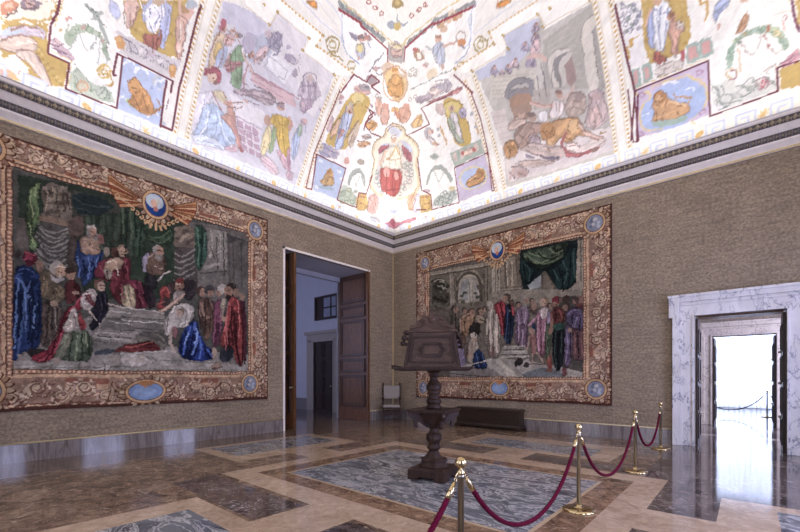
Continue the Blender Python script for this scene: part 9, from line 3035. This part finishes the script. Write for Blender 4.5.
# second room of the enfilade and its portal
P2 = dict(x0=9.32, x1=10.86, z=2.90, y=5.35)
w = MB(); yb = P2['y']
w.box(4, P2['x0'], yb, yb+0.5, 0, 6); w.box(P2['x1'], 15, yb, yb+0.5, 0, 6); w.box(P2['x0'], P2['x1'], yb, yb+0.5, P2['z'], 6)
struct(w.build('wall_second_room', M['cloth_x']))
w = MB(); w.box(3.8, 4, 0.6, 15.2, 0, 6); struct(w.build('wall_enfilade_left', M['plaster']))
w = MB(); w.box(15, 15.2, 0.6, 15.2, 0, 6); struct(w.build('wall_enfilade_right', M['plaster']))
w = MB(); w.box(3.8, 15.2, 0.12, 15.4, 6, 6.1); struct(w.build('ceiling_enfilade', M['plaster']))
w = MB(); w.box(3.8, D2['x0']-0.3, 0.14, 0.6, 0, 6); w.box(D2['x1']+0.3, 15.2, 0.14, 0.6, 0, 6); struct(w.build('wall_second_room_near', M['plaster']))
portal('trim_9', P2['x0'], P2['x1'], P2['z'], yb, M['portal_warm'], jamb=0.36, head=0.45, ear=0.0)
folded_leaf('door_6', P2['x0']+0.004, yb+0.05, yb+1.0, 2.85, 0.05, 1, M['doordark'])
folded_leaf('door_7', P2['x1']-0.004, yb+0.05, yb+1.0, 2.85, 0.05, -1, M['doordark'])
fl = MB(); mk = [M['slab'], M['edge_line'], M['band']]
ys = [0.5, 0.62, 2.2, 2.6, 4.1, 4.5, 5.35, 5.85, 7.6, 8.1, 9.6, 10.1, 11.8, 12.2, 15.4]
for k in range(len(ys)-1):
    fl.add([(3.8, ys[k], 0), (15.2, ys[k], 0), (15.2, ys[k+1], 0), (3.8, ys[k+1], 0)], [(0,1,2,3)], (0, 0, 1, 0, 1, 0, 0, 0, 1, 0, 1, 0, 1, 0)[k])
struct(fl.build('floor_enfilade', mk))
# far wall with the tall window behind the curtain
YF = 15.0; wx0, wx1, wz0, wz1 = 8.3, 12.0, 0.12, 4.6
w = MB(); w.box(3.8, wx0, YF, YF+0.3, 0, 6); w.box(wx1, 15.2, YF, YF+0.3, 0, 6); w.box(wx0, wx1, YF, YF+0.3, wz1, 6); w.box(wx0, wx1, YF, YF+0.3, 0, wz0)
struct(w.build('wall_third_room', M['plaster']))
f = MB()
for x in (wx0, (wx0+wx1)/2-0.04, wx1-0.08): f.box(x, x+0.08, YF+0.1, YF+0.18, wz0, wz1)
for z in (wz0, 1.6, 3.1, wz1-0.08): f.box(wx0, wx1, YF+0.1, YF+0.18, z, z+0.08)
struct(f.build('window_5', M['plaster']))
def curtain_mat():
    t = NT('sheer_white_curtain'); nt = t.t
    t.b.inputs['Base Color'].default_value = (0.9, 0.91, 0.95, 1); t.b.inputs['Roughness'].default_value = 0.9
    tr = t.n('ShaderNodeBsdfTranslucent'); tr.inputs['Color'].default_value = (0.92, 0.93, 0.98, 1)
    mx = t.n('ShaderNodeMixShader'); mx.inputs[0].default_value = 0.75
    nt.links.new(t.b.outputs[0], mx.inputs[1]); nt.links.new(tr.outputs[0], mx.inputs[2])
    nt.links.new(mx.outputs[0], nt.nodes['Material Output'].inputs[0]); return t.m
cu = MB(); nx = 240; zs = [0.02, 1.2, 2.4, 3.6, 4.75]
for j, z in enumerate(zs):
    for i in range(nx+1):
        u = i/nx; x = 7.9+u*4.5
        cu.v.append((x+0.03*math.sin(z*1.3+i*0.2), YF-0.22+0.055*math.sin(u*2*PI*22+0.5*math.sin(u*31))*(1.15-0.1*z) , z))
for j in range(len(zs)-1):
    for i in range(nx):
        a = j*(nx+1)+i; cu.f.append([a, a+1, a+nx+2, a+nx+1]); cu.mi.append(0); cu.sm.append(True)
root = thing('curtain', 'tall white sheer curtain glowing with daylight across the window at the end of the doorways', 'curtain', (0, 0, 0))
cu.build('cloth', curtain_mat(), root)
rd = MB(); rd.tube([(7.8, YF-0.22, 4.76), (12.5, YF-0.22, 4.76)], 0.02)
for xb in (7.95, 10.15, 12.35): rd.box(xb-0.02, xb+0.02, YF-0.22, YF, 4.74, 4.78)
rd.build('curtain_rod', M['iron'], root)

# ------------------------------------------------------------------ lectern
LX, LY = 6.45, -6.20
lec = thing('lectern', 'tall carved dark walnut lectern standing on the grey marble centre of the floor', 'lectern', (LX, LY, 0))
a1 = math.radians(12)
p = MB(); Mz = RZ(a1)
p.box(-0.31, 0.31, -0.31, 0.31, 0.05, 0.155, M=Mz); p.frustum((-0.31, 0.31, -0.31, 0.31), (-0.265, 0.265, -0.265, 0.265), 0.155, 0.185, M=Mz)
for sx in (-1, 1):
    for sy in (-1, 1):
        x0, x1 = sorted((sx*0.31, sx*0.13)); yy0, yy1 = sorted((sy*0.31, sy*0.13)); p.box(x0, x1, yy0, yy1, 0, 0.05, M=Mz)
p.build('plinth', M['walnut'], lec, bevel=0.008)
c = MB()
hexp = [(0.235, 0.185), (0.235, 0.20), (0.215, 0.215), (0.215, 0.27), (0.235, 0.28), (0.235, 0.295), (0.16, 0.315), (0.13, 0.35), (0.095, 0.40), (0.078, 0.43)]
c.lathe(hexp, 6, smooth=False, phase=a1)
c.build('pedestal', M['walnut'], lec, bevel=0.004)
c = MB()
prof = [(0.078, 0.42), (0.078, 0.44), (0.105, 0.455), (0.115, 0.475), (0.105, 0.495), (0.085, 0.51), (0.085, 0.53), (0.10, 0.56), (0.125, 0.60), (0.13, 0.635), (0.118, 0.66),
        (0.125, 0.67), (0.115, 0.685), (0.09, 0.70), (0.07, 0.73), (0.065, 0.77), (0.075, 0.80), (0.10, 0.825), (0.10, 0.845), (0.08, 0.86), (0.085, 0.98), (0.105, 1.0), (0.105, 1.075)]
c.lathe(prof, 32)
prof = [(0.12, 1.085), (0.125, 1.12), (0.10, 1.14), (0.10, 1.155), (0.12, 1.18), (0.125, 1.215), (0.10, 1.245), (0.085, 1.26), (0.10, 1.275), (0.085, 1.29), (0.075, 1.30), (0.09, 1.32), (0.105, 1.335), (0.09, 1.35),
        (0.105, 1.37), (0.12, 1.41), (0.115, 1.45), (0.095, 1.48), (0.075, 1.515), (0.06, 1.55), (0.058, 1.58), (0.075, 1.60), (0.08, 1.615), (0.065, 1.63), (0.09, 1.655), (0.125, 1.69), (0.13, 1.71)]
c.lathe(prof, 32)
c.build('column', M['walnut'], lec)
c = MB(); a2 = math.radians(12)
c.box(-0.33, 0.33, -0.33, 0.33, 1.055, 1.085, M=RZ(a2)); c.box(-0.31, 0.31, -0.31, 0.31, 1.03, 1.055, M=RZ(a2))
c.frustum((-0.14, 0.14, -0.14, 0.14), (-0.20, 0.20, -0.20, 0.20), 0.86, 1.03, M=RZ(a2))
c.build('lower_shelf', M['walnut'], lec, bevel=0.006)
br = [(0.10, 1.03), (0.52, 1.03), (0.53, 0.985), (0.50, 0.95), (0.455, 0.945), (0.43, 0.91), (0.425, 0.86), (0.41, 0.81), (0.37, 0.79), (0.335, 0.80), (0.335, 0.83), (0.36, 0.845), (0.365, 0.87), (0.34, 0.89), (0.29, 0.875), (0.24, 0.84), (0.18, 0.80), (0.10, 0.78)]
br = [(x*0.80, z) for x, z in br]
for k in range(4):
    b = MB(); b.extrude(br, -0.028, 0.028, M=RZ(a2 + PI/4 + k*PI/2)); b.build('scroll_bracket', M['walnut'], lec, bevel=0.006)
# two-sided reading desk
ax = math.atan2(0.848, -0.533) - PI/2          # ridge direction as +y
Md = RZ(ax); L2 = 0.40
dk = MB()
bw, tw, zb, zt_ = 0.43, 0.34, 1.735, 2.25
v = [(-bw, -L2, zb), (bw, -L2, zb), (tw, -L2, zt_), (-tw, -L2, zt_), (-bw, L2, zb), (bw, L2, zb), (tw, L2, zt_), (-tw, L2, zt_)]
dk.add(v, [(0,1,2,3), (5,4,7,6), (4,0,3,7), (1,5,6,2), (3,2,6,7), (4,5,1,0)], M=Md)
dk.box(-tw-0.03, tw+0.03, -L2-0.03, L2+0.03, zt_, zt_+0.035, M=Md)
dk.build('desk', M['walnut_panel'], lec, bevel=0.006)
lg = MB(); lg.box(-0.60, 0.60, -L2-0.06, L2+0.06, 1.705, 1.735, M=Md); lg.box(-0.56, 0.56, -L2-0.03, L2+0.03, 1.685, 1.705, M=Md)
for sx in (-1, 1):
    x0, x1 = sorted((sx*0.585, sx*0.60)); lg.box(x0, x1, -L2-0.06, L2+0.06, 1.735, 1.765, M=Md)
lg.build('book_ledge', M['walnut'], lec, bevel=0.004)
def lerpx(z): return bw + (tw-bw)*(z-zb)/(zt_-zb)
for sy in (-1, 1):
    fr = MB(); yy = sy*L2; y1_ = sy*(L2+0.022)
    def slab(q, ya, yb_, mi=0):
        n = len(q); vv = [(x, ya, z) for x, z in q]+[(x, yb_, z) for x, z in q]
        ff = [tuple(range(n)), tuple(range(2*n-1, n-1, -1))]+[(i, (i+1)%n, n+(i+1)%n, n+i) for i in range(n)]
        fr.add(vv, ff, mi, M=Md)
    def bar(p0, p1, wd, yb_, mi=1):
        d_ = Vector((p1[0]-p0[0], p1[1]-p0[1])).normalized(); n_ = Vector((-d_.y, d_.x))*wd/2
        slab([(p0[0]+n_.x, p0[1]+n_.y), (p1[0]+n_.x, p1[1]+n_.y), (p1[0]-n_.x, p1[1]-n_.y), (p0[0]-n_.x, p0[1]-n_.y)], yy, yb_, mi)
    zl, zh = zb+0.07, zt_-0.07
    cs = [(-lerpx(zl)+0.085, zl), (lerpx(zl)-0.085, zl), (lerpx(zh)-0.075, zh), (-lerpx(zh)+0.075, zh)]
    for i in range(4): bar(cs[i], cs[(i+1)%4], 0.030, sy*(L2+0.032))
    sl = [(-lerpx(zb)+0.03, zb+0.02), (-lerpx(zt_)+0.03, zt_-0.01)]; bar(sl[0], sl[1], 0.05, sy*(L2+0.012)); bar((-sl[0][0], sl[0][1]), (-sl[1][0], sl[1][1]), 0.05, sy*(L2+0.012))
    ep = fr.build('end_panel', [M['walnut_panel'], M['walnut']], lec); fr = MB()
    oc = [(-0.19, 1.99), (-0.14, 2.04), (-0.14, 2.085), (0.14, 2.085), (0.14, 2.04), (0.19, 1.99), (0.14, 1.94), (0.14, 1.895), (-0.14, 1.895), (-0.14, 1.94)]
    for i in range(len(oc)): bar(oc[i], oc[(i+1)%len(oc)], 0.026, sy*(L2+0.036))
    ic = [(x*0.72, 1.99+(z-1.99)*0.62) for x, z in oc]
    slab(ic, yy, sy*(L2+0.012))
    fr.build('cartouche', [M['walnut_panel'], M['walnut']], ep)
# carved cresting on both ends, knobs along the far ridge
crest = [(-0.33, 2.285), (0.33, 2.285), (0.335, 2.32), (0.30, 2.345), (0.265, 2.335), (0.235, 2.36), (0.20, 2.40), (0.15, 2.425), (0.13, 2.46), (0.095, 2.47), (0.075, 2.445), (0.05, 2.45), (0.045, 2.49), (0.0, 2.515),
         (-0.045, 2.49), (-0.05, 2.45), (-0.075, 2.445), (-0.095, 2.47), (-0.13, 2.46), (-0.15, 2.425), (-0.20, 2.40), (-0.235, 2.36), (-0.265, 2.335), (-0.30, 2.345), (-0.335, 2.32)]
crest = [(x*1.02, 2.285+(z-2.285)*1.22) for x, z in crest]
for sy in (-1, 1):
    b = MB(); b.extrude(crest, min(sy*(L2-0.03), sy*(L2+0.02)), max(sy*(L2-0.03), sy*(L2+0.02)), M=Md)
    e = sy*(L2+0.025)
    for sx in (-1, 1):
        spir = [(sx*(0.13+0.055*(1-k/22)*math.cos(k*0.5)), e, 2.40+0.055*(1-k/22)*math.sin(k*0.5)) for k in range(20)]
        b.tube(spir, 0.010, 6, M=Md)
        b.tube([(sx*0.31, e, 2.30), (sx*0.22, e, 2.33), (sx*0.14, e, 2.345)], 0.012, 6, M=Md)
    b.sphere((0, e, 2.44), 0.05, 14, 10, M=Md, sc=(1, 0.7, 1.1)); b.sphere((-0.018, e+sy*0.03, 2.455), 0.012, 8, 6, M=Md); b.sphere((0.018, e+sy*0.03, 2.455), 0.012, 8, 6, M=Md)
    b.build('carved_crest', M['walnut_panel'], lec, bevel=0.004)
for sx in (-1, 1):
    b = MB()
    for k, (dx, zz) in enumerate(((0.0, 2.25), (0.03, 2.17), (0.05, 2.09))):
        b.sphere((sx*(tw+0.05+dx), sx*(L2-0.03), zz), 0.042, 14, 10, M=Md, sc=(1, 0.8, 1)); b.tube([(sx*(tw+0.0+dx*0.4), sx*(L2-0.03), zz-0.02), (sx*(tw+0.05+dx), sx*(L2-0.03), zz)], 0.022, 8, M=Md)
    b.build('carved_knobs', M['walnut'], lec)
b = MB()
b.extrude([(-0.05, 2.28), (0.06, 2.28), (0.055, 2.36), (0.10, 2.40), (0.085, 2.47), (0.03, 2.49), (0.01, 2.55), (-0.04, 2.56), (-0.055, 2.49), (-0.10, 2.46), (-0.09, 2.40), (-0.045, 2.36)], -0.03, 0.03, M=Md)
b.sphere((0.0, 0, 2.57), 0.035, 12, 8, M=Md)
b.build('finial', M['walnut'], lec, bevel=0.006)

# ------------------------------------------------------------------ long chest under the right-hand tapestry
ch = thing('chest', 'long low dark wooden chest on bracket feet against the wall under the smaller tapestry', 'chest', (4.20, -0.26, 0))
b = MB(); b.box(-1.05, 1.05, -0.18, 0.17, 0.13, 0.55); b.frustum((-1.10, 1.10, -0.21, 0.19), (-1.05, 1.05, -0.18, 0.17), 0.10, 0.16); b.box(-1.11, 1.11, -0.215, 0.195, 0.065, 0.105)
for xa, xb in ((-0.98, -0.36), (-0.31, 0.31), (0.36, 0.98)):
    for bx in ((xa, xa+0.02, 0.2, 0.5), (xb-0.02, xb, 0.2, 0.5), (xa, xb, 0.2, 0.22), (xa, xb, 0.48, 0.5)): b.box(bx[0], bx[1], -0.19, -0.18, bx[2], bx[3])
b.build('body', M['chestwood'], ch, bevel=0.006)
b = MB(); b.box(-1.09, 1.09, -0.21, 0.19, 0.56, 0.60); b.frustum((-1.07, 1.07, -0.19, 0.18), (-1.03, 1.03, -0.16, 0.17), 0.60, 0.625); b.box(-1.06, 1.06, -0.185, 0.18, 0.545, 0.56)
b.build('lid', M['chestwood'], ch, bevel=0.005)
for sx in (-1, 1):
    for sy in (-1, 1):
        b = MB()
        b.extrude([(sx*1.11, 0.065), (sx*1.13, 0.03), (sx*1.12, 0.0), (sx*1.0, 0.0), (sx*0.97, 0.03), (sx*0.90, 0.045), (sx*0.86, 0.065)], *((-0.215, -0.13) if sy < 0 else (0.11, 0.195)))
        b.build('foot', M['chestwood'], ch, bevel=0.006)

# ------------------------------------------------------------------ armchair in the corner
fc = math.atan2(-11.33+0.5, 10.2-0.5) + PI/2
cr = thing('armchair', 'old dark wooden armchair with pale upholstered back standing in the corner of the room', 'chair', (0.45, -0.58, 0), fc)
W2 = 0.30
for sx in (-1, 1):
    b = MB(); b.box(sx*W2-0.028, sx*W2+0.028, 0.20, 0.256, 0, 1.28); lg_ = b.build('leg', M['walnut'], cr, bevel=0.004)
    b = MB(); b.lathe([(0.03, 1.28), (0.02, 1.29), (0.034, 1.315), (0.026, 1.34), (0.0, 1.36)], 12, M=TR(sx*W2, 0.228)); b.build('finial', M['walnut'], lg_)
    b = MB(); b.box(sx*W2-0.028, sx*W2+0.028, -0.256, -0.20, 0, 0.80); b.build('leg', M['walnut'], cr, bevel=0.004)
    b = MB(); b.box(sx*W2-0.04, sx*W2+0.04, -0.30, 0.20, 0.80, 0.835); b.lathe([(0.04, -0.042), (0.045, 0), (0.04, 0.042)], 14, M=TR(sx*W2, -0.30, 0.80) @ Matrix.Rotation(PI/2, 4, 'Y')); b.build('armrest', M['walnut'], cr, bevel=0.004)
    b = MB(); b.box(sx*W2-0.02, sx*W2+0.02, -0.20, 0.20, 0.06, 0.10); b.build('stretcher', M['walnut'], cr)
b = MB(); b.box(-W2, W2, -0.225, -0.195, 0.20, 0.34); b.box(-W2, W2, 0.215, 0.24, 0.28, 0.33); b.build('stretcher', M['walnut'], cr, bevel=0.003)
b = MB(); b.box(-W2-0.02, W2+0.02, -0.25, 0.25, 0.42, 0.475); b.build('seat_frame', M['walnut'], cr, bevel=0.004)
b = MB(); b.box(-W2-0.01, W2+0.01, -0.26, 0.21, 0.475, 0.565); b.build('seat', M['linen'], cr, bevel=0.02)['label'] = 'pale upholstered seat'
b = MB(); b.box(-W2+0.01, W2-0.01, 0.185, 0.245, 0.76, 1.245); b.build('backrest', M['linen'], cr, bevel=0.015)['label'] = 'pale upholstered back panel'

# ------------------------------------------------------------------ rope barrier
def make_post(label, x, y, rz, group, hooks=2):
    r = thing('barrier_post', label, 'barrier post', (x, y, 0), rz, group)
    b = MB(); b.lathe([(0.178, 0.0), (0.182, 0.008), (0.178, 0.02), (0.15, 0.032), (0.08, 0.042), (0.04, 0.048), (0.034, 0.07), (0.0245, 0.075)], 48); b.build('base', M['brass'], r)
    b = MB(); b.lathe([(0.0225, 0.06), (0.0225, 0.885), (0.027, 0.888), (0.027, 0.905), (0.0225, 0.91)], 28); b.build('pole', M['brass_dull'], r)
    b = MB(); b.lathe([(0.0225, 0.905), (0.03, 0.915), (0.03, 0.93), (0.012, 0.945), (0.010, 0.955), (0.016, 0.96)], 24)
    b.sphere((0, 0, 0.992), 0.041, 28, 18); b.build('ball_finial', M['brass'], r)
    for s in (-1, 1):
        b = MB(); b.tube([(0, s*0.02, 0.92), (0, s*0.045, 0.925), (0, s*0.06, 0.915), (0, s*0.065, 0.895)], 0.006, 8)
        ring = [(0.0, s*0.065+0.013*math.cos(k*PI/8), 0.885+0.013*math.sin(k*PI/8)) for k in range(17)]
        hk = b.build('hook', M['brass'], r)
        b = MB(); b.tube(ring, 0.004, 6, cap=False); b.build('ring', M['brass'], hk)
    return r
PG = 'brass barrier posts in this room'
posts = [(8.55, -11.50), (8.68, -8.93), (8.68, -6.34), (8.78, -3.70), (8.76, -0.97)]
plab = ['brass barrier post nearest the back wall behind the others', 'nearest brass barrier post with ball top in front of the lectern', 'second brass barrier post from the front, beside the grey marble floor panel',
        'third brass barrier post from the front, beside the brown marble slabs', 'small far brass barrier post close to the white marble portal']
for i in range(5):
    nx_, ny_ = posts[min(i+1, 4)]; px_, py_ = posts[max(i-1, 0)]
    make_post(plab[i], posts[i][0], posts[i][1], math.atan2(ny_-py_, nx_-px_)-PI/2, PG)
def rope(label, a, c, low, mat, group=None, fer=True):
    a = Vector((a[0], a[1], 0.865)); c = Vector((c[0], c[1], 0.865)); dr = (c-a).normalized(); a = a+dr*0.075; c = c-dr*0.075
    Lh = (c-a).length; N = 60; K = 1.6
    def pt(u):
        p_ = a.lerp(c, u); s = math.cosh(K*(2*u-1)); p_.z = low + (0.865-low)*(s-1)/(math.cosh(K)-1); return p_
    pts = [pt(i/N) for i in range(N+1)]
    r = thing('barrier_rope', label, 'rope', (a+c)/2 * 1.0, 0, group); r.location.z = low
    off = Vector(r.location)
    b = MB(); b.tube([p_-off for p_ in pts[2:-2]], 0.0185, 12)
    # spiral lay of the rope
    for ph in range(3):
        sp = []
        for i in range(3*N+1):
            u = (2.2+(N-4.4)*i/(3*N))/N; p_ = pt(u); t_ = (pt(min(1, u+0.004))-pt(max(0, u-0.004))).normalized()
            n_ = t_.cross(Vector((0, 0, 1))).normalized(); b_ = t_.cross(n_); an = u*Lh*75+ph*2*PI/3
            sp.append(p_+(n_*math.cos(an)+b_*math.sin(an))*0.0135-off)
        b.tube(sp, 0.0085, 6)
    b.build('cord', mat, r)
    for e in (0, 1):
        idx = range(0, 3) if e == 0 else range(N-2, N+1)
        q = [pts[i]-off for i in idx]
        f = MB(); rr = [0.013, 0.0215, 0.0215]; f.tube(q, rr if e == 0 else rr[::-1], 14); f.build('end_cap', M['brass'], r)
    return r
RG = 'crimson barrier ropes'
rl = ['crimson rope falling from the nearest brass post out of the bottom of the view', 'crimson velvet rope sagging between the nearest and second brass posts', 'crimson velvet rope sagging between the second and third brass posts', 'short crimson rope between the two far brass posts by the right wall']
for i, lo in enumerate((0.25, 0.25, 0.20, 0.27)): rope(rl[i], posts[i], posts[i+1], lo, M['velvet'], RG)
# the barrier two rooms away
make_post('dark barrier post silhouetted against the bright curtain two rooms away', 10.77, 9.78, PI/2, None)
make_post('dark barrier post hidden beside the left jamb two rooms away', 8.50, 9.95, PI/2, None)
make_post('dark barrier post two rooms away beyond the right jamb', 12.6, 9.6, PI/2, None)
rope('dark rope sagging across the far bright room to the left of its post', (8.50, 9.95), (10.77, 9.78), 0.22, M['velvet_dark'])
rope('short stretch of dark rope to the right of the far post', (10.77, 9.78), (12.6, 9.6), 0.30, M['velvet_dark'])

# ------------------------------------------------------------------ lights
def area(name, loc, rot, sx, sy, power, col, spread=None):
    l = bpy.data.lights.new(name, 'AREA'); l.shape = 'RECTANGLE'; l.size = sx; l.size_y = sy; l.energy = power; l.color = col
    if spread: l.spread = spread
    o = bpy.data.objects.new(name, l); COL.objects.link(o); o.location = loc; o.rotation_euler = rot; return o
def aim(d, up=(0, 0, 1)):
    return Vector(d).to_track_quat('-Z', 'Y').to_euler()
WARM = (1.0, 0.95, 0.87)
COVE, COVE_SPILL = 8.4, 2.4   # watts per metre of the hidden strip lamps
def strip(name, p0, p1, inward, lean, watts, spread):
    p0, p1 = Vector(p0), Vector(p1); mid = (p0+p1)/2; ln = (p1-p0).length
    zax = -(Vector(inward)*lean+Vector((0, 0, 1))).normalized()   # light shines along -Z
    xax = (p1-p0).normalized(); yax = zax.cross(xax)
    R_ = Matrix((xax, yax, zax)).transposed()
    area(name, mid, R_.to_euler(), ln, 0.06, watts*ln, WARM, spread)
so, sz = 0.40, 6.845
for lean, watts, spread in ((1.15, COVE, math.radians(115)), (0.0, COVE_SPILL, PI)):
    strip('cove_lamp', (so, -0.5, sz), (so, -RY+0.5, sz), (1, 0, 0), lean, watts, spread)
    strip('cove_lamp', (0.5, -so, sz), (RX-0.5, -so, sz), (0, -1, 0), lean, watts, spread)
    strip('cove_lamp', (RX-so, -0.5, sz), (RX-so, -RY+0.5, sz), (-1, 0, 0), lean, watts, spread)
    strip('cove_lamp', (0.5, -RY+so, sz), (RX-0.5, -RY+so, sz), (0, 1, 0), lean, watts, spread)
DAY = (0.56, 0.61, 1.0)
for i, (a, b) in enumerate(WIN):
    area('window_daylight', (RX+0.42, (a+b)/2, (WZ0+WZ1)/2), aim((-1, 0, 0)), WZ1-WZ0, b-a, 310, DAY).rotation_euler = (0, PI/2, 0)
for i, (a, b) in enumerate(WINB):
    area('window_daylight', ((a+b)/2, -RY-0.42, (WZ0+WZ1)/2), (PI/2, 0, 0), b-a, WZ1-WZ0, 85, (0.74, 0.78, 1.0))
area('anteroom_daylight', (-5.5, -8.9, 3.6), aim((0, 1, 0)), 4, 4.5, 250, (0.56, 0.61, 1.0))
area('curtain_daylight', ((wx0+wx1)/2, YF+0.35, 2.4), aim((0, -1, 0)), wx1-wx0, wz1-wz0, 340, (0.66, 0.74, 1.0))
area('second_room_fill', (14.8, 3.0, 2.6), (0, PI/2, 0), 3.5, 2.0, 800, DAY)  # added fill lamp with no window behind it, brightens the far portal

wd = bpy.data.worlds.new('sky'); scene.world = wd; wd.use_nodes = True
wd.node_tree.nodes['Background'].inputs[0].default_value = (0.6, 0.72, 1.0, 1); wd.node_tree.nodes['Background'].inputs[1].default_value = 0.6

# ------------------------------------------------------------------ camera
cd = bpy.data.cameras.new('camera'); cam = bpy.data.objects.new('camera', cd); COL.objects.link(cam)
cam.location = (10.2, -11.33, 1.6); cam.rotation_euler = (PI/2, 0, math.radians(41.0))
cd.sensor_fit = 'HORIZONTAL'; cd.sensor_width = 36.0; cd.lens = 18.0; cd.shift_y = 0.1375; cd.clip_start = 0.05; cd.clip_end = 200
scene.camera = cam
scene.view_settings.view_transform = 'Standard'; scene.view_settings.look = 'None'
scene.view_settings.exposure = 0.0; scene.view_settings.gamma = 1.0; scene.view_settings.use_curve_mapping = False
scene.cycles.use_denoising = True
scene.cycles.max_bounces = 10; scene.cycles.diffuse_bounces = 5; scene.cycles.glossy_bounces = 4; scene.cycles.sample_clamp_indirect = 6.0
